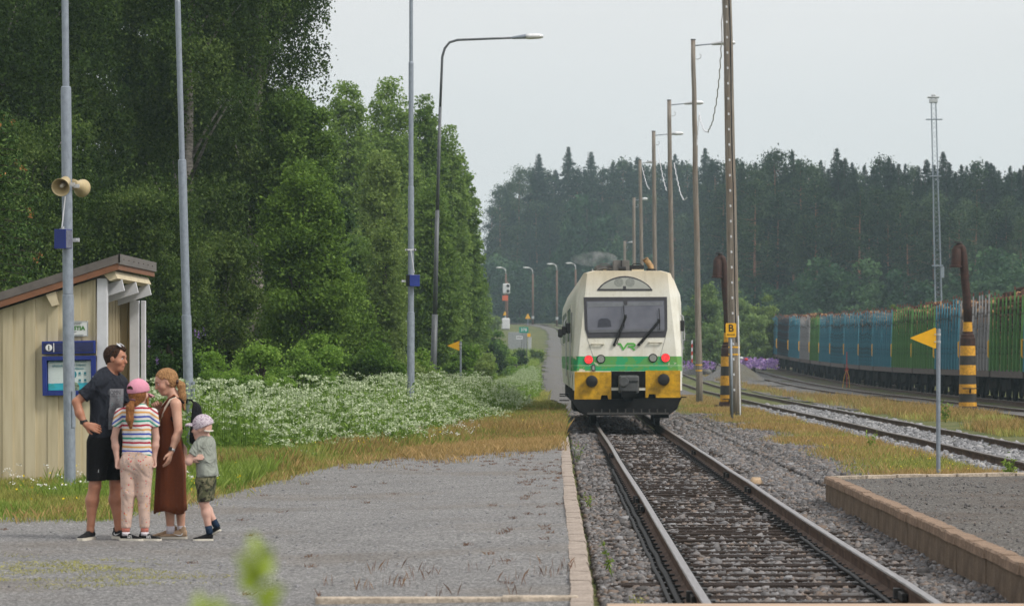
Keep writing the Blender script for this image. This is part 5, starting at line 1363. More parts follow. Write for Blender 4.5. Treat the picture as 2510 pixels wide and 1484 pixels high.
# yellow arrow signs on posts
def arrow_sign(label, u, vb, yy, w, h, zt, post_r=0.032, zg=None):
    x = (u - 1361) / 8000 * yy; g = float(gz(x, yy)) if zg is None else zg
    r_ = thing('arrow_sign', label, 'sign', (x, yy, g), group='yellow arrow signs')
    mb = MB(); mb.cyl((0, 0, 0), (0, 0, zt - g), post_r, n=14); mb.build('post', M['galv'], r_, True, angle=40)
    zc_ = zt - g - 0.06 - h / 2 + 0.08
    pts = []; 
    tri = [(-w - post_r, zc_), (-post_r - 0.005, zc_ + h / 2), (-post_r - 0.005, zc_ - h / 2)]
    n = 3; rr_ = 0.022; cs = (sum(p[0] for p in tri) / 3, sum(p[1] for p in tri) / 3)
    for k in range(3):
        p = Vector(tri[k]); a = Vector(tri[k - 1]); b = Vector(tri[(k + 1) % 3])
        pa = p + (a - p).normalized() * rr_; pb = p + (b - p).normalized() * rr_
        pts += [(pa.x, -0.03, pa.y), ((pa.x * .25 + p.x * .5 + pb.x * .25), -0.03, (pa.y * .25 + p.y * .5 + pb.y * .25)), (pb.x, -0.03, pb.y)]
    mb = MB(); mb.prism(pts, (0, 0.006, 0)); mb.build('arrow_plate', M['yellow'], r_)
    mb = MB()
    for dz in (0.055, -0.055):
        mb.cyl((0, 0, zc_ + dz - 0.016), (0, 0, zc_ + dz + 0.016), post_r + 0.006, n=14)
        mb.cyl((-post_r - 0.02, -0.032, zc_ + dz), (-post_r - 0.02, -0.042, zc_ + dz), 0.011, n=8)
    mb.build('clamp', M['galv_light'], r_)
arrow_sign('yellow triangular arrow plate on a grey post beyond the right platform', 2300, 1157, 48.6, 0.40, 0.32, P(2300, 805, 48.6)[2])
arrow_sign('yellow triangular arrow plate on a post behind the cow parsley', 1129, 940, 105, 0.40, 0.32, P(1128, 836, 105)[2], zg=0.0)

# brake test sign with the letter B
yy = 93.0; x = (1791.5 - 1361) / 8000 * yy; g = -0.14
r_ = thing('letter_sign', 'yellow sign with a black letter B over a double arrow, on a thin post', 'sign', (x, yy, g))
zt = P(0, 825, yy)[2] - g; 
mb = MB(); mb.tube([(0.035, 0, 0), (0.0, 0, zt + 0.2)], 0.035, 12); mb.build('post', M['galv'], r_, True)
W_, H_ = 0.30, 0.40; zc_ = zt + H_ / 2 - 0.01
def rrect(w, h, r0, y, n=5):
    pts = []
    for (sx, sz, a0) in [(1, 1, 0), (-1, 1, 90), (-1, -1, 180), (1, -1, 270)]:
        for k in range(n):
            a = R(a0 + 90 * k / (n - 1)); pts.append((sx * (w / 2 - r0) + r0 * math.cos(a), y, sz * (h / 2 - r0) + r0 * math.sin(a)))
    return pts
mb = MB(); mb.prism([(a, b, c_ + zc_) for a, b, c_ in rrect(W_, H_, 0.03, -0.055)], (0, 0.008, 0)); mb.build('sign_plate', M['yellow'], r_)
text_obj('letter', 'B', 0.29, M['black'], r_, (0.0, -0.058, zc_ + 0.048), bold=0.006, sx=0.95)
mb = MB(); mb.box((0, -0.058, zc_ - 0.125), (0.16, 0.004, 0.016))
for s in (-1, 1): mb.prism([(s * 0.115, -0.06, zc_ - 0.125), (s * 0.075, -0.06, zc_ - 0.098), (s * 0.085, -0.06, zc_ - 0.125), (s * 0.075, -0.06, zc_ - 0.152)], (0, 0.004, 0))
mb.build('double_arrow', M['black'], r_)

# ------------------------------------------------------------------ wooden poles with lamps
t = NT('grey_weathered_pole_timber'); v = t.coord('Object', (14, 14, 0.5)); nz = t.noise(v, 2, 6, 0.7)
c = t.ramp(nz, [(0.3, (0.10, 0.085, 0.07)), (0.5, (0.22, 0.19, 0.16)), (0.72, (0.36, 0.32, 0.28))])
c = t.mix(t.math('MULTIPLY', t.ramp(t.noise(t.coord('Object', (1, 1, 0.4)), 1.3, 4), [(0.52, (0, 0, 0)), (0.7, (1, 1, 1))]), 0.5), c, (0.20, 0.12, 0.07))
t.bsdf(c, 0.85, 0, t.bump(nz, 0.6, 0.02), 0.2); M['pole_wood'] = t.m
wp = [  # base u, base v(None = on the ground), top u, top v, y, r_base, r_top, lamp
 (1803, None, 1777, -260, 99, 0.180, 0.125), (1715, None, 1699, 98, 128, 0.135, 0.085), (1651, None, 1640, 246, 158, 0.135, 0.095), (1608, None, 1602, 322, 182, 0.14, 0.10),
 (1577, None, 1569, 392, 208, 0.13, 0.10), (1554, None, 1554, 484, 258, 0.15, 0.12), (1531, None, 1531, 590, 335, 0.16, 0.13)]
wl_ = ['nearest wooden pole with small white tags and a cable down its side', 'second wooden pole from the front, slim lamp above a hooked cable', 'third wooden pole, its lamp arm crossing the second pole',
       'fourth wooden pole behind the railcar roof', 'fifth wooden pole behind the railcar roof', 'sixth wooden pole with its white lamp low against the forest', 'farthest and shortest wooden pole left of the others']
for i, (ub, _, ut, vt, y, rb, rtp) in enumerate(wp):
    xb = (ub - 1361) / 8000 * y; zb = float(gz(xb, y)) - 0.1
    tp = P(ut, vt, y); root = thing('wooden_lamp_pole', wl_[i], 'lamp pole', (xb, y, zb), group='wooden lamp poles right of the main line')
    T_ = Vector((tp[0] - xb, 0, tp[2] - zb)); n = 14; rr0 = random.Random(i)
    pts = [T_ * (k / n) + Vector((rr0.uniform(-0.012, 0.012), 0, 0)) for k in range(n + 1)]
    mb = MB(); mb.tube(pts, [rb + (rtp - rb) * k / n for k in range(n + 1)], 14); mb.build('pole', M['pole_wood'], root, True)
    mb = MB(); mb.cyl(tuple(T_), tuple(T_ + Vector((0, 0, 0.03))), rtp + 0.02, n=12); mb.build('cap', M['galv_dark'], root)
    s = 1.0
    A = T_ + Vector((rtp, 0, -0.22)); lamp_l = {0: 1.5, 1: 1.45, 2: 1.4, 3: 1.35, 4: 0.5, 5: 0.2, 6: 0.1}[i]
    arm_end = A + Vector((0.62 if i < 4 else 0.25, -0.0, 0.06))
    mb = MB(); mb.tube([A - Vector((rtp, 0, 0)), A, arm_end], [0.035, 0.028, 0.024], 8); mb.build('arm', M['galv'], root)
    luminaire(root, tuple(arm_end), tuple(arm_end + Vector((0.95 if i < 4 else 0.7, -0.2 if i > 3 else 0, 0.05))), 0.34, 0.22, M['galv_light'], M['lamp_glass'])
    mb = MB(); hk = T_ * (1 - 0.75 / T_.length); mb.tube([hk + Vector((rtp, 0, 0)), hk + Vector((rtp + 0.12, 0, 0)), hk + Vector((rtp + 0.2, 0, 0.05)), hk + Vector((rtp + 0.22, 0, 0.15)), hk + Vector((rtp + 0.15, 0, 0.2))], 0.016, 6); mb.build('hook', M['galv_light'], root)
    if i < 2:
        for dz in (0.0, 0.22):
            z_ = (CAMZ - ((895 if i else 852) - 874) / 8000 * y) - zb - dz; f_ = z_ / T_.z
            mb = MB(); c_ = T_ * f_; mb.cyl(tuple(c_), tuple(c_ + Vector((0, 0, 0.045))), rb + (rtp - rb) * f_ + 0.006, n=16); mb.build('yellow_band', M['yellow'], root)
    if i == 0:
        for k in range(34):
            mb = MB(); f_ = 0.06 + k * 0.029; c_ = T_ * f_; mb.box((c_.x - 0.03, -(rb + (rtp - rb) * f_) - 0.004, c_.z), (0.05, 0.008, 0.07), Matrix.Rotation(R(-8), 3, 'Y')); mb.build('white_tag', M['white_paint'], root)
        mb = MB(); mb.tube([T_ * (k / 20) + Vector((0.06 + 0.01 * math.sin(k), -(rb + (rtp - rb) * k / 20) * 0.92, 0)) for k in range(3, 21)], 0.018, 6); mb.build('cable', M['black'], root)
        mb = MB(); mb.tube([T_ * f_ + Vector((0.135, -0.12, 0)) for f_ in (0.01, 0.1, 0.2)], 0.022, 8); mb.build('cable_cover', M['lamp_glass'], root)
# hanging looped cables between the poles
def hanging(label, pts, r0=0.02):
    mb = MB(); P0 = Vector(pts[0]); q = []
    for i in range(len(pts) - 1):
        for k in range(8): q.append(Vector(pts[i]).lerp(Vector(pts[i + 1]), k / 8))
    q.append(Vector(pts[-1]))
    q = [p + Vector((0.02 * math.sin(j * 2.1), 0, 0.02 * math.cos(j * 2.1))) - P0 for j, p in enumerate(q)]
    mb.tube(q, r0, 6); o = mb.build('hanging_cable', M['white_paint'], None, True); o.location = P0
    return tag(o, label, 'cable', 'looped cables between the wooden poles')
hanging('curled pale cable looping from the nearest to the second wooden pole', [P(1773, -60, 100), P(1768, 120, 101), P(1763, 190, 104), P(1756, 250, 107), P(1746, 300, 111), P(1735, 323, 115), P(1726, 320, 119), P(1718, 298, 124), P(1714, 275, 127.5)])
hanging('short pale cable hanging down the right side of the second wooden pole', [P(1714, 280, 127.5), P(1711, 310, 127.5), P(1709, 340, 127.6), P(1708, 358, 127.6)])
hanging('pale cable loop hanging between the second and third wooden pole', [P(1652, 400, 157.5), P(1660, 440, 155), P(1668, 475, 150), P(1676, 491, 146), P(1684, 484, 142)])
hanging('pale cable loop hanging right of the fourth wooden pole', [P(1612, 360, 181), P(1618, 400, 179), P(1626, 440, 176), P(1634, 468, 172)])
hanging('pale cable loop hanging right of the fifth wooden pole', [P(1574, 410, 207), P(1580, 435, 205), P(1586, 455, 202), P(1592, 464, 200)])

# ------------------------------------------------------------------ water cranes
def water_crane(label, ub, yb, ztop_v, s=1.0, lean=-0.0):
    x = (ub - 1361) / 8000 * yb; g = float(gz(x, yb)) - 0.02
    r_ = thing('water_crane', label, 'water crane', (x, yb, g), group='old water cranes with yellow and black bands')
    k = yb / 8000.0
    def z(v): return CAMZ - (v - 874) * k - g
    off = 1015 if True else 0
    dv = (ztop_v - 592)       # shift in picture rows against the right crane
    Z = lambda v: z(v + dv)
    mb = MB(); mb.tube([(0, 0, 0), (0, 0, 0.10), (0, 0, 0.16), (0, 0, 0.30)], [0.50, 0.47, 0.34, 0.30], 20)
    for q in range(6):
        a = q * math.pi / 3; mb.box((0.42 * math.cos(a), 0.42 * math.sin(a), 0.12), (0.10, 0.10, 0.14), Matrix.Rotation(a, 3, 'Z'))
    mb.build('base', M['rustiron'], r_, True, angle=35)
    bands = [(988, 1006, 'yellow_dull', .295, .30), (971, 988, 'blackband', .288, .295), (942, 962 + 9, 'yellow_dull', .283, .288), (920, 942, 'blackband', .278, .283), (900 - 18, 920 - 18 + 4, 'yellow_dull', .27, .276), (904 - 2, 920, 'blackband', .276, .28),
             (866, 884 - 0, 'blackband', .268, .272), (848, 866 + 0, 'yellow_dull', .264, .268)]
    zs = [(1003, 984, 'yellow_dull'), (984, 964, 'blackband'), (964, 942, 'yellow_dull'), (942, 921, 'blackband'), (921, 903, 'yellow_dull'), (903, 884, 'blackband'), (884, 866, 'yellow_dull'), (866, 846, 'blackband')]
    zs = [(1003, 985, 'yellow_dull'), (985, 964, 'blackband'), (964, 941, 'yellow_dull'), (941, 918, 'blackband'), (918, 894, 'yellow_dull'), (894, 871, 'blackband'), (871, 847, 'yellow_dull')]
    for i, (va, vb_, m_) in enumerate(zs):
        ra = 0.295 - i * 0.007; rb_ = 0.295 - (i + 1) * 0.007
        mb = MB(); mb.tube([(0, 0, Z(va)), (0, 0, Z(vb_))], [ra, rb_], 24); mb.build('painted_band', M[m_], r_, True, angle=40)
    mb = MB(); mb.tube([(0, 0, Z(847)), (0, 0, Z(828)), (0, 0, Z(826)), (0, 0, Z(820)), (0, 0, Z(818)), (0, 0, Z(812))], [0.245, 0.24, 0.22, 0.22, 0.175, 0.17], 24); mb.build('collar', M['rustiron'], r_, True, angle=30)
    mb = MB(); mb.tube([(0, 0, Z(812)), (0, 0, Z(789))], [0.15, 0.145], 20); mb.build('painted_band', M['yellow_dull'], r_, True, angle=40)
    # the bent pipe leaning slightly to the left and hooking over to the left-front
    xt = -0.20
    mb = MB(); mb.tube([(0, 0, Z(789)), (-0.02, 0, Z(740)), (-0.08, 0, Z(690)), (-0.13, 0, Z(640)), (-0.155, 0, Z(622)), (-0.20, -0.02, Z(608)), (-0.27, -0.04, Z(602)), (-0.34, -0.06, Z(608)), (-0.37, -0.07, Z(618))],
                       [0.135, 0.135, 0.135, 0.135, 0.135, 0.135, 0.13, 0.13, 0.13], 18); mb.build('standpipe', M['rustiron'], r_, True)
    mb = MB(); mb.tube([(-0.36, -0.06, Z(604)), (-0.37, -0.07, Z(612)), (-0.38, -0.08, Z(640)), (-0.39, -0.08, Z(650)), (-0.39, -0.08, Z(651)), (-0.39, -0.08, Z(655))], [0.08, 0.155, 0.165, 0.165, 0.20, 0.20], 18); mb.build('spout', M['rustiron'], r_, True, angle=40)
    mb = MB(); mb.cyl((-0.33, -0.05, Z(606)), (-0.31, -0.05, Z(594)), 0.05, n=10); mb.cyl((-0.31, -0.05, Z(596)), (-0.31, -0.05, Z(592)), 0.15, 0.13, n=12); mb.build('valve_wheel', M['darksteel'], r_)
    mb = MB(); mb.box((0.04, -0.36, Z(951)), (0.50, 0.09, 0.035)); mb.cyl((0.04, -0.36, Z(952)), (0.04, -0.28, Z(962)), 0.035, 0.03, 8); mb.build('hand_wheel', M['darksteel'], r_, bevel=0.01)
    return r_
water_crane('rusty water crane with yellow and black bands at the right', 2372, 105.0, 592)
water_crane('rusty water crane half hidden behind the nearest wooden pole', 1784, 117.0, 618)

# ------------------------------------------------------------------ lattice mast
y = 300.0; k = y / 8000; x = (2304 - 1361) * k; g = float(gz(x, y))
ms = thing('lattice_mast', 'slender galvanised lattice light mast rising behind the wagons', 'light mast', (x, y, g))
top = P(2288, 238, y); T_ = Vector((top[0] - x, 0, top[2] - g)); mb = MB(); n = 56
def corner(f_, c_):
    w = 0.30 - 0.06 * f_ - (0.03 if f_ > 0.55 else 0)
    return T_ * f_ + Vector([(-w, -w, 0), (w, -w, 0), (w, w, 0), (-w, w, 0)][c_])
for c_ in range(4): mb.tube([corner(q / 8, c_) for q in range(9)], 0.032, 5)
for q in range(n):
    for c_ in range(4):
        a, b = corner(q / n, c_), corner((q + 1) / n, (c_ + 1) % 4)
        if q % 2: a, b = corner(q / n, (c_ + 1) % 4), corner((q + 1) / n, c_)
        mb.tube([a, b], 0.014, 4)
mb.build('lattice', M['galv'], ms)
for f_, d_ in ((0.915, (1.5, 0.5, 0.08)), (0.10, (1.0, 0.9, 0.1)), (0.36, (0.95, 0.8, 0.12)), (0.70, (1.0, 0.8, 0.1))):
    mb = MB(); mb.box(tuple(T_ * f_), d_); mb.build('cross_platform', M['galv'], ms)
mb = MB(); mb.box(tuple(T_ * 0.36 + Vector((0.45, 0, -0.6))), (0.3, 0.3, 1.0)); mb.build('control_box', M['galv'], ms)
mb = MB()
mb.box(tuple(T_ + Vector((0, 0, -0.35))), (0.75, 0.6, 0.35)); mb.box(tuple(T_ + Vector((0, 0, -0.02))), (1.05, 0.7, 0.14)); mb.box(tuple(T_ + Vector((0, 0, 0.15))), (0.4, 0.4, 0.2))
mb.build('floodlight_head', M['galv_light'], ms, bevel=0.05)

# ------------------------------------------------------------------ timber wagons
def paint(name, a, b, worn=0.25):
    t = NT(name); v = t.coord('Object', (4, 4, 0.8)); nz = t.noise(v, 2.2, 6, 0.7); n2 = t.noise(t.coord('Object'), 7, 5, 0.7)
    c = t.ramp(nz, [(0.3, a), (0.7, b)])
    c = t.mix(t.ramp(n2, [(0.62 - worn * .3, (0, 0, 0)), (0.74 - worn * .3, (1, 1, 1))]), c, (0.05, 0.04, 0.04))
    t.bsdf(c, 0.95, 0, None, 0.04); return t.m
WC = {'blue': paint('blue_stake_paint', (0.045, 0.155, 0.215), (0.09, 0.275, 0.36)), 'green': paint('green_stake_paint', (0.06, 0.15, 0.05), (0.13, 0.28, 0.09)),
      'grey': paint('grey_stake_paint', (0.21, 0.212, 0.218), (0.34, 0.343, 0.35)), 'rusty': paint('rusty_blue_stake_paint', (0.045, 0.10, 0.13), (0.05, 0.14, 0.20), 0.75),
      'teal': paint('faded_teal_stake_paint', (0.04, 0.14, 0.19), (0.075, 0.23, 0.30), 0.42)}
M['wagon_dark'] = simple('grimy_underframe', (0.014, 0.012, 0.011), 0.95, 0, 0.5, 4, spec=0.05)
M['wagon_sole'] = simple('dusty_brown_sole_bar', (0.095, 0.075, 0.068), 0.85, 0, 0.3, 5)
M['stake_tip'] = simple('bare_rusty_stake_tips', (0.12, 0.045, 0.03), 0.8)
t = NT('pine_log_bark'); r0 = t.attr('r'); nz = t.noise(t.coord('Object', (3, 1, 3)), 2, 4)
t.bsdf(t.ramp(t.math('ADD', t.math('MULTIPLY', r0, 0.7), t.math('MULTIPLY', nz, 0.35)), [(0.2, (0.05, 0.03, 0.02)), (0.5, (0.14, 0.08, 0.05)), (0.75, (0.30, 0.16, 0.08)), (0.95, (0.50, 0.33, 0.18))]), 0.95, 0, None, 0.03); M['log'] = t.m
HALF = 1.43
def stake_me(mat):
    mb = MB()
    def ring(z, wx, wy): return [(-wx, -wy, z), (wx, -wy, z), (wx, wy, z), (-wx, wy, z)]
    mb.rings([ring(0, .058, .12), ring(1.2, .054, .11), ring(2.85, .026, .045), ring(2.98, .022, .035)])
    me = mb.mesh('stake'); me.materials.append(mat); return me
def tip_me():
    mb = MB(); mb.rings([[(-.035, -.035, 2.98), (.035, -.035, 2.98), (.035, .035, 2.98), (-.035, .035, 2.98)], [(-.02, -.02, 3.12), (.02, -.02, 3.12), (.02, .02, 3.12), (-.02, .02, 3.12)]])
    me = mb.mesh('stake_tip'); me.materials.append(M['stake_tip']); return me
STK = {k_: stake_me(m_) for k_, m_ in WC.items()}; TIP = tip_me()
def wheel_me():
    mb = MB()
    for sx in (-0.8, 0.8): mb.cyl((sx - 0.06, 0, 0.46), (sx + 0.06, 0, 0.46), 0.46, n=20)
    mb.cyl((-0.8, 0, 0.46), (0.8, 0, 0.46), 0.07, n=8); me = mb.mesh('wheelset'); me.materials.append(M['wagon_dark']); return me
WHE = wheel_me()
mb = MB()
for sx in (-1, 1): mb.prism([(sx * 1.03, -1.35, 0.42), (sx * 1.03, -0.9, 0.30), (sx * 1.03, 0.9, 0.30), (sx * 1.03, 1.35, 0.42), (sx * 1.03, 1.1, 0.75), (sx * 1.03, -1.1, 0.75)], (0.08 * sx, 0, 0))
for yy in (-0.9, 0.9): mb.box((-1.08, yy, 0.45), (0.16, 0.3, 0.3))
mb.box((0, 0, 0.62), (2.2, 0.5, 0.25)); BOG = mb.mesh('bogie'); BOG.materials.append(M['wagon_dark'])
segs = [(2640, 2510, 'blue'), (2507, 2426, 'green'), (2424, 2353, 'grey'), (2351, 2293, 'blue'), (2290, 2236, 'green'), (2235, 2187, 'green'), (2186, 2140, 'blue'), (2139, 2106, 'teal'), (2105, 2070, 'blue'),
        (2069, 2036, 'teal'), (2035, 2009, 'blue'), (2008, 1986, 'green'), (1984, 1961, 'grey'), (1959, 1934, 'blue'), (1932, 1906, 'rusty'), (1904, 1889, 'teal')]
wlab = ['blue staked timber wagon cut by the right picture edge', 'tall green staked timber wagon nearest the right edge', 'grey staked timber wagon behind the water crane', 'blue staked timber wagon left of the banded water crane',
        'green staked timber wagon behind the yellow arrow sign', 'green staked timber wagon left of the yellow arrow sign', 'blue staked timber wagon next to the left green one', 'faded teal timber wagon behind the red marker stake',
        'blue timber wagon two left of the red marker stake', 'faded teal timber wagon in the middle of the far row', 'blue timber wagon right of the small far green one', 'far green timber wagon between blue and grey ones',
        'far grey timber wagon left of the far green one', 'blue timber wagon left of the far grey one', 'dark rusty timber wagon near the far end of the row', 'last faded timber wagon at the far left end of the row']
for i, (ua, ub, cname) in enumerate(segs):
    XN = 18.65 - HALF
    y0 = XN * 8000 / (ua - 1361); y1 = XN * 8000 / (ub - 1361); L = y1 - y0; ym = (y0 + y1) / 2; g = float(hgt(ym)) 
    slope = (float(hgt(y1)) - float(hgt(y0))) / L
    wg = thing('timber_wagon', wlab[i], 'timber wagon', (18.65, ym, g), group='timber wagons standing in a row')
    wg.rotation_euler = (math.atan(slope), 0, 0)
    mb = MB()
    mb.box((0, 0, 1.02), (2.3, L - 0.15, 0.22)); mb.build('deck', M['wagon_dark'], wg)
    mb = MB()
    for sx in (-1, 1): mb.box((sx * (HALF - 0.06), 0, 1.08), (0.10, L - 0.2, 0.30))
    mb.build('sole_bar', M['wagon_sole'], wg)
    for yy in (-L * 0.3, L * 0.3):
        o = link('bogie', BOG, None, wg); o.location = (0, yy, 0.08)
        for d_ in (-0.9, 0.9): w_ = link('wheelset', WHE, None, o); w_.location = (0, d_, -0.08)
    for yy in (-L / 2 + 0.5, L / 2 - 0.5, 0): mb = MB(); mb.box((-1.2, yy, 0.70), (0.12, 0.5, 0.35)); mb.box((-1.15, yy + 0.5, 0.62), (0.2, 0.9, 0.25)); mb.build('brake_box', M['wagon_dark'], wg)
    ns = max(6, int(L / 0.92))
    for sx in (-1, 1):
        for k_ in range(ns if sx < 0 else 6):
            nn = ns if sx < 0 else 6
            st = link('stake', STK[cname], None, wg)
            yy = -L / 2 + 0.22 + (L - 0.44) * k_ / (nn - 1) + random.uniform(-0.08, 0.08) * (0 < k_ < nn - 1)
            st.location = (sx * HALF, yy, 1.17); st.rotation_euler = (random.uniform(-0.008, 0.008), sx * -0.012, 0); st.scale = (1.0, 1.25 if k_ in (0, nn - 1) else 0.9, random.uniform(0.94, 1.03))
            if sx < 0:
                tp_ = link('stake_tip', TIP, None, st); tp_.location = (0, 0, 0)
    mb = MB(); yy = -L / 2 + 0.04
    mb.tube([(-HALF - 0.03, yy, 1.75), (-HALF - 0.03, yy, 2.35)], 0.03, 6); mb.tube([(-HALF - 0.03, yy, 2.35), (-HALF + 0.2, yy, 2.35)], 0.03, 6); mb.tube([(-HALF - 0.03, yy, 1.75), (-HALF + 0.1, yy, 1.6)], 0.03, 6)
    mb.build('yellow_handrail', M['yellow'], wg)
    # the load: logs of varied girth lying along the wagon
    rr0 = np.random.default_rng(400 + i); mb = MB(); top = {1: 3.0, 2: 2.72, 0: 2.9}.get(i, 2.9); zz = 1.24; rows = 0; fr = []
    Lh = (L - 0.9) / 2; cuts = [(-L / 2 + 0.3, -0.12), (0.12, L / 2 - 0.3)] if L > 7 else [(-L / 2 + 0.3, L / 2 - 0.3)]
    V = []; Fc = []; at = []; n0 = 0
    for (ca, cb) in cuts:
        zz = 1.24; hh = top + rr0.uniform(-0.12, 0.12); row = 0
        while zz < 1.24 + hh:
            xx = -HALF + 0.14 + 0.05 * (row % 2)
            crown = 1.0
            while xx < HALF - 0.1:
                rad = rr0.uniform(0.075, 0.135)
                if zz > 1.24 + hh - 0.35 * (abs(xx) / HALF) ** 2 - 0.1 * rr0.random(): xx += 0.2; continue
                a_ = ca + rr0.uniform(0, 0.35); b_ = cb - rr0.uniform(0, 0.35); n = 7
                ang = np.arange(n) * 2 * np.pi / n + rr0.random()
                dz = rr0.normal(0, 0.03, 2); dx = rr0.normal(0, 0.02, 2)
                for q, yy in enumerate((a_, b_)):
                    V.append(np.stack([xx + rad + dx[q] + rad * np.cos(ang), np.full(n, yy), zz + rad + dz[q] + rad * np.sin(ang)], 1))
                # sides as quads; ends as degenerate-free fans from a centre vertex
                V.append(np.array([[xx + rad + dx[0], a_, zz + rad + dz[0]], [xx + rad + dx[1], b_, zz + rad + dz[1]]]))
                base = n0; n0 += 2 * n + 2; q = rr0.random() * 0.7
                for k_ in range(n):
                    k2 = (k_ + 1) % n
                    Fc += [(base + k_, base + k2, base + n + k2), (base + k_, base + n + k2, base + n + k_), (base + 2 * n, base + k2, base + k_), (base + 2 * n + 1, base + n + k_, base + n + k2)]
                    at += [q, q, 0.95, 0.95]
                xx += rad * 2 * 0.98
            zz += 0.185; row += 1
    o = link('log_load', mesh_np('log_load', np.concatenate(V), np.array(Fc), np.array(at)), M['log'])
    o.location = wg.location; o.rotation_euler = wg.rotation_euler
    tag(o, 'pine logs stacked on the ' + wlab[i], 'log pile', 'log loads on the timber wagons', 'stuff')

# red marker stake with yellow tape beside the wagons
p = P(2079, 947, 178); r_ = thing('marker_stake', 'red marker stake with hanging yellow tape in front of the wagons', 'marker', (16.35, 183, 0.0))
mb = MB(); mb.tube([(0, 0, 0), (0.0, 0, 2.0)], 0.022, 6); mb.tube([(0.0, 0, 1.1), (-0.12, 0, 0.95), (0.1, 0, 0.98), (0.02, 0, 1.15)], 0.022, 6); mb.build('stake', M['red'], r_)
mb = MB(); mb.tube([(0, 0, 1.05), (-0.15, 0, 0.6), (-0.24, 0, 0.0)], 0.015, 5); mb.tube([(0, 0, 1.05), (0.12, 0, 0.6), (0.16, 0, 0.0)], 0.015, 5); mb.build('yellow_tape', M['yellow'], r_)
# red and white striped snow stake and coloured marker stones beyond the second pole
def snow_stake(label, u, v0, v1, y):
    a = P(u, v0, y); b = P(u, v1, y); x_ = a[0]; g = b[2]; r_ = thing('snow_stake', label, 'marker', (x_, y, g)); n = 6; h = a[2] - g
    for k_ in range(n):
        mb = MB(); mb.cyl((0, 0, h * k_ / n), (0, 0, h * (k_ + 1) / n), 0.05, n=8); mb.build('stripe', M['red'] if k_ % 2 == 0 else M['white_paint'], r_)
snow_stake('red and white striped stake just left of the second wooden pole', 1696, 833, 888, 228)
for (lb, u, v_, y, m_) in [('white marker ball by the gravel heap', 1817, 877, 226, 'white_paint'), ('small red marker ball by the gravel heap', 1829, 880, 225, 'red'), ('red marker ball near the last wagon', 1873, 881, 238, 'red'), ('white marker ball near the last wagon', 1882, 881, 238, 'white_paint')]:
    x_ = (u - 1361) / 8000 * y; r0 = 0.15; mb = MB(); mb.ell((0, 0, r0 * 0.6), (r0, r0, r0 * 0.7), 12, 8); o = mb.build('marker_ball', M[m_], None, True); o.location = (x_, y, CAMZ - (v_ - 874) / 8000 * y - 0.1); tag(o, lb, 'marker')

# ------------------------------------------------------------------ far line: lamps, signal, cabinet, kilometre post
M['rust_post'] = simple('brown_far_post', (0.16, 0.095, 0.07), 0.8)
def ground_at(u, v, y0=150, y1=640):
    best = None
    for y in np.arange(y0, y1, 1.0):
        x_ = (u - 1361) / 8000 * y
        vv = 874 - (float(gz(x_, y)) - CAMZ) / y * 8000
        if best is None or abs(vv - v) < best[0]: best = (abs(vv - v), y, x_)
    return best[2], best[1], float(gz(best[2], best[1]))
fl = [(1174, 660, 'leftmost far track lamp, half behind the leafy branches', 478), (1240, 656, 'far track lamp above the signal', 476), (1306, 656, 'far track lamp between the signal and the railcar', 474), (1365, 647, 'far track lamp nearest the left side of the railcar', 470),
      (1411, 645, 'far track lamp rising behind the left corner of the railcar roof', 466)]
for (u, vt, lb, y) in fl:
    x_ = (u - 1361) / 8000 * y; g = float(gz(x_, y)); zt = CAMZ - (vt - 874) / 8000 * y - g
    r_ = thing('track_lamp', lb, 'street lamp', (x_, y, g), group='small lamps along the curve')
    mb = MB(); mb.tube([(0, 0, 0), (0, 0, zt - 0.9)], [0.15, 0.12], 8); mb.build('post', M['rust_post'], r_, True)
    mb = MB(); mb.tube([(0, 0, zt - 0.9), (-0.03, 0, zt - 0.45), (-0.2, 0, zt - 0.12), (-0.55, 0, zt)], [0.07, 0.07, 0.06, 0.06], 8); mb.build('arm', M['galv_light'], r_, True)
    mb = MB(); mb.ell((-0.95, 0, zt + 0.03), (0.5, 0.15, 0.10), 12, 8); mb.build('lamp_head', M['lamp_glass'], r_, True)
    mb = MB(); mb.cyl((0, 0, 0.9), (0, 0, 1.3), 0.19, n=10); mb.build('collar', M['galv_light'], r_)
y = 432; x_ = (1243 - 1361) / 8000 * y; g = float(gz(x_, y)); K = y / 8000
r_ = thing('track_signal', 'pale signal head with round lenses on a dark mast by the curve', 'signal', (x_, y, g))
Zf = lambda v: CAMZ - (v - 874) * K - g
mb = MB(); mb.tube([(0, 0, 0), (0, 0, Zf(690))], 0.14, 8); mb.build('mast', M['rust_post'], r_, True)
mb = MB(); mb.box((-0.1, -0.2, Zf(707)), (0.95, 0.25, 1.35)); mb.build('signal_head', M['white_paint'], r_, bevel=0.12)
for z_ in (700, 713):
    mb = MB(); mb.cyl((0.12, -0.34, Zf(z_)), (0.12, -0.40, Zf(z_)), 0.2, n=14); mb.build('lens', M['black'], r_)
mb = MB(); mb.box((-0.25, -0.2, Zf(730)), (0.75, 0.05, 0.68)); mb.build('orange_plate', simple('orange_red_plate', (0.62, 0.12, 0.05), 0.5), r_)
r2 = thing('relay_box', 'small white rounded equipment box at the foot of the signal', 'cabinet', (x_ - 0.15, y - 2, g - 0.1))
mb = MB(); mb.box((0, 0, 0.8), (1.05, 0.8, 1.5)); mb.build('box_body', M['white_paint'], r2, bevel=0.15)
mb = MB(); mb.box((0, 0, 0.06), (1.0, 0.8, 0.12)); mb.build('plinth', M['galv_dark'], r2)
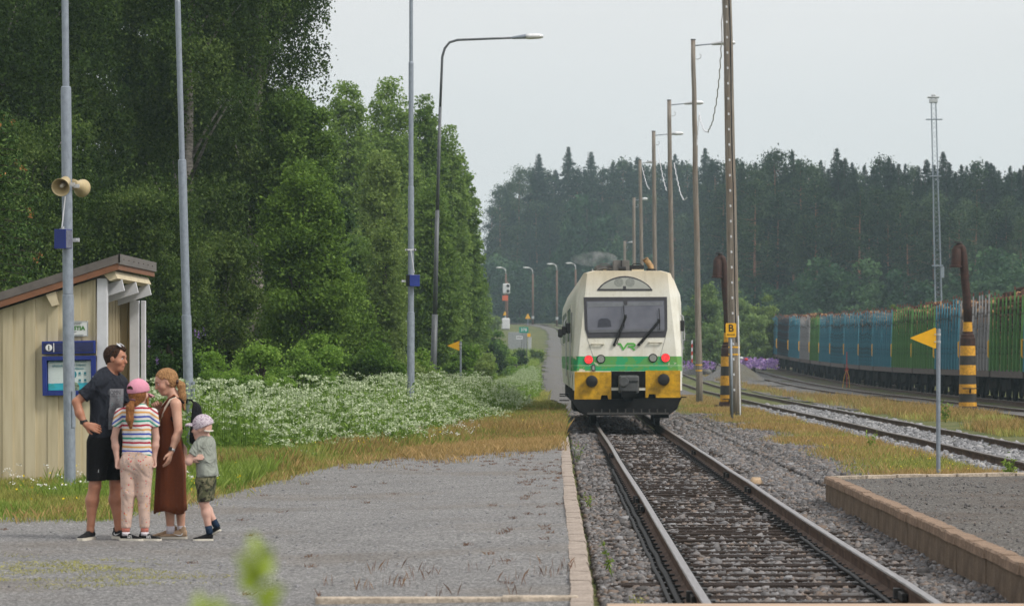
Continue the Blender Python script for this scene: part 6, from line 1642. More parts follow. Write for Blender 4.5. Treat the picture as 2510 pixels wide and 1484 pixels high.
def small_tri(label, u, v, y, s=0.55):
    x_ = (u - 1361) / 8000 * y; g = float(gz(x_, y)); z_ = CAMZ - (v - 874) / 8000 * y - g
    r_ = thing('warning_sign', label, 'sign', (x_, y, g)); mb = MB(); mb.cyl((0, 0, 0), (0, 0, z_), 0.05, n=8); mb.build('post', M['galv'], r_)
    mb = MB(); mb.prism([(-s / 2, -0.08, z_ - s * .4), (s / 2, -0.08, z_ - s * .4), (0.03, -0.08, z_ + s * .5), (-0.03, -0.08, z_ + s * .5)], (0, 0.03, 0)); mb.build('triangle_plate', M['yellow'], r_)
small_tri('tiny yellow triangle sign between two far lamps', 1294, 775, 462, 0.8)
small_tri('tiny yellow sign just above the white equipment box', 1238, 768, 450, 0.6)
# grey cabinet
x_, y, g = ground_at(1269, 863)
r_ = thing('equipment_cabinet', 'large plain grey equipment cabinet beside the far service path', 'cabinet', (x_, y, g - 0.1))
K = y / 8000; w, h = 47 * K, 46 * K
mb = MB(); mb.box((0, 0, h / 2 + 0.25), (w, 1.4, h), None); mb.build('cabinet_body', simple('grey_cabinet_paint', (0.26, 0.27, 0.28), 0.6), r_, bevel=0.03)
mb = MB(); mb.box((0, 0, 0.13), (w + 0.1, 1.5, 0.3)); mb.build('plinth', M['kerb_pale'], r_)
mb = MB(); mb.box((w / 2 + 0.25, 0, h * 0.45), (0.35, 0.5, h * 0.85)); mb.build('side_duct', M['galv_light'], r_)
mb = MB(); mb.box((w / 2 + 0.1, -0.3, h - 0.05), (0.45, 0.05, 0.35)); mb.build('warning_plate', M['yellow'], r_)
# kilometre sign
y = 258.0; x_ = (1284 - 1361) / 8000 * y; g = float(gz(x_, y)); K = y / 8000; zc_ = CAMZ - (808 - 874) * K - g
r_ = thing('kilometre_sign', 'green kilometre sign on thin legs in front of the grey cabinet', 'sign', (x_, y, g))
mb = MB()
for a, b in ((-0.25, -0.12), (0.0, 0.02), (0.3, 0.15)): mb.tube([(a, 0.02, 0), (b, 0.02, zc_)], 0.025, 6)
mb.build('leg_frame', M['galv_dark'], r_)
mb = MB(); mb.box((0, 0, zc_), (0.72, 0.03, 0.46)); mb.build('sign_plate', simple('turquoise_green_sign', (0.0, 0.24, 0.17), 0.5), r_)
text_obj('number', '378', 0.34, M['white_paint'], r_, (0, -0.02, zc_), bold=0.006)
mb = MB(); mb.box((-0.35, 0, zc_ - 0.6), (0.5, 0.03, 0.28)); mb.build('sign_plate', M['white_paint'], r_)
text_obj('number', '6761', 0.2, M['black'], r_, (-0.35, -0.02, zc_ - 0.6), bold=0.005)
# ------------------------------------------------------------------ railcar
RX = lambda zx: (zx - 706) * 0.003137
RZ = lambda zy: 4.455 - 0.003137 * zy
FY = lambda z: 0.085 * max(0.0, z - 0.9)
tr = thing('railcar', 'cream, green and yellow diesel railcar with two red tail lights on the main track', 'train', (1.775, 80.0, 0.0), R(0.5))
t = NT('railcar_body_paint'); v = t.coord('Object'); s_ = t.sep(v)
nz = t.noise(v, 2.5, 6, 0.7); n3 = t.noise(t.coord('Object', (5, 5, 0.7)), 2, 5); n4 = t.noise(v, 5.5, 4, 0.55)
cream = t.ramp(nz, [(0.3, (0.68, 0.66, 0.56)), (0.7, (0.80, 0.79, 0.72))])
dirt = t.ramp(s_[2], [(0.0, (0, 0, 0)), (1.0, (1, 1, 1))])
topd = t.math('MULTIPLY', t.ramp(t.math('MULTIPLY_ADD', s_[2], 1.0, -2.9), [(0.35, (0, 0, 0)), (0.95, (1, 1, 1))]), 0.55)
cream = t.mix(topd, cream, (0.62, 0.46, 0.24))
cream = t.mix(t.math('MULTIPLY', t.ramp(n3, [(0.45, (0, 0, 0)), (0.75, (1, 1, 1))]), 0.3), cream, (0.42, 0.37, 0.27))
spk = t.noise(v, 16, 4, 0.8)
cream = t.mix(t.math('MULTIPLY', t.ramp(spk, [(0.6, (0, 0, 0)), (0.72, (1, 1, 1))]), 0.5), cream, (0.20, 0.16, 0.11))
green = t.mix(t.math('GREATER_THAN', s_[0], 1.02), (0.02, 0.33, 0.12), (0.12, 0.30, 0.05))
green = t.mix(t.math('GREATER_THAN', n4, 0.50), green, (0.09, 0.32, 0.07))
line = t.math('LESS_THAN', t.math('ABSOLUTE', t.math('SUBTRACT', s_[2], 1.51)), 0.006)
green = t.mix(line, green, (0.45, 0.55, 0.40))
peel = t.math('MULTIPLY', t.math('GREATER_THAN', n4, 0.60), t.math('GREATER_THAN', t.math('ABSOLUTE', s_[0]), 0.72))
green = t.mix(peel, green, (0.58, 0.55, 0.42))
band = t.math('MULTIPLY', t.math('GREATER_THAN', s_[2], 1.372), t.math('LESS_THAN', s_[2], 1.735))
c = t.mix(band, cream, green)
t.bsdf(c, 0.42, 0, t.bump(n3, 0.03, 0.01), 0.45); M['rc_body'] = t.m
M['rc_yellow'] = simple('grimy_yellow_front_paint', (0.56, 0.31, 0.008), 0.5, 0, 0.32, 5)
M['rc_frame'] = simple('dark_window_frame', (0.05, 0.048, 0.055), 0.45)
t = NT('windscreen_glass'); v = t.coord('Object'); s_ = t.sep(v)
c = t.ramp(t.noise(v, 1.5, 3), [(0.3, (0.10, 0.105, 0.135)), (0.7, (0.16, 0.165, 0.20))])
t.bsdf(c, 0.12, 0, None, 0.6); M['rc_glass'] = t.m
M['rc_black'] = simple('black_underframe', (0.009, 0.009, 0.009), 0.85, 0, 0.4, 6, spec=0.08)
M['rc_grey'] = simple('grey_roof_equipment', (0.13, 0.125, 0.12), 0.6, 0, 0.2, 6)
M['rc_coupler'] = simple('grey_coupler_steel', (0.085, 0.088, 0.09), 0.6, 0.2, 0.2, 8)
M['rc_logo'] = simple('bright_green_logo', (0.09, 0.42, 0.06), 0.45)
t = NT('lit_red_tail_lens'); v = t.coord('Object'); dots_ = t.voro(v, 42, 'Distance')
nt = t.nt; b = t.bsdf((0.6, 0.02, 0.02), 0.3)
em = t.ramp(dots_, [(0.2, (1.0, 0.10, 0.07)), (0.5, (0.75, 0.01, 0.02))]); nt.links.new(em, b.inputs['Emission Color']); b.inputs['Emission Strength'].default_value = 1.3; M['rc_red'] = t.m
M['rc_lens'] = simple('grey_lamp_lens', (0.30, 0.31, 0.28), 0.2, 0.2, 0.2, 30, spec=0.8)

SEC = [(1.30, 0.90), (1.345, 1.38), (1.36, 1.63), (1.355, 2.3), (1.345, 3.04), (1.32, 3.26), (1.25, 3.42), (1.17, 3.62), (1.05, 3.78), (0.8, 3.84)]
def fx(z): return 1.30 - 0.106 * (z - 1.0)
FRT = [(fx(z) if z < 3.8 else 0.8, z) for _, z in SEC]; FRT[-1] = (0.8, 3.83)
def sring(sec, yf):
    return [(x, yf(z), z) for x, z in sec] + [(-x, yf(z), z) for x, z in reversed(sec)]
mb = MB()
rg = [sring([(x - 0.02, z) for x, z in FRT], lambda z: FY(z)), sring(FRT, lambda z: FY(z) + 0.02), sring([((a[0] + b_[0]) / 2 + 0.04, a[1]) for a, b_ in zip(SEC, FRT)], lambda z: FY(z) + 0.22), sring(SEC, lambda z: 0.75)]
for y in (4, 8, 12, 16, 20, 24): rg.append(sring(SEC, lambda z, y=y: y))
rg.append(sring(FRT, lambda z: 24.9))
mb.rings(rg); mb.build('body', M['rc_body'], tr, True, angle=22)
def plate(name, pts, mat, off, th=0.012, smooth=False):
    """pts in the 1367-px zoom of the front"""
    q = [(RX(a), FY(RZ(b)) - off, RZ(b)) for a, b in pts]
    mb = MB(); mb.prism(q, (0, th, 0)); return mb.build(name, mat, tr, smooth)
def disc(name, cx, cy, r, mat, off, th=0.03, parent=None, n=24):
    x, z = RX(cx), RZ(cy); mb = MB(); y = FY(z) - off
    mb.tube([(x, y + th, z), (x, y, z)], [r, r * 0.97], n); return mb.build(name, mat, parent or tr, True, angle=40)
ws = plate('windscreen', [(362, 405), (1016, 402), (1018, 655), (1003, 718), (395, 724), (372, 655)], M['rc_frame'], 0.012)
o = plate('glass', [(386, 438), (993, 433), (996, 655), (985, 672), (402, 684), (394, 660)], M['rc_glass'], 0.022); o.parent = ws
o = plate('sun_blind', [(396, 446), (985, 441), (985, 466), (396, 484)], simple('grey_blind', (0.17, 0.18, 0.20), 0.4), 0.026); o.parent = ws
o = plate('sill_strip', [(402, 660), (985, 650), (985, 672), (402, 684)], simple('grey_sill', (0.12, 0.125, 0.14), 0.4), 0.026); o.parent = ws
o = plate('interior_seat', [(470, 640), (478, 585), (500, 570), (550, 570), (572, 588), (580, 636)], simple('dark_seat_shape', (0.045, 0.048, 0.065), 0.3), 0.026); o.parent = ws
o = plate('camera_housing', [(672, 432), (706, 431), (704, 466), (678, 467)], M['rc_frame'], 0.03); o.parent = ws
# arched headlight pod
def arch(x0, x1, yb, yt, n=14, k=1.0):
    pts = [(x0, yb)]
    for i in range(n + 1):
        a = i / n; x = x0 + (x1 - x0) * a; s = math.sin(math.pi * a) ** 0.72
        pts.append((x, yb - 8 * k - (yb - 8 * k - yt) * s))
    pts.append((x1, yb)); return pts
hl_ = plate('headlight_pod', arch(468, 902, 354, 239), M['rc_frame'], 0.012)
o = plate('lamp_cover', arch(490, 884, 340, 252, k=.4), simple('pale_lamp_cover', (0.36, 0.37, 0.33), 0.15, 0, 0.05, 5, spec=0.8), 0.02); o.parent = hl_
for cx in (640, 728):
    disc('headlight', cx, 290, 0.112, M['rc_lens'], 0.03, 0.02, hl_); 
o = plate('lamp_divider', [(672, 318), (695, 318), (695, 342), (672, 342)], M['rc_frame'], 0.026); o.parent = hl_
# tail lights
for cx, cy_ in ((402, 893), (1003, 879)):
    w_ = disc('tail_light', cx, cy_, 0.112, M['rc_grey'], 0.025, 0.03); disc('red_lens', cx, cy_, 0.100, M['rc_red'], 0.034, 0.015, w_)
for cx, cy_ in ((497, 889), (905, 881)):
    w_ = disc('marker_light', cx, cy_, 0.110, M['rc_black'], 0.025, 0.03); disc('lens', cx, cy_, 0.088, M['rc_lens'], 0.036, 0.015, w_)
plate('small_lamp', [(424, 934), (454, 934), (454, 982), (424, 982)], M['rc_frame'], 0.02); plate('lamp_lens', [(431, 942), (447, 942), (447, 974), (431, 974)], M['rc_lens'], 0.03)
# yellow lower front, gap and coupler
def block(name, x0, x1, z0, z1, mat, y0=0.0, dep=0.5, notch=None):
    mb = MB(); pts = [(RX(x0), y0, RZ(z1)), (RX(x1), y0, RZ(z1)), (RX(x1), y0, RZ(z0)), (RX(x0), y0, RZ(z0))]
    if notch: a, b_, c_ = notch; pts = [(RX(x0), y0, RZ(z1)), (RX(a), y0, RZ(z1)), (RX(a + 6), y0, RZ(c_)), (RX(b_ - 6), y0, RZ(c_)), (RX(b_), y0, RZ(z1))] + pts[1:]
    mb.prism(pts, (0, dep, 0)); return mb.build(name, mat, tr)
block('yellow_panel', 291, 578, 988, 1203, M['rc_yellow'], -0.01, 0.6, (495, 556, 1170))
block('yellow_panel', 846, 1118, 978, 1190, M['rc_yellow'], -0.01, 0.6, (866, 928, 1162))
block('coupler_recess', 574, 850, 984, 1110, M['rc_black'], -0.008, 0.5)
block('recess_back', 578, 846, 1110, 1200, M['rc_black'], 0.35, 0.3)
for cx, cy_ in ((425, 1062), (987, 1049)):
    x, z = RX(cx), RZ(cy_); mb = MB(); mb.tube([(x, 0.0, z), (x, -0.10, z), (x, -0.16, z), (x, -0.18, z)], [0.146, 0.146, 0.13, 0.07], 24); mb.build('round_buffer', M['black'], tr, True, angle=50)
mb = MB(); x = RX(712)
mb.box((x, -0.10, RZ(1085)), (0.50, 0.6, 0.44)); mb.build('coupler_head', M['rc_coupler'], tr, bevel=0.05)
mb = MB(); mb.cyl((RX(672), -0.40, RZ(1065)), (RX(672), -0.5, RZ(1065)), 0.125, 0.11, 18); mb.build('coupler_cone', M['rc_coupler'], tr, True, angle=40)
mb = MB(); mb.box((RX(745), -0.41, RZ(1062)), (0.24, 0.02, 0.02)); mb.build('coupler_bar', M['rc_black'], tr); mb = MB(); mb.box((RX(712), -0.2, RZ(1160)), (0.34, 0.4, 0.16)); mb.box((RX(712), 0.2, RZ(1175)), (0.22, 0.5, 0.3)); mb.build('coupler_bracket', M['rc_black'], tr)
# snow plough
mb = MB()
a = [(RX(262), 0.02, RZ(1205)), (RX(300), -0.10, RZ(1240)), (RX(392), -0.40, RZ(1328))]
mb.rings([[(RX(262), 0.30, RZ(1206)), (RX(1128), 0.30, RZ(1190)), (RX(1128), -0.02, RZ(1192)), (RX(262), -0.02, RZ(1208))],
          [(RX(300), 0.25, RZ(1290)), (RX(1098), 0.25, RZ(1278)), (RX(1090), -0.14, RZ(1262)), (RX(310), -0.14, RZ(1275))],
          [(RX(385), 0.10, RZ(1330)), (RX(1028), 0.10, RZ(1322)), (RX(1028), -0.26, RZ(1322)), (RX(385), -0.26, RZ(1330))]])
mb.build('snow_plough', M['rc_black'], tr, False)
mb = MB()
for k in range(10): mb.box((RX(440 + k * 62), -0.255, RZ(1297)), (0.03, 0.04, 0.12))
mb.box((RX(706), -0.27, RZ(1312)), (2.0, 0.02, 0.05))
mb.build('plough_ribs', simple('worn_plough_edge', (0.05, 0.047, 0.044), 0.6), tr)
mb = MB(); mb.box((RX(970), 0.1, RZ(1330)), (0.36, 0.3, 0.12)); mb.build('rail_guard', M['rc_black'], tr)
# wipers
def wiper(x0, y0, x1, y1, bx, by0, by1):
    mb = MB(); p = lambda a, b_, o_: (RX(a), FY(RZ(b_)) - o_, RZ(b_))
    mb.tube([p(x0, y0, .04), p(x1, y1, .09)], [0.03, 0.016], 6); mb.tube([p(x0 + 18, y0, .04), p(x1 + 6, y1 + 10, .09)], [0.012, 0.012], 5); mb.cyl(p(x0, y0 + 4, -.01), p(x0, y0 + 4, .06), 0.04, n=10)
    mb.tube([p(bx - 6, by0, .05), p(bx, (by0 + by1) / 2, .055), p(bx - 2, by1, .05)], 0.011, 5); mb.box(p(x1, y1, .08), (0.07, 0.05, 0.08))
    mb.build('wiper', M['black'], tr)
wiper(602, 772, 688, 556, 680, 470, 650); wiper(794, 772, 950, 588, 958, 492, 662)
for (a, b_, c_) in ((420, 522, 771), (870, 976, 759)):
    mb = MB(); mb.tube([(RX(a), FY(RZ(c_)) - 0.05, RZ(c_)), (RX(b_), FY(RZ(c_)) - 0.05, RZ(c_ + 1))], 0.017, 8)
    for q in (a + 6, b_ - 6): mb.box((RX(q), FY(RZ(c_)) - 0.03, RZ(c_)), (0.03, 0.06, 0.04))
    mb.build('handrail', simple('cream_handrail', (0.55, 0.52, 0.42), 0.5), tr)
# VR logo, built from strokes
def stroke(pts, w, nm='logo'):
    mb = MB()
    for i in range(len(pts) - 1):
        a = Vector((pts[i][0], 0, pts[i][1])); b_ = Vector((pts[i + 1][0], 0, pts[i + 1][1])); d = (b_ - a).normalized(); n_ = Vector((-d.z, 0, d.x)) * w / 2
        e1 = d * w * 0.18
        q = [a - e1 + n_, b_ + e1 + n_, b_ + e1 - n_, a - e1 - n_]
        mb.prism([(RX(p_.x), FY(RZ(p_.z)) - 0.014 - 0.0006 * i, RZ(p_.z)) for p_ in q], (0, 0.012, 0))
    mb.build(nm, M['rc_logo'], tr)
stroke([(634, 770), (650, 772), (673, 814)], 15, 'logo_letter'); stroke([(673, 814), (706, 768), (752, 768), (764, 777), (758, 789), (712, 791)], 13, 'logo_letter'); stroke([(732, 792), (760, 816)], 14, 'logo_letter')
# seams
for pts in ([(388, 724), (430, 850), (436, 866)], [(1003, 720), (966, 850), (962, 866)]):
    mb = MB(); mb.tube([(RX(a), FY(RZ(b_)) - 0.0, RZ(b_)) for a, b_ in pts], 0.006, 4); mb.build('panel_seam', M['rc_grey'], tr)
mb = MB(); mb.tube([(RX(1024), FY(2.0) + 0.0, RZ(975)), (RX(1112), FY(1.4), RZ(968))], 0.010, 4); mb.build('panel_seam', M['rc_body'], tr)
# roof equipment
mb = MB(); mb.box((RX(665), 1.3, 3.98), (0.40, 0.8, 0.27)); mb.build('roof_box', M['rc_grey'], tr, bevel=0.015)
mb = MB(); mb.box((RX(665), 0.86, 4.0), (0.03, 0.04, 0.22)); mb.tube([(RX(640), 0.8, 3.90), (RX(700), 0.8, 3.90)], 0.05, 10); mb.build('roof_horn', M['black'], tr)
for (a, b_, nm) in ((470, 600, 'roof_cooler'), (732, 850, 'roof_cooler')):
    mb = MB(); mb.box(((RX(a) + RX(b_)) / 2, 2.6, 3.965), (RX(b_) - RX(a), 2.4, 0.07)); mb.box(((RX(a) + RX(b_)) / 2, 2.6, 3.86), (RX(b_) - RX(a) - 0.1, 2.2, 0.10))
    for q in range(4): mb.cyl((RX(a + 15 + q * 30), 1.5, 3.84), (RX(a + 15 + q * 30), 1.5, 4.0), 0.018, n=6)
    mb.tube([(RX(a + 20), 1.7, 3.99), (RX(a + 40), 1.7, 4.05), (RX(a + 90), 1.7, 4.05), (RX(b_ - 8), 1.7, 3.98)], 0.014, 5)
    mb.tube([(RX(a), 1.35, 3.88), (RX((a + b_) / 2), 1.35, 3.93), (RX(b_), 1.35, 3.87)], 0.022, 6)
    mb.build(nm, M['rc_grey'] if a < 600 else M['darksteel'], tr)
mb = MB(); mb.bar((RX(525), 1.45, 3.86), (RX(585), 1.45, 3.95), 0.05, 0.05); mb.box((RX(800), 1.3, 3.87), (0.3, 0.1, 0.05)); mb.build('roof_bracket', M['cream_beam'], tr)
mb = MB(); mb.tube([(RX(440), 1.0, 3.8), (RX(437), 1.0, 3.90)], 0.015, 6); mb.build('antenna', M['galv_light'], tr)
mb = MB(); mb.cyl((RX(908), 1.6, 3.80), (RX(908), 1.6, 3.92), 0.12, n=14); mb.build('exhaust_base', M['darksteel'], tr)
mb = MB(); mb.tube([(RX(908), 1.6, 3.90), (RX(905), 1.6, 3.99), (RX(890), 1.6, 4.06), (RX(862), 1.55, 4.155)], [0.075, 0.075, 0.07, 0.075], 14); mb.tube([(RX(858), 1.55, 4.16), (RX(856), 1.55, 4.17)], [0.08, 0.08], 14); mb.build('exhaust_pipe', simple('rusty_tan_exhaust', (0.40, 0.25, 0.12), 0.6, 0.1, 0.4, 9), tr, True, angle=50)
# mirrors and rails
def mirror(sgn, pts, boxes):
    mb = MB(); mb.tube([(RX(a), 0.55, RZ(b_)) for a, b_ in pts], 0.016, 6); mb.build('mirror_bracket', M['galv_light'], tr)
    for (a, b_, w, h) in boxes:
        mb = MB(); mb.box((RX(a), 0.5, RZ(b_)), (w, 0.10, h)); mb.build('mirror', M['black'], tr, bevel=0.03)
mirror(-1, [(232, 560), (212, 600), (205, 700), (185, 720), (190, 770), (212, 782)], [(243, 646, 0.12, 0.26), (182, 685, 0.12, 0.21), (210, 665, 0.10, 0.22)])
mirror(1, [(1120, 545), (1145, 548), (1152, 590), (1158, 690), (1160, 738), (1125, 740)], [(1140, 627, 0.11, 0.27)])
mb = MB()
for zz in (1165, 1180, 1215): mb.box((RX(215), 0.9, RZ(zz)), (0.24, 0.5, 0.02))
mb.build('side_step', M['rc_black'], tr)
mb = MB(); mb.box((RX(1150), 0.9, RZ(1190)), (0.16, 0.5, 0.02)); mb.build('side_step', M['rc_black'], tr)
# underframe, bogies
mb = MB(); mb.box((0, 12.4, 0.72), (2.5, 23.6, 0.42)); mb.build('underframe', M['rc_black'], tr)
for yb_ in (3.2, 21.5):
    mb = MB()
    for dy in (-1.1, 1.1):
        for sx in (-0.8, 0.8): mb.cyl((sx - 0.065, yb_ + dy, 0.43), (sx + 0.065, yb_ + dy, 0.43), 0.43, n=24)
        mb.cyl((-0.8, yb_ + dy, 0.43), (0.8, yb_ + dy, 0.43), 0.08, n=10)
    mb.build('wheelset', M['darksteel'], tr)
    mb = MB(); mb.box((-1.0, yb_, 0.5), (0.12, 3.0, 0.25)); mb.box((1.0, yb_, 0.5), (0.12, 3.0, 0.25)); mb.box((0, yb_, 0.55), (2.0, 0.5, 0.2)); mb.build('bogie_frame', M['rc_black'], tr)
mb = MB(); mb.box((-0.4, 11, 0.5), (1.6, 5.5, 0.5)); mb.box((0.6, 15, 0.45), (0.9, 2.0, 0.45)); mb.build('equipment_case', M['rc_black'], tr)
# side windows and doors
for sx in (-1, 1):
    for k in range(9):
        y = 4.2 + k * 2.0
        if k in (3,): continue
        mb = MB(); mb.box((sx * 1.352, y, 2.55), (0.03, 1.5, 0.85)); mb.build('side_window', M['rc_glass'], tr, bevel=0.01)
    for y in (2.0, 10.3):
        mb = MB(); mb.box((sx * 1.356, y, 2.0), (0.035, 1.2, 2.1)); d_ = mb.build('door', M['rc_body'], tr, bevel=0.01)
        mb = MB(); mb.box((sx * 1.372, y, 2.5), (0.02, 0.7, 0.8)); mb.build('door_window', M['rc_glass'], d_)
        mb = MB(); mb.tube([(sx * 1.39, y - 0.72, 1.2), (sx * 1.40, y - 0.72, 2.4)], 0.016, 6); mb.build('door_handrail', M['galv_light'], d_)
    mb = MB(); mb.box((sx * 1.352, 1.1, 2.45), (0.03, 0.55, 0.75)); mb.build('cab_window', M['rc_glass'], tr, bevel=0.01)
# exhaust haze above the roof
p = P(1455, 633, 84)
mb = MB(); mb.ell((0, 0, 0), (0.62, 0.8, 0.20), 16, 10); o = mb.build('exhaust_smoke', None, None); o.location = p
m, nt, out = newmat('thin_exhaust_smoke')
pv = nt.nodes.new('ShaderNodeVolumePrincipled'); pv.inputs['Color'].default_value = (0.8, 0.82, 0.85, 1); tc_ = nt.nodes.new('ShaderNodeTexCoord')
nzz = nt.nodes.new('ShaderNodeTexNoise'); nzz.inputs['Scale'].default_value = 2.6; nzz.inputs['Detail'].default_value = 3; nt.links.new(tc_.outputs['Object'], nzz.inputs['Vector'])
mm = nt.nodes.new('ShaderNodeMath'); mm.operation = 'MULTIPLY_ADD'; mm.use_clamp = True; mm.inputs[1].default_value = 2.4; mm.inputs[2].default_value = -1.15; nt.links.new(nzz.outputs[0], mm.inputs[0])
nt.links.new(mm.outputs[0], pv.inputs['Density']); nt.links.new(pv.outputs[0], out.inputs['Volume'])
o.data.materials.append(m); tag(o, 'faint grey exhaust smoke drifting above the railcar roof', kind='stuff')
# ------------------------------------------------------------------ people: smooth bodies from signed distances
def nrm(v): v = Vector(v); return v.normalized()
class SDF:
    """smooth union of tapered limbs and ellipsoids, meshed with surface nets"""
    def __init__(s, res=0.007): s.p = []; s.res = res
    def cap(s, a, b, ra, rb=None, k=0.02): s.p.append(('c', np.array(a, float), np.array(b, float), ra, ra if rb is None else rb, k, '+')); return s
    def ell(s, c, r, k=0.02, rz=0.0, op='+', ry=0.0, rx=0.0):
        m = (Matrix.Rotation(rz, 3, 'Z') @ Matrix.Rotation(ry, 3, 'Y') @ Matrix.Rotation(rx, 3, 'X'))
        s.p.append(('e', np.array(c, float), np.array(r, float), np.array(m), None, k, op)); return s
    def ecap(s, a, b, ra, rb, flat, rz, k=0.02, op='+'):
        """capsule squashed: radii along local x multiplied by 1, along local y by flat; local axes turned rz about z"""
        s.p.append(('q', np.array(a, float), np.array(b, float), ra, rb, k, op, flat, rz)); return s
    def slv(s, a, b, ra, rb, k=0.02):
        a = np.array(a, float); b = np.array(b, float); d = (b - a) / np.linalg.norm(b - a)
        s.p.append(('f', a, b + d * rb, ra, rb, k, '+', b, d)); return s
    def cut(s, pt, n, k=0.004): s.p.append(('h', np.array(pt, float), np.array(nrm(n)), None, None, k, '&')); return s
    def bounds(s):
        lo = np.full(3, 1e9); hi = -lo
        for q in s.p:
            if q[0] == 'h' or q[6] == '-': continue
            if q[0] in 'cqf':
                r = max(q[3], q[4]) + 0.02
                for e_ in (q[1], q[2]): lo = np.minimum(lo, e_ - r); hi = np.maximum(hi, e_ + r)
            else:
                r = max(q[2]) + 0.02; lo = np.minimum(lo, q[1] - r); hi = np.maximum(hi, q[1] + r)
        return lo, hi
    def ev(s, q, X):
        if q[0] in 'cqf':
            a, b, ra, rb = q[1], q[2], q[3], q[4]; P_ = X - a; d = b - a
            if q[0] == 'q':
                c_, s_ = math.cos(-q[8]), math.sin(-q[8]); f = q[7]
                def tr_(v_): x = v_[..., 0] * c_ - v_[..., 1] * s_; y = v_[..., 0] * s_ + v_[..., 1] * c_; return np.stack([x, y / f, v_[..., 2]], -1)
                P_ = tr_(P_); d = tr_(d)
            L2 = max(1e-9, float(d @ d)); t_ = np.clip((P_ @ d) / L2, 0, 1)
            dist = np.linalg.norm(P_ - t_[..., None] * d, axis=-1) - (ra + (rb - ra) * t_)
            if q[0] == 'q': dist = dist * min(1.0, 0.5 + q[7] / 2)
            if q[0] == 'f': dist = np.maximum(dist, (X - q[7]) @ q[8])
            return dist
        if q[0] == 'e':
            P_ = (X - q[1]) @ q[3]; r = q[2]
            k0 = np.linalg.norm(P_ / r, axis=-1); k1 = np.linalg.norm(P_ / (r * r), axis=-1)
            return k0 * (k0 - 1) / np.maximum(k1, 1e-6)
        if q[0] == 'h': return (X - q[1]) @ q[2]
    def mesh(s, name):
        lo, hi = s.bounds(); h = s.res
        n = np.ceil((hi - lo) / h).astype(int) + 2
        ax = [lo[i] + h * (np.arange(n[i]) - 0.5) for i in range(3)]
        f = np.full(tuple(n), 0.2, np.float32)
        for q in s.p:
            k = q[5]
            if q[0] == 'h' or q[6] == '-' : i0 = [0, 0, 0]; i1 = list(n)
            else:
                if q[0] in 'cqf': r = max(q[3], q[4]); l_ = np.minimum(q[1], q[2]) - r; h_ = np.maximum(q[1], q[2]) + r
                else: r = max(q[2]); l_ = q[1] - r; h_ = q[1] + r
                m_ = max(k, 0.01) + 2 * h
                i0 = np.clip(((l_ - m_ - lo) / h).astype(int), 0, n - 1); i1 = np.clip(((h_ + m_ - lo) / h).astype(int) + 2, 0, n)
            sl = tuple(slice(i0[j], i1[j]) for j in range(3))
            g = np.stack(np.meshgrid(*[ax[j][sl[j]] for j in range(3)], indexing='ij'), -1)
            d = s.ev(q, g); fo = f[sl]
            if q[6] == '+': hh = np.clip(0.5 + 0.5 * (fo - d) / k, 0, 1); f[sl] = fo * (1 - hh) + d * hh - k * hh * (1 - hh)
            else:
                if q[6] == '-': d = -d
                hh = np.clip(0.5 - 0.5 * (fo - d) / k, 0, 1); f[sl] = fo * (1 - hh) + d * hh + k * hh * (1 - hh)
        ins = f < 0
        # surface nets
        c = [ins[dx:n[0] - 1 + dx, dy:n[1] - 1 + dy, dz:n[2] - 1 + dz] for dx in (0, 1) for dy in (0, 1) for dz in (0, 1)]
        cnt = sum(a.astype(np.int8) for a in c); act = (cnt > 0) & (cnt < 8)
        ijk = np.argwhere(act); N = len(ijk)
        if N == 0: return bpy.data.meshes.new(name)
        vid = np.full(act.shape, -1, np.int32); vid[act] = np.arange(N)
        acc = np.zeros((N, 3)); ct = np.zeros(N)
        cor = [(dx, dy, dz) for dx in (0, 1) for dy in (0, 1) for dz in (0, 1)]
        val = np.stack([f[ijk[:, 0] + a, ijk[:, 1] + b, ijk[:, 2] + c_] for a, b, c_ in cor], 1)
        for i in range(8):
            for j in range(i + 1, 8):
                if sum(abs(cor[i][m_] - cor[j][m_]) for m_ in range(3)) != 1: continue
                m_ = (val[:, i] < 0) != (val[:, j] < 0)
                t_ = val[m_, i] / (val[m_, i] - val[m_, j])
                acc[m_] += np.array(cor[i]) + t_[:, None] * (np.array(cor[j]) - np.array(cor[i])); ct[m_] += 1
        V = (ijk + acc / ct[:, None]) * h + lo - 0.5 * h
        fs = []
        for a_ in range(3):
            b_, c_ = (a_ + 1) % 3, (a_ + 2) % 3
            s0 = [slice(1, -1)] * 3; s0[a_] = slice(0, -1); s1 = list(s0); s1[a_] = slice(1, None)
            e0 = ins[tuple(s0)]; e1 = ins[tuple(s1)]
            for flip, m_ in ((False, e0 & ~e1), (True, ~e0 & e1)):
                q = np.argwhere(m_)
                if not len(q): continue
                base = q + np.array([0 if d_ == a_ else 1 for d_ in range(3)])
                def at(db, dc):
                    p_ = base.copy(); p_[:, b_] -= db; p_[:, c_] -= dc; return vid[p_[:, 0], p_[:, 1], p_[:, 2]]
                quad = np.stack([at(1, 1), at(0, 1), at(0, 0), at(1, 0)], 1)
                if flip: quad = quad[:, ::-1]
                fs.append(quad)
        Fq = np.concatenate(fs); Fq = Fq[(Fq >= 0).all(1)]
        # light smoothing of the net
        for _ in range(1):
            sm = np.zeros_like(V); cn = np.zeros(len(V))
            for k_ in range(4):
                np.add.at(sm, Fq[:, k_], V[Fq[:, (k_ + 1) % 4]]); np.add.at(cn, Fq[:, k_], 1)
                np.add.at(sm, Fq[:, k_], V[Fq[:, (k_ - 1) % 4]]); np.add.at(cn, Fq[:, k_], 1)
            V = V * 0.5 + 0.5 * sm / np.maximum(cn, 1)[:, None]
        return mesh_np(name, V, Fq)
    def build(s, name, mat, parent): return link(name, s.mesh(name), mat, parent, True)

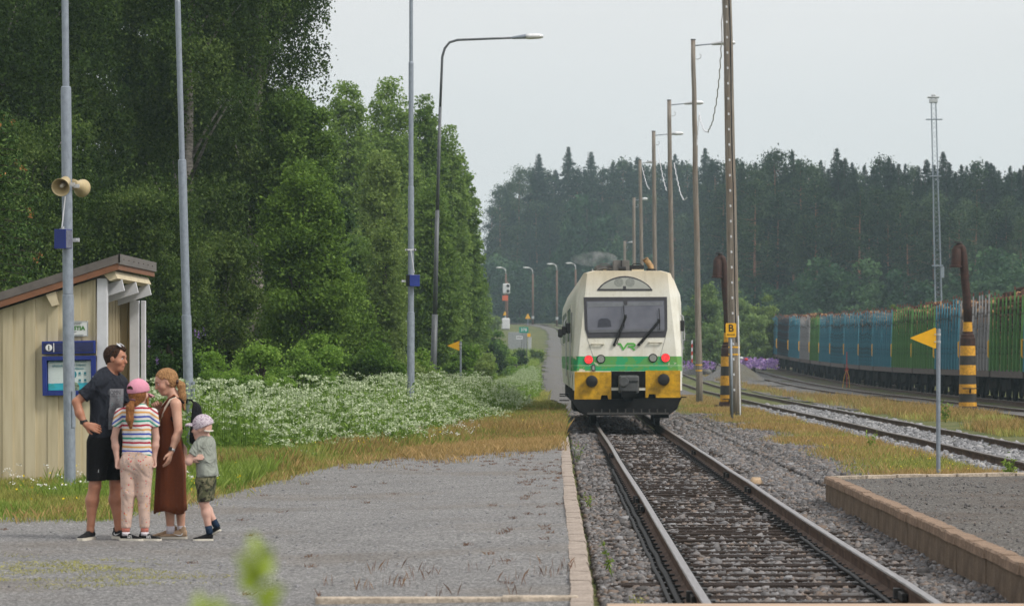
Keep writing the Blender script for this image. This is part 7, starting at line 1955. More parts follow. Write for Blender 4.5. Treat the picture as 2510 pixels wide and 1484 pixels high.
def skin(name, col):
    t = NT(name); v = t.coord('Object'); nz = t.noise(v, 9, 5); n2 = t.noise(v, 45, 3)
    c = t.ramp(nz, [(0.3, (col[0] * 0.82, col[1] * 0.72, col[2] * 0.68)), (0.6, col), (0.8, tuple(min(1, a * 1.12) for a in col))])
    b = t.bsdf(c, 0.5, 0, t.bump(n2, 0.08, 0.002), 0.35)
    b.inputs['Subsurface Weight'].default_value = 0.08; b.inputs['Subsurface Radius'].default_value = (0.01, 0.004, 0.002)
    return t.m
def cloth(name, col, var=0.15, folds=0.5, sc=7, stretch=(1, 1, 0.6)):
    t = NT(name); v = t.coord('Object', stretch); nz = t.noise(v, sc * 0.9, 3, 0.5, 1.2)
    c = t.ramp(t.noise(t.coord('Object'), 60, 2), [(0.3, tuple(a * (1 - var) for a in col)), (0.7, tuple(min(1, a * (1 + var)) for a in col))])
    t.bsdf(c, 0.85, 0, t.bump(nz, folds, 0.09), 0.15); return t.m
M['skin_tan'] = skin('tanned_skin', (0.42, 0.20, 0.125)); M['skin_fair'] = skin('fair_skin', (0.56, 0.33, 0.24)); M['skin_pale'] = skin('pale_child_skin', (0.60, 0.38, 0.31))
M['hair_brown'] = cloth('short_brown_hair', (0.045, 0.024, 0.015), 0.4, 0.6, 60); M['hair_red'] = cloth('reddish_blond_hair', (0.30, 0.125, 0.045), 0.35, 0.7, 28, (3, 3, 0.25)); M['hair_blond'] = cloth('blond_hair', (0.40, 0.22, 0.10), 0.3, 0.7, 28, (2, 2, 0.6))
M['tee_navy'] = cloth('charcoal_navy_tee', (0.020, 0.023, 0.032), 0.1, 0.9); M['shorts_black'] = cloth('black_shorts', (0.006, 0.006, 0.007), 0.1, 0.7); M['dress_rust'] = cloth('rust_brown_dress', (0.155, 0.045, 0.019), 0.12, 0.35, 5, (1.5, 1.5, 0.25))
M['tee_sage'] = cloth('sage_grey_tee', (0.28, 0.30, 0.265), 0.06, 0.9, 9); M['cap_pink'] = cloth('pink_cap', (0.62, 0.27, 0.36), 0.05, 0.15, 9); M['black_fab'] = cloth('black_fabric', (0.009, 0.009, 0.011), 0.2, 0.6, 9)
M['sole_w'] = simple('off_white_sole', (0.62, 0.58, 0.50), 0.6); M['shoe_blk'] = cloth('black_knit_shoe', (0.010, 0.010, 0.012), 0.3, 0.3, 20); M['shoe_beige'] = cloth('beige_shoe', (0.42, 0.29, 0.19), 0.1, 0.3, 20)
M['sock_w'] = cloth('white_sock', (0.62, 0.58, 0.62), 0.05, 0.3, 20); M['sock_coral'] = cloth('coral_sock', (0.62, 0.22, 0.17), 0.05, 0.3, 20); M['sock_navy'] = cloth('navy_sock', (0.015, 0.03, 0.06), 0.2, 0.3, 20)
t = NT('striped_tee'); s_ = t.sep(t.coord('Object')); nz = t.noise(t.coord('Object'), 6, 2, 0.5, 0.8)
ax_ = t.math('MAXIMUM', t.math('SUBTRACT', t.math('ABSOLUTE', t.math('SUBTRACT', s_[0], -0.005)), 0.125), 0.0)
zz = t.math('ADD', t.math('ADD', s_[2], t.math('MULTIPLY', ax_, 0.7)), t.math('MULTIPLY', nz, 0.018))
fr = t.math('FRACT', t.math('MULTIPLY_ADD', zz, 1 / 0.155, 0.26))
W3 = (0.66, 0.64, 0.62)
c = t.ramp(fr, [(0.0, (0.36, 0.02, 0.045)), (0.11, W3), (0.25, (0.03, 0.30, 0.22)), (0.36, W3), (0.50, (0.05, 0.09, 0.42)), (0.61, W3), (0.75, (0.62, 0.32, 0.10)), (0.86, W3)], True)
t.bsdf(c, 0.85, 0, t.bump(nz, 0.5, 0.04), 0.15); M['tee_stripe'] = t.m
t = NT('floral_trousers'); v = t.coord('Object'); nz = t.noise(t.coord('Object', (1, 1, .6)), 7, 2, 0.5, 0.8)
c1 = t.voro(v, 44, 'Color'); d1 = t.voro(v, 44, 'Distance'); sp = t.sep(c1)
red = t.math('MULTIPLY', t.math('LESS_THAN', d1, 0.30), t.math('MULTIPLY', t.math('LESS_THAN', sp[0], 0.42), t.math('GREATER_THAN', t.noise(v, 7, 2), 0.52)))
d2 = t.voro(t.coord('Object', loc=(.3, .2, .1)), 60, 'Distance'); c2 = t.sep(t.voro(t.coord('Object', loc=(.3, .2, .1)), 60, 'Color'))
gy = t.math('MULTIPLY', t.math('LESS_THAN', d2, 0.28), t.math('LESS_THAN', c2[1], 0.35))
c = t.mix(gy, (0.58, 0.42, 0.35), (0.28, 0.26, 0.29)); c = t.mix(red, c, (0.55, 0.06, 0.07))
c = t.mix(t.math('MULTIPLY', t.math('LESS_THAN', d2, 0.3), t.math('GREATER_THAN', c2[1], 0.92)), c, (0.62, 0.34, 0.08))
t.bsdf(c, 0.85, 0, t.bump(nz, 0.8, 0.05), 0.15); M['floral'] = t.m
t = NT('camouflage_shorts'); v = t.coord('Object'); nz = t.noise(v, 14, 2, 0.5, 0.4); n2 = t.noise(t.coord('Object', loc=(3, 1, 2)), 17, 2, 0.5, 0.4)
c = t.ramp(nz, [(0.0, (0.035, 0.04, 0.025)), (0.42, (0.085, 0.09, 0.05)), (0.52, (0.16, 0.15, 0.09)), (0.62, (0.06, 0.065, 0.035))], True); c = t.mix(t.math('GREATER_THAN', n2, 0.6), c, (0.028, 0.025, 0.018))
t.bsdf(c, 0.85, 0, t.bump(t.noise(v, 9, 4), 0.7, 0.05), 0.15); M['camo'] = t.m
t = NT('leaf_print_cap'); v = t.coord('Object'); nz = t.noise(v, 17, 2, 0.5, 2.2)
ln = t.math('LESS_THAN', t.math('ABSOLUTE', t.math('SUBTRACT', t.math('FRACT', t.math('MULTIPLY', nz, 5.0)), 0.5)), 0.17)
c = t.mix(t.math('MULTIPLY', ln, 0.75), (0.58, 0.52, 0.56), (0.13, 0.05, 0.13)); t.bsdf(c, 0.8, 0, None, 0.15); M['cap_print'] = t.m
t = NT('grey_shirt_print'); v = t.coord('Object'); s_ = t.sep(v); nz = t.noise(t.coord('Object', (1, 1, 2.2)), 16, 3, 0.5, 2.4)
ln = t.math('LESS_THAN', t.math('ABSOLUTE', t.math('SUBTRACT', t.math('FRACT', t.math('MULTIPLY', nz, 5.0)), 0.5)), 0.17)
low = t.math('LESS_THAN', s_[2], 1.345)
c = t.mix(t.math('MULTIPLY', t.math('MULTIPLY', ln, low), 0.8), (0.20, 0.205, 0.225), (0.07, 0.075, 0.09)); c = t.mix(t.math('MULTIPLY', t.math('MULTIPLY', t.math('GREATER_THAN', nz, 0.66), low), 0.8), c, (0.10, 0.36, 0.38))
t.bsdf(c, 0.7, 0, None, 0.2); M['tee_print'] = t.m
M['eye_w'] = simple('eye_white', (0.7, 0.68, 0.66), 0.3); M['eye_d'] = simple('dark_iris', (0.03, 0.03, 0.04), 0.2); M['lip'] = simple('lip_skin', (0.36, 0.13, 0.10), 0.5); M['brow'] = simple('brow_hair', (0.09, 0.05, 0.03), 0.8)

def add_head(S, parent, c, f, up, s=1.0, hairline=None, brow='brow', male=False):
    """skull, jaw, nose, lips, ears added to body SDF S; eyes, brows as small children. c: centre, f: facing, s: head height / 0.235"""
    f = nrm(f); up = nrm(up); up = (up - f * up.dot(f)).normalized(); r = f.cross(up)
    c = Vector(c); W = lambda a, b, d: c + (f * a + r * b + up * d) * s
    rz = math.atan2(f.y, f.x); pit = math.asin(max(-1, min(1, -f.z)))
    S.ell(W(-0.008, 0, 0.022), (0.098 * s, 0.076 * s, 0.094 * s), 0.02, rz, ry=pit)
    S.ell(W(0.030, 0, -0.040), (0.060 * s, 0.056 * s, 0.075 * s), 0.025 * s, rz, ry=pit)
    S.cap(W(0.052, -0.016, -0.094), W(0.052, 0.016, -0.094), 0.021 * s, k=0.03 * s)
    S.cap(W(0.086, 0, 0.008), W(0.104, 0, -0.026), 0.009 * s, 0.013 * s, 0.010 * s)
    S.cap(W(0.078, -0.024, 0.026), W(0.078, 0.024, 0.026), 0.014 * s, k=0.012 * s)
    S.cap(W(0.080, -0.018, -0.058), W(0.080, 0.018, -0.058), 0.010 * s, k=0.010 * s)
    for q in (-1, 1):
        S.ell(W(0.082, q * 0.032, 0.004), (0.010 * s, 0.016 * s, 0.009 * s), 0.006, rz, op='-', ry=pit)
        S.ell(W(0.048, q * 0.045, -0.030), (0.03 * s, 0.025 * s, 0.028 * s), 0.02 * s, rz, ry=pit)
        S.ell(W(-0.006, q * 0.076, -0.006), (0.019 * s, 0.009 * s, 0.031 * s), 0.008 * s, rz, ry=pit)
    def small(nm, pts, rr, mat):
        mb = MB(); mb.tube([W(*p) for p in pts], [r_ * s for r_ in rr], 8); mb.build(nm, mat, parent, True)
    mb = MB(); mb2 = MB()
    for q in (-1, 1):
        mb = MB(); mb.ell(tuple(W(0.0715, q * 0.031, 0.003)), (0.0105 * s,) * 3, 10, 8); e_ = mb.build('eye', M['eye_w'], parent, True)
        mb = MB(); mb.ell(tuple(W(0.0775, q * 0.0315, 0.002)), (0.0062 * s,) * 3, 8, 6); mb.build('iris', M['eye_d'], e_, True)
        small('eyebrow', [(0.080, q * 0.048, 0.026), (0.090, q * 0.032, 0.031), (0.092, q * 0.014, 0.026)], (0.003, 0.0045, 0.003), M[brow])
    small('mouth', [(0.078, -0.020, -0.060), (0.089, -0.008, -0.057), (0.0895, 0.008, -0.057), (0.078, 0.020, -0.060)], (0.002, 0.0048, 0.0048, 0.002), M['lip'])
    return W, rz, pit

def add_hand(S, wrist, d, pn, s=1.0, curl=0.35, thumb=1, spread=0.10):
    """wrist point, finger direction d, palm normal pn (side the fingers curl to), thumb side sign"""
    w = Vector(wrist); d = nrm(d); pn = Vector(pn); pn = (pn - d * pn.dot(d)).normalized(); sd = d.cross(pn)
    W = lambda a, b, c: w + (d * a + sd * b + pn * c) * s
    for b in (-0.022, -0.008, 0.008, 0.022): S.cap(W(0.012, b * 0.7, 0), W(0.078, b * 1.25, 0.002), 0.0135 * s, 0.0115 * s, 0.012)
    Ls = [0.070, 0.080, 0.074, 0.058]
    for i, b in enumerate((0.030, 0.0105, -0.0095, -0.029)):
        b = b * thumb; L = Ls[i]; sp = b * spread * 6; c1 = curl; p0 = W(0.080, b, 0.002)
        dd = (d * math.cos(c1) + pn * math.sin(c1) + sd * sp).normalized(); p1 = p0 + dd * L * 0.42 * s
        c2 = c1 * 2.1; dd = (d * math.cos(c2) + pn * math.sin(c2) + sd * sp * .6).normalized(); p2 = p1 + dd * L * 0.33 * s
        c3 = c1 * 2.9; dd = (d * math.cos(c3) + pn * math.sin(c3)).normalized(); p3 = p2 + dd * L * 0.25 * s
        S.cap(p0, p1, 0.0098 * s, 0.0088 * s, 0.005); S.cap(p1, p2, 0.0088 * s, 0.0080 * s, 0.004); S.cap(p2, p3, 0.0080 * s, 0.0068 * s, 0.004)
    t0 = W(0.022, 0.024 * thumb, 0.006); t1 = W(0.050, 0.050 * thumb, 0.018); t2 = W(0.082, 0.056 * thumb, 0.028)
    S.cap(t0, t1, 0.0135 * s, 0.011 * s, 0.008); S.cap(t1, t2, 0.0105 * s, 0.0085 * s, 0.005)

def shoe(parent, ankle, d, L, mat, sole, tongue=None, stripes=None, lift=0.0, h=0.085, pitch=0.0):
    """ankle: point above the heel; d horizontal pointing direction"""
    d = nrm((d[0], d[1], 0)); s_ = Vector((0, 0, 1)).cross(d); a = Vector(ankle); heel = Vector((a.x, a.y, lift)) - d * L * 0.24
    dz = math.sin(pitch); dh = math.cos(pitch)
    def W(t_, b, z):
        x = t_ * L; return heel + d * (x * dh + z * dz * 0.6) + s_ * b + Vector((0, 0, z * dh - (x - L) * dz - (0 if pitch == 0 else 0.0)))
    wd = [0.026, 0.036, 0.036, 0.034, 0.038, 0.043, 0.040, 0.022]; ts = [0.0, 0.06, 0.2, 0.4, 0.6, 0.76, 0.9, 1.0]; top = [0.07, 0.085, 0.085, 0.078, 0.06, 0.048, 0.038, 0.026]
    k = L / 0.28
    wd = [w_ * k for w_ in wd]; top = [t_ * k * h / 0.085 for t_ in top]; sh_ = 0.026 * k
    rings = []
    for t_, w_, z1 in zip(ts, wd, top):
        n = 12; ring = []
        for q in range(n):
            a_ = 2 * math.pi * q / n; cx = math.cos(a_); sz = math.sin(a_)
            zc_ = sh_ + (z1 - sh_) * 0.5; hz = max(0.008, (z1 - sh_) * 0.5)
            ww = w_ * (1 - 0.32 * max(0, sz)); ring.append(W(t_, ww * (abs(cx) ** 0.7) * (1 if cx > 0 else -1), zc_ + hz * (abs(sz) ** 0.8) * (1 if sz > 0 else -1)))
        rings.append(ring)
    mb = MB(); mb.rings(rings); up_ = mb.build('shoe', mat, parent, True)
    mb = MB(); rings = []
    for t_, w_ in zip(ts, wd):
        w2 = w_ + 0.004; t2 = -0.015 if t_ == 0 else (1.015 if t_ == 1 else t_)
        rings.append([W(t2, -w2, 0.0), W(t2, w2, 0.0), W(t2, w2, sh_), W(t2, -w2, sh_)])
    mb.rings(rings); mb.build('sole', sole, up_)
    mb = MB(); mb.tube([W(0.16, 0, 0.06 * k), W(0.17, 0, top[2] + 0.012 * k), W(0.2, 0, top[2] + 0.02 * k)], [0.036 * k, 0.038 * k, 0.030 * k], 12, False); mb.build('collar', mat, up_, True)
    if tongue:
        mb = MB(); 
        for q in range(4): mb.tube([W(0.36 + q * 0.07, -0.020 * k, top[3] * (1 - q * .09) + 0.001), W(0.36 + q * 0.07, 0.020 * k, top[3] * (1 - q * .09) + 0.001)], 0.003, 5)
        mb.build('laces', tongue, up_)
    if stripes == 'three':
        for sgn in (-1, 1):
            mb = MB()
            for q in range(3): mb.tube([W(0.42 + q * .08, sgn * (wd[3] + 0.001), sh_ + 0.004), W(0.36 + q * .08, sgn * wd[3] * 0.86, sh_ + 0.040 * k)], 0.0045 * k, 5)
            mb.build('shoe_stripes', whitep, up_)
    if stripes == 'swoosh':
        for sgn in (-1, 1):
            mb = MB(); mb.tube([W(0.16, sgn * (wd[2] * 0.9), sh_ + 0.042 * k), W(0.20, sgn * (wd[2] + 0.001), sh_ + 0.018 * k), W(0.28, sgn * (wd[3] + 0.001), sh_ + 0.012 * k), (W(0.52, sgn * (wd[4] * 0.88), sh_ + 0.030 * k))], [0.002, 0.006 * k, 0.006 * k, 0.001], 6); mb.build('shoe_emblem', whitep, up_)
    return W

def patch(src, name, mat, parent, pred, off=0.003):
    me = src.data; n = len(me.vertices); V = np.empty(n * 3, np.float32); me.vertices.foreach_get('co', V); V = V.reshape(-1, 3)
    Nn = np.empty(n * 3, np.float32); me.vertices.foreach_get('normal', Nn); Nn = Nn.reshape(-1, 3)
    Fq = np.empty(len(me.loops), np.int32); me.loops.foreach_get('vertex_index', Fq); Fq = Fq.reshape(-1, 4)
    c = V[Fq].mean(1); nn = Nn[Fq].mean(1); Fq = Fq[pred(c, nn)]
    if not len(Fq): return None
    u, inv = np.unique(Fq, return_inverse=True)
    return link(name, mesh_np(name, V[u] + Nn[u] * off, inv.reshape(-1, 4)), mat, parent, True)

def watch(parent, a, b, r, mat, band=None, face_dir=(0, -1, 0), name='wristwatch'):
    a = Vector(a); b = Vector(b); d = (b - a).normalized(); c = (a + b) / 2
    mb = MB(); mb.tube([c - d * 0.011, c - d * 0.010, c + d * 0.010, c + d * 0.011], [r * 0.97, r * 1.05, r * 1.05, r * 0.97], 16); w_ = mb.build(name, band or mat, parent, True)
    fd = Vector(face_dir); fd = (fd - d * fd.dot(d)).normalized(); p = c + fd * (r + 0.003); q = fd.to_track_quat('Z', 'Y').to_matrix()
    mb = MB(); mb.box(tuple(p), (0.036, 0.036, 0.010), q); mb.build('watch_case', mat, w_, bevel=0.004)

GZP = lambda x, y: float(pz_left(x, y)) + 0.004
def person_root(label, u, v, name='person'):
    # feet on the platform at picture point (u, v)
    y = 30.0
    for _ in range(4):
        x = (u - 1361) / 8000 * y; z = GZP(x, y); y = 8000 * (CAMZ - z) / (v - 874)
    return thing(name, label, 'person', (x, y, GZP((u - 1361) / 8000 * y, y)))
# zoom pictures: disp = (250 + zx/1.5614)/1.632 ; 680 zoom px are one metre
U = lambda zx: (250 + zx / 1.5614) / 1.632
V_ = lambda zy: (1300 + zy / 1.5614) / 1.632

# ================= man
mn = person_root('man in dark T-shirt and black shorts standing with a hand on his hip', U(270), V_(1335))
f = nrm((0.87, -0.5, 0)); r = nrm((-0.5, -0.87, 0)); rzb = math.atan2(f.y, f.x)
S = SDF(0.0065)
hd, rz_, pit_ = add_head(S, mn, (0.098, -0.01, 1.690), (0.955, -0.28, -0.10), (0.1, 0, 1), 1.02, brow='brow')
S.cap((0.072, 0, 1.62), (0.022, 0.01, 1.50), 0.056, 0.066, 0.03)
S.ecap((0.02, 0.0, 1.43), (0.01, 0, 1.10), 0.165, 0.145, 0.62, rzb + math.pi / 2, 0.03)
shR = Vector((-0.055, -0.155, 1.455)); elR = Vector((-0.245, -0.20, 1.285)); wrR = Vector((-0.158, -0.235, 1.078))
S.cap(shR, elR, 0.052, 0.040, 0.03); S.cap(elR, (elR + wrR) / 2 + Vector((-0.012, 0, 0)), 0.042, 0.041, 0.015); S.cap((elR + wrR) / 2 + Vector((-0.012, 0, 0)), wrR, 0.040, 0.027, 0.02)
add_hand(S, wrR, (0.90, 0.28, -0.30), (0.1, 0.9, -0.3), 1.08, 0.16, -1, 0.12)
S.cap((0.125, 0.155, 1.455), (0.19, 0.20, 1.19), 0.052, 0.040, 0.03); S.cap((0.19, 0.20, 1.19), (0.215, 0.13, 0.96), 0.040, 0.027, 0.02); add_hand(S, (0.215, 0.13, 0.96), (0.1, -0.1, -1), (-0.6, -0.6, 0), 1.05, 0.4, 1)
for (hip, kn, an) in [((-0.065, -0.07, 0.90), (-0.090, -0.08, 0.50), (-0.135, -0.07, 0.09)), ((0.075, 0.07, 0.90), (0.085, 0.06, 0.50), (0.112, 0.05, 0.09))]:
    hip, kn, an = Vector(hip), Vector(kn), Vector(an); S.cap(hip, kn, 0.088, 0.056, 0.03)
    cf = kn.lerp(an, 0.33) - f * 0.014; S.cap(kn, cf, 0.055, 0.060, 0.02); S.cap(cf, kn.lerp(an, 0.85), 0.059, 0.036, 0.03); S.cap(kn.lerp(an, 0.85), an, 0.036, 0.037, 0.01)
S.build('body', M['skin_tan'], mn)
S = SDF(0.006); c = Vector((0.088, -0.007, 1.690)); fh = nrm((0.955, -0.28, -0.05)); S.ell(c + Vector((-0.012, 0, 0.034)), (0.103, 0.083, 0.096), 0.02, math.atan2(fh.y, fh.x))
S.cap(c + fh * 0.05 + Vector((0, 0, 0.112)), c + fh * 0.098 + Vector((0, 0, 0.088)), 0.026, 0.020, 0.02); S.cap(c - fh * 0.06, c - fh * 0.062 + Vector((0, 0, -0.055)), 0.04, 0.03, 0.02)
S.cut(c + fh * 0.045 + Vector((0, 0, 0.0)), (0.95 * fh.x, 0.95 * fh.y, -0.90)); S.cut(c + Vector((0, 0, -0.06)), (0, 0, -1)); S.build('hair', M['hair_brown'], mn)
# sunglasses pushed up on the head
hl2 = lambda a, b, d: c + (fh * a + nrm(fh.cross(Vector((0, 0, 1)))) * b + Vector((0, 0, 1)) * d)
mb = MB(); e_ = nrm(fh + Vector((0, 0, 1.3))); q_ = e_.to_track_quat('Z', 'Y').to_matrix()
for b in (-0.033, 0.033): mb.ell(tuple(hl2(0.055, b, 0.128)), (0.026, 0.030, 0.006), 14, 8, q_)
mb.tube([hl2(0.06, -0.01, 0.132), hl2(0.06, 0.01, 0.132)], 0.003, 5); gl = mb.build('sunglasses', simple('mirrored_pale_lens', (0.55, 0.56, 0.60), 0.15, 0.3), mn, True)
mb = MB()
for b in (-1, 1): mb.tube([hl2(0.05, b * 0.066, 0.122), hl2(0.01, b * 0.086, 0.07), hl2(-0.02, b * 0.086, 0.01)], 0.003, 5)
mb.build('temple_arm', M['black'], gl)
S = SDF(0.007)
S.ecap((0.018, 0.0, 1.425), (0.012, 0, 1.33), 0.192, 0.185, 0.64, rzb + math.pi / 2, 0.03); S.ecap((0.012, 0, 1.33), (-0.004, 0, 0.97), 0.186, 0.186, 0.68, rzb + math.pi / 2, 0.05)
S.cap((0.03, 0.0, 1.50), (-0.04, -0.13, 1.475), 0.060, 0.062, 0.05); S.cap((0.03, 0.0, 1.50), (0.11, 0.13, 1.475), 0.060, 0.062, 0.05)
S.slv(shR, shR.lerp(elR, 0.72), 0.066, 0.064, 0.03); S.slv((0.125, 0.155, 1.455), (0.165, 0.185, 1.28), 0.066, 0.064, 0.03)
S.cut((0, 0, 0.925), (0, 0, -1)); S.ell((0.062, -0.005, 1.565), (0.070, 0.066, 0.055), 0.01, op='-')
tee = S.build('t_shirt', M['tee_navy'], mn)
patch(tee, 'shirt_print', M['tee_print'], tee, lambda c_, n_: (c_[:, 2] > 1.03) & (c_[:, 2] < 1.405) & (((c_[:, 0] - 0.015) * 0.5 + (c_[:, 1]) * 0.87) > -0.108) & ((c_[:, 0] * 0.5 + c_[:, 1] * 0.87) < 0.10) & ((n_[:, 0] * f.x + n_[:, 1] * f.y) > 0.25))
o = text_obj('print_text', 'BOMN', 0.062, simple('dark_print_letters', (0.04, 0.045, 0.055), 0.6), tee, (0.100, -0.158, 1.372), rot=(R(88), 0, math.atan2(-0.5, 0.87) + R(90) - R(18)), sx=0.8)
S = SDF(0.007); S.ecap((0.0, 0, 1.0), (0, 0, 0.86), 0.170, 0.172, 0.74, rzb + math.pi / 2, 0.04)
S.cap((-0.062, -0.07, 0.90), (-0.078, -0.08, 0.54), 0.108, 0.092, 0.04); S.cap((0.075, 0.07, 0.90), (0.085, 0.06, 0.54), 0.102, 0.092, 0.04); S.cut((0, 0, 0.552), (0.02, 0, -1)); S.cut((0, 0, 1.02), (0, 0, 1))
so = S.build('shorts', M['shorts_black'], mn); mb = MB(); mb.box((-0.045, -0.168, 0.645), (0.008, 0.004, 0.028)); mb.build('small_emblem', M['galv_light'], so)
watch(mn, wrR.lerp(elR, 0.06), wrR.lerp(elR, 0.18), 0.031, M['black'], None, (-0.75, -0.6, 0.4))
shoe(mn, (-0.14, -0.07, 0.09), (-0.28, -0.96), 0.285, M['shoe_blk'], M['sole_w'], M['black'], None); shoe(mn, (0.112, 0.05, 0.09), (0.62, -0.78), 0.285, M['shoe_blk'], M['sole_w'], M['black'], 'swoosh')

mn.scale = (0.975, 0.975, 0.975)
# ================= girl
gr = person_root('girl in pink cap, striped T-shirt and floral trousers seen from behind', U(465), V_(1343))
f = nrm((0.30, 0.95, 0)); rzb = math.atan2(f.y, f.x); S = SDF(0.0065)
hf = nrm((0.72, 0.69, -0.08)); W, rz_, pit_ = add_head(S, gr, (0.018, 0.0, 1.338), hf, (0, 0, 1), 0.93)
S.cap((0.005, 0, 1.27), (-0.005, -0.01, 1.18), 0.043, 0.05, 0.03); S.ecap((-0.005, 0, 1.12), (0, 0, 0.80), 0.125, 0.11, 0.62, rzb + math.pi / 2, 0.03)
shL, shR = Vector((-0.155, 0.0, 1.155)), Vector((0.145, 0.0, 1.155))
elL, elR_ = Vector((-0.205, 0.0, 0.93)), Vector((0.172, 0.01, 0.93)); wL, wR = Vector((-0.178, -0.01, 0.735)), Vector((0.158, -0.01, 0.745))
for a, b, w_ in ((shL, elL, wL), (shR, elR_, wR)): S.cap(a, b, 0.038, 0.031, 0.02); S.cap(b, b.lerp(w_, 0.4), 0.032, 0.031, 0.01); S.cap(b.lerp(w_, 0.4), w_, 0.031, 0.021, 0.02)
add_hand(S, wL, (0.12, -0.02, -1), (0.6, -0.7, 0), 0.82, 0.75, -1); add_hand(S, wR, (0.02, -0.02, -1), (-0.6, -0.7, 0), 0.82, 0.75, 1)
for (h_, k_, a_) in [((-0.075, 0, 0.72), (-0.085, 0, 0.42), (-0.10, 0, 0.08)), ((0.070, 0, 0.72), (0.062, 0, 0.42), (0.070, 0, 0.08))]: S.cap(h_, k_, 0.07, 0.045, 0.02); S.cap(k_, a_, 0.045, 0.029, 0.02)
S.build('body', M['skin_pale'], gr)
S = SDF(0.007); S.ecap((-0.003, 0, 1.125), (-0.002, 0, 0.99), 0.134, 0.126, 0.62, rzb + math.pi / 2, 0.03); S.ecap((-0.002, 0, 0.99), (0.0, 0, 0.78), 0.126, 0.145, 0.64, rzb + math.pi / 2, 0.04)
S.cap((0.0, -0.005, 1.190), (-0.110, 0, 1.155), 0.046, 0.042, 0.04); S.cap((0.0, -0.005, 1.190), (0.100, 0, 1.155), 0.046, 0.042, 0.04)
S.slv(shL, shL.lerp(elL, 0.56), 0.047, 0.049, 0.02); S.slv(shR, shR.lerp(elR_, 0.56), 0.047, 0.049, 0.02)
S.cut((0, 0, 0.765), (0, 0, -1)); S.ell((0.004, 0.005, 1.245), (0.056, 0.052, 0.035), 0.01, op='-')
# sleeves end where the arms leave them
tee = S.build('t_shirt', M['tee_stripe'], gr)
S = SDF(0.007); S.ecap((0.0, 0, 0.79), (0.0, 0, 0.70), 0.135, 0.150, 0.70, rzb + math.pi / 2, 0.03); S.ell((-0.055, -0.045, 0.72), (0.070, 0.050, 0.085), 0.03); S.ell((0.055, -0.045, 0.72), (0.070, 0.050, 0.085), 0.03)
S.cap((-0.072, -0.005, 0.70), (-0.080, 0, 0.42), 0.084, 0.064, 0.03); S.cap((-0.080, 0, 0.42), (-0.098, 0, 0.135), 0.064, 0.046, 0.02)
S.cap((0.070, -0.005, 0.70), (0.062, 0, 0.42), 0.082, 0.062, 0.03); S.cap((0.062, 0, 0.42), (0.070, 0, 0.135), 0.062, 0.046, 0.02)
S.cut((0, 0, 0.112), (0, 0, -1)); S.cut((0, 0, 0.81), (0, 0, 1)); S.build('trousers', M['floral'], gr)
for x_, m_ in ((-0.10, 'a'), (0.070, 'b')):
    mb = MB(); mb.tube([(x_, 0, 0.075), (x_, 0, 0.135)], [0.036, 0.037], 14); mb.build('sock', M['sock_coral'], gr, True)
    mb = MB(); mb.tube([(x_, 0, 0.045), (x_, 0, 0.078)], [0.037, 0.0375], 14); mb.build('sock_foot', M['sock_w'], gr, True)
shoe(gr, (-0.10, 0, 0.08), (0.86, -0.30), 0.215, M['shoe_blk'], M['sole_w'], M['black'], 'three', h=0.095); shoe(gr, (0.070, 0.0, 0.08), (0.86, -0.24), 0.205, M['shoe_blk'], M['sole_w'], M['black'], 'three', h=0.095)
# cap with arched opening at the back, brim towards her face
S = SDF(0.006); cc = Vector((0.012, 0.0, 1.355)); S.ell(cc + Vector((0, 0, 0.012)), (0.108, 0.094, 0.100), 0.02, math.atan2(hf.y, hf.x)); S.cut(cc + Vector((0, 0, -0.012)), (hf.x * 0.15, hf.y * 0.15, -1))
cp = S.build('cap', M['cap_pink'], gr)
fb = nrm((hf.x, hf.y, -0.22)); sb = nrm(fb.cross(Vector((0, 0, 1)))); ub = sb.cross(fb)
mb = MB(); rg = []
for (q, w_, dz) in ((0.085, 0.078, 0), (0.11, 0.074, 0.002), (0.14, 0.060, 0.0), (0.158, 0.038, -0.004), (0.166, 0.010, -0.006)):
    n = 9; top_ = [cc + fb * q + sb * (w_ * (2 * i / (n - 1) - 1)) + Vector((0, 0, 0.0 + dz - 0.018 * ((2 * i / (n - 1) - 1) ** 2))) for i in range(n)]
    rg.append(top_ + [p_ - Vector((0, 0, 0.006)) for p_ in reversed(top_)])
mb.rings(rg); mb.build('brim', M['cap_pink'], cp, True, angle=50)
bk = -Vector((hf.x, hf.y, 0)).normalized(); bk = nrm(bk + Vector((-0.10, -0.35, 0)))
mb = MB(); sb2 = bk.cross(Vector((0, 0, 1))).normalized(); pts = [cc + Vector((0, 0, 0.016)) + bk * 0.099 + sb2 * (0.034 * math.cos(a)) + Vector((0, 0, 0.030 * math.sin(a))) for a in np.linspace(0, math.pi, 10)]
mb.prism([tuple(p_) for p_ in pts], tuple(bk * 0.010)); mb.build('rear_opening', M['hair_brown'], cp)
mb = MB(); mb.ell(tuple(cc + Vector((0, 0, 0.114))), (0.008, 0.008, 0.005), 8, 6); mb.build('cap_button', M['cap_pink'], cp)
S = SDF(0.006); S.ell((0.012, -0.003, 1.325), (0.094, 0.083, 0.080), 0.02, math.atan2(hf.y, hf.x)); S.cap((0.0, -0.03, 1.28), (-0.01, -0.045, 1.25), 0.055, 0.045, 0.03)
S.cut(Vector((0.012, 0, 1.325)) + hf * 0.035, (hf.x, hf.y, 0.0), 0.01); hr = S.build('hair', M['hair_red'], gr)
S = SDF(0.006); S.cap((-0.030, -0.085, 1.268), (-0.048, -0.112, 1.20), 0.022, 0.036, 0.02); S.cap((-0.048, -0.112, 1.20), (-0.050, -0.118, 1.10), 0.037, 0.034, 0.02); S.cap((-0.050, -0.118, 1.10), (-0.042, -0.118, 1.03), 0.034, 0.018, 0.02); S.build('ponytail', M['hair_red'], hr)
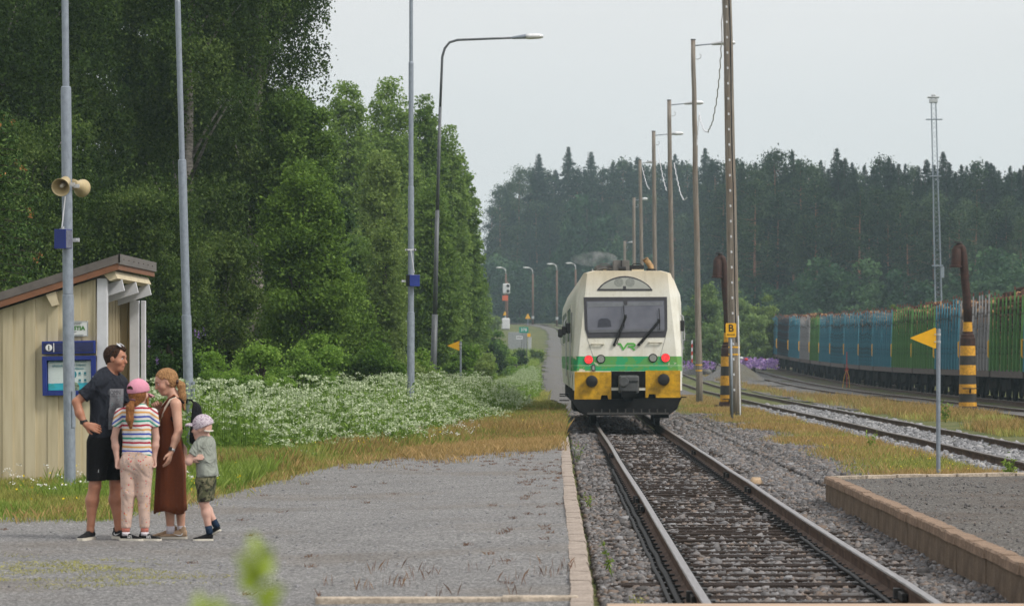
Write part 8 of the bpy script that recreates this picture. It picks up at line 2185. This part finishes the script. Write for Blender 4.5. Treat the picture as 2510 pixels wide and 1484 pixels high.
S = SDF(0.006); S.cap((0.095, 0.005, 1.30), (0.100, -0.02, 1.20), 0.014, 0.010, 0.01); S.build('loose_strand', M['hair_red'], hr)
mb = MB(); mb.tube([(-0.030, -0.082, 1.276), (-0.030, -0.088, 1.262)], 0.027, 12); mb.build('hair_tie', simple('plum_hair_tie', (0.10, 0.04, 0.06), 0.7), hr, True)

# ================= woman
wm = person_root('woman in a long rust brown dress with a blond ponytail, looking down', U(690), V_(1332))
f = nrm((-0.95, -0.30, 0)); rzb = math.atan2(f.y, f.x); S = SDF(0.0065)
hf = nrm((-0.90, -0.30, -0.34)); W, rz_, pit_ = add_head(S, wm, (-0.068, -0.01, 1.432), hf, (-0.3, -0.1, 1), 0.98)
S.cap((-0.02, 0, 1.37), (0.028, 0, 1.27), 0.044, 0.052, 0.03); S.ecap((0.0, 0, 1.20), (-0.02, 0, 0.9), 0.118, 0.10, 0.56, rzb + math.pi / 2, 0.03)
S.cap((0.02, -0.02, 1.265), (0.035, -0.12, 1.245), 0.045, 0.042, 0.03)
shN = Vector((0.045, -0.145, 1.225)); elN = Vector((0.072, -0.19, 0.985)); wrN = Vector((0.010, -0.225, 0.800))
S.cap(shN, elN, 0.050, 0.036, 0.03); S.cap(elN, elN.lerp(wrN, 0.35), 0.037, 0.036, 0.01); S.cap(elN.lerp(wrN, 0.35), wrN, 0.036, 0.023, 0.02); add_hand(S, wrN, (-0.25, -0.05, -1), (-0.9, 0.3, 0), 0.98, 0.26, -1)
shF = Vector((-0.02, 0.14, 1.225)); elF = Vector((-0.10, 0.19, 1.03)); wrF = Vector((-0.135, 0.07, 1.185))
S.cap(shF, elF, 0.048, 0.036, 0.03); S.cap(elF, wrF, 0.036, 0.023, 0.02); add_hand(S, wrF, (-0.35, -0.5, 0.62), (0.3, -0.6, -0.6), 0.95, 0.8, 1)
for (k_, a_) in [((-0.03, -0.03, 0.40), (-0.018, -0.04, 0.08)), ((0.058, 0.04, 0.40), (0.073, 0.03, 0.08))]:
    k_, a_ = Vector(k_), Vector(a_); S.cap((k_.x * 0.8, k_.y, 0.80), k_, 0.08, 0.052, 0.03); S.cap(k_, k_.lerp(a_, 0.3), 0.050, 0.050, 0.02); S.cap(k_.lerp(a_, 0.3), a_, 0.050, 0.032, 0.03)
S.build('body', M['skin_fair'], wm)
# dress: lofted with folds, plus shoulder straps
zs_ = [1.235, 1.20, 1.15, 1.10, 1.05, 1.0, 0.94, 0.85, 0.75, 0.6, 0.45, 0.33, 0.245]
xl = [-0.060, -0.105, -0.138, -0.142, -0.136, -0.132, -0.138, -0.148, -0.152, -0.157, -0.166, -0.172, -0.176]; xr = [0.066, 0.060, 0.055, 0.052, 0.052, 0.058, 0.076, 0.098, 0.108, 0.115, 0.119, 0.122, 0.126]
dp = [0.100, 0.128, 0.140, 0.142, 0.136, 0.132, 0.140, 0.150, 0.158, 0.165, 0.175, 0.182, 0.186]
mb = MB(); rg = []; n = 64
for z, a, b, d_ in zip(zs_, xl, xr, dp):
    cx = (a + b) / 2; rx = (b - a) / 2; am = np.clip((0.95 - z) / 0.7, 0, 1) * 0.055; ring = []
    for q in range(n):
        t_ = 2 * math.pi * q / n; fo = 1 + am * (math.sin(t_ * 7 + 1.2 * math.sin(t_ * 2)) + 0.5 * math.sin(t_ * 12 + 2) + 0.12) - am * 0.6
        ring.append((cx + rx * math.cos(t_) * fo, d_ * math.sin(t_) * fo, z + (0.018 * math.sin(t_ * 3 + 1) if z < 0.3 else 0)))
    rg.append(ring)
mb.rings(rg); ds = mb.build('dress', M['dress_rust'], wm, True)
mb = MB()
for yy in (-0.075, 0.075): mb.tube([(-0.085, yy * 0.9, 1.19), (-0.035, yy, 1.262), (0.02, yy * 1.15, 1.305), (0.062, yy, 1.265), (0.07, yy, 1.20)], [0.022, 0.020, 0.018, 0.020, 0.024], 8)
mb.build('dress_strap', M['dress_rust'], ds, True)
mb = MB(); mb.tube([(-0.075, -0.065, 1.215), (-0.03, -0.085, 1.268), (0.025, -0.105, 1.298), (0.075, -0.10, 1.255), (0.085, -0.1, 1.15)], 0.011, 6); mb.build('top_strap', M['black_fab'], ds, True)
S = SDF(0.006); cc = Vector((-0.068, -0.01, 1.432)); S.ell(cc + Vector((0.010, 0.002, 0.030)), (0.108, 0.086, 0.100), 0.02, rz_, ry=0.3); S.ell(cc + Vector((0.045, 0.01, 0.0)), (0.058, 0.066, 0.066), 0.03)
S.cut(cc + hf * 0.060 + Vector((0, 0, 0.045)), (hf.x * 0.75, hf.y * 0.75, -0.9), 0.008); S.cut(cc + Vector((0.02, 0, -0.055)), (-0.5, 0, -1), 0.01); S.ell(cc + Vector((0.005, -0.078, -0.004)), (0.030, 0.02, 0.034), 0.01, op='-'); hr = S.build('hair', M['hair_blond'], wm)
S = SDF(0.006); S.cap((0.048, -0.01, 1.432), (0.078, -0.02, 1.40), 0.026, 0.034, 0.02); S.cap((0.078, -0.02, 1.40), (0.092, -0.03, 1.30), 0.036, 0.034, 0.02); S.cap((0.092, -0.03, 1.30), (0.108, -0.04, 1.18), 0.030, 0.012, 0.02); S.build('ponytail', M['hair_blond'], hr)
mb = MB(); mb.tube([(0.040, -0.03, 1.452), (0.046, -0.035, 1.43), (0.050, -0.03, 1.41)], [0.012, 0.016, 0.012], 8); mb.build('hair_claw', simple('dark_brown_clip', (0.03, 0.012, 0.01), 0.3), hr, True)
watch(wm, wrN.lerp(elN, 0.05), wrN.lerp(elN, 0.17), 0.027, M['black'], M['galv_light'], (-0.45, -0.9, 0.1))
# crossbody strap, beige then woven
mb = MB(); mb.tube([(0.045, -0.105, 1.292), (-0.01, -0.12, 1.27), (-0.055, -0.118, 1.20), (-0.082, -0.125, 1.12)], 0.0105, 6); mb.tube([(-0.055, -0.075, 1.255), (-0.085, -0.06, 1.225), (-0.10, -0.05, 1.19)], 0.008, 6); cb = mb.build('crossbody_strap', simple('beige_strap', (0.62, 0.52, 0.42), 0.7), wm, True)
mb = MB(); pts = [(-0.082 - 0.075 * k / 12, -0.125 + 0.07 * k / 12, 1.12 - 0.16 * k / 12) for k in range(13)]
mb.tube(pts, [0.010 if k % 2 else 0.006 for k in range(13)], 6); mb.build('woven_strap', simple('woven_tan_strap', (0.38, 0.25, 0.14), 0.8, 0, 0.4, 60), cb, True)
for (ax, ay) in ((-0.018, -0.04), (0.073, 0.03)):
    mb = MB(); mb.tube([(ax, ay, 0.05), (ax, ay, 0.118)], [0.039, 0.040], 14); mb.build('sock', M['sock_w'], wm, True)
shoe(wm, (0.073, -0.03, 0.09), (-0.985, -0.12), 0.245, M['shoe_beige'], M['sole_w'], M['shoe_beige'], 'swoosh', h=0.10); shoe(wm, (-0.018, 0.06, 0.09), (-0.96, -0.26), 0.245, M['shoe_beige'], M['sole_w'], M['shoe_beige'], None, h=0.10)
# backpack on her back
bp = thing('backpack', 'black backpack hanging on the back of the woman in the rust dress', 'backpack', wm.location)
S = SDF(0.008); S.ecap((0.165, 0.02, 1.165), (0.170, 0.02, 0.950), 0.098, 0.112, 1.15, R(10), 0.04); S.ecap((0.21, 0.02, 1.08), (0.215, 0.02, 0.955), 0.055, 0.065, 1.4, R(10), 0.03); S.cut((0.17, 0, 0.865), (0, 0, -1), 0.03); S.cut((0.085, 0, 0), (-1, 0, 0.08), 0.02); S.build('bag', M['black_fab'], bp)
mb = MB(); mb.tube([(0.12, 0.02, 1.235), (0.13, 0.02, 1.275), (0.165, 0.02, 1.265), (0.20, 0.02, 1.23), (0.235, 0.02, 1.185)], 0.009, 6); mb.build('top_loop', M['black_fab'], bp, True)
mb = MB()
for yy in (-0.095, 0.115): mb.tube([(0.11, yy * 0.7, 1.24), (0.06, yy, 1.285), (0.0, yy, 1.275), (-0.035, yy * 1.05, 1.215), (0.0, yy * 1.3, 1.10), (0.08, yy * 1.1, 1.0)], 0.010, 6)
mb.build('shoulder_strap', M['black_fab'], bp, True)
mb = MB(); mb.tube([(0.268, -0.06, 1.02), (0.273, 0.02, 1.02), (0.268, 0.1, 1.02)], 0.004, 5); mb.build('zip', M['galv_dark'], bp)

# ================= boy
by = person_root('small boy in patterned cap, sage T-shirt and camouflage shorts with folded arms', U(885), V_(1342))
f = nrm((-0.80, 0.45, 0)); rzb = math.atan2(f.y, f.x); S = SDF(0.0065)
hf = nrm((-0.93, 0.30, -0.05)); W, rz_, pit_ = add_head(S, by, (-0.020, 0.0, 1.012), hf, (0, 0, 1), 0.90)
S.cap((-0.005, 0, 0.95), (0.012, 0, 0.885), 0.038, 0.042, 0.02); S.ecap((0.012, 0, 0.86), (0.02, 0, 0.62), 0.10, 0.10, 0.72, rzb + math.pi / 2, 0.03)
sN = Vector((-0.048, -0.095, 0.86)); eN = Vector((-0.128, -0.11, 0.715)); wN = Vector((-0.135, 0.03, 0.765))
S.cap(sN, eN, 0.034, 0.031, 0.02); S.cap(eN, wN, 0.031, 0.021, 0.02); add_hand(S, wN, (0.2, 0.9, 0.1), (0.8, 0, 0), 0.62, 0.5, 1)
sF = Vector((0.01, 0.10, 0.86)); eF = Vector((-0.10, 0.13, 0.73)); wF = Vector((-0.115, -0.075, 0.755))
S.cap(sF, eF, 0.034, 0.029, 0.02); S.cap(eF, wF, 0.028, 0.021, 0.02); add_hand(S, (-0.100, -0.110, 0.750), (0.97, -0.15, 0.10), (0.1, 0.8, -0.2), 0.72, 0.12, -1, 0.10)
S.cap(wF, (-0.100, -0.110, 0.750), 0.021, 0.020, 0.01)
kn1, an1 = Vector((0.005, -0.03, 0.33)), Vector((0.048, -0.03, 0.09)); kn2, an2 = Vector((-0.01, 0.05, 0.34)), Vector((0.100, 0.05, 0.14))
for h_, k_, a_ in (((0.005, -0.035, 0.50), kn1, an1), ((0.01, 0.04, 0.50), kn2, an2)): S.cap(h_, k_, 0.058, 0.041, 0.02); S.cap(k_, k_.lerp(a_, .35), 0.040, 0.040, 0.02); S.cap(k_.lerp(a_, .35), a_, 0.040, 0.026, 0.02)
S.build('body', M['skin_pale'], by)
S = SDF(0.0065); S.ecap((0.012, 0, 0.855), (0.015, 0, 0.76), 0.112, 0.106, 0.76, rzb + math.pi / 2, 0.03); S.ecap((0.015, 0, 0.76), (0.030, 0, 0.60), 0.106, 0.116, 0.80, rzb + math.pi / 2, 0.03)
S.cap((0.01, -0.01, 0.885), (-0.03, -0.075, 0.872), 0.044, 0.042, 0.03); S.cap((0.01, 0.0, 0.885), (0.02, 0.08, 0.872), 0.044, 0.042, 0.03); S.slv(sN, sN.lerp(eN, 0.58), 0.046, 0.045, 0.02); S.slv(sF, sF.lerp(eF, 0.6), 0.046, 0.045, 0.02)
S.cut((0.03, 0, 0.578), (0.10, 0, -1)); S.ell((0.004, 0, 0.945), (0.050, 0.048, 0.035), 0.01, op='-'); S.build('t_shirt', M['tee_sage'], by)
S = SDF(0.0065); S.ecap((0.022, 0, 0.60), (0.012, 0, 0.53), 0.098, 0.105, 0.84, rzb + math.pi / 2, 0.03); S.cap((0.008, -0.035, 0.52), (0.005, -0.035, 0.37), 0.074, 0.064, 0.02); S.cap((0.03, 0.045, 0.52), (0.02, 0.05, 0.38), 0.074, 0.064, 0.02); S.cut((0, 0, 0.352), (0.08, 0, -1)); S.build('shorts', M['camo'], by)
S = SDF(0.006); cc = Vector((-0.016, 0.0, 1.040)); S.ell(cc + Vector((0.006, 0, 0.008)), (0.100, 0.088, 0.096), 0.02, rz_); S.cut(cc + Vector((0, 0, -0.022)), (0.42, 0, -1)); cp = S.build('cap', M['cap_print'], by)
fb = nrm((hf.x, hf.y, 0.02)); sb = nrm(fb.cross(Vector((0, 0, 1))))
mb = MB(); rg = []
for (q, w_, dz) in ((0.070, 0.074, 0.016), (0.110, 0.070, 0.020), (0.138, 0.058, 0.018), (0.156, 0.038, 0.014), (0.164, 0.010, 0.010)):
    n = 9; top_ = [cc + fb * q + sb * (w_ * (2 * i / (n - 1) - 1)) + Vector((0, 0, dz - 0.018 * ((2 * i / (n - 1) - 1) ** 2))) for i in range(n)]
    rg.append(top_ + [p_ - Vector((0, 0, 0.007)) for p_ in reversed(top_)])
mb.rings(rg); mb.build('brim', M['cap_print'], cp, True, angle=50)
bk = nrm((0.55, -0.75, 0)); sb2 = bk.cross(Vector((0, 0, 1))).normalized(); mb = MB()
pts = [cc + Vector((0.006, 0, -0.042)) + bk * 0.084 + sb2 * (0.034 * math.cos(a)) + Vector((0, 0, 0.034 * math.sin(a))) for a in np.linspace(0, math.pi, 10)]
mb.prism([tuple(p_) for p_ in pts], tuple(bk * 0.011)); mb.build('rear_opening', M['skin_pale'], cp)
mb = MB(); mb.tube([cc + Vector((0.006, 0, -0.046)) + bk * 0.1 + sb2 * 0.045, cc + Vector((0.006, 0, -0.05)) + bk * 0.106, cc + Vector((0.006, 0, -0.046)) + bk * 0.1 - sb2 * 0.045], 0.008, 6); mb.build('cap_strap', M['sole_w'], cp, True)
for (a_, k_) in ((an1, kn1), (an2, kn2)):
    d_ = (k_ - a_).normalized(); mb = MB(); mb.tube([a_ - d_ * 0.03, a_ + d_ * 0.045], [0.031, 0.032], 12); mb.build('sock', M['sock_navy'], by, True)
shoe(by, (0.040, -0.03, 0.08), (-0.985, -0.15), 0.178, M['shoe_blk'], M['sole_w'], M['black'], None, h=0.10); shoe(by, (0.105, 0.05, 0.08), (-0.95, 0.30), 0.175, M['shoe_blk'], M['sole_w'], M['black'], None, h=0.10, pitch=0.50)
# ------------------------------------------------------------------ the air between camera and far forest
mb = MB(); mb.box((60, 420, 33), (780, 920, 76)); hz = mb.build('haze', None)
m, nt, out = newmat('thin_haze'); pv = nt.nodes.new('ShaderNodeVolumePrincipled')
pv.inputs['Color'].default_value = (0.68, 0.87, 1.0, 1); pv.inputs['Density'].default_value = 0.00032; pv.inputs['Anisotropy'].default_value = 0.2
nt.links.new(pv.outputs[0], out.inputs['Volume']); hz.data.materials.append(m); hz['kind'] = 'stuff'; hz['label'] = 'pale bluish summer haze over the whole station and forest'
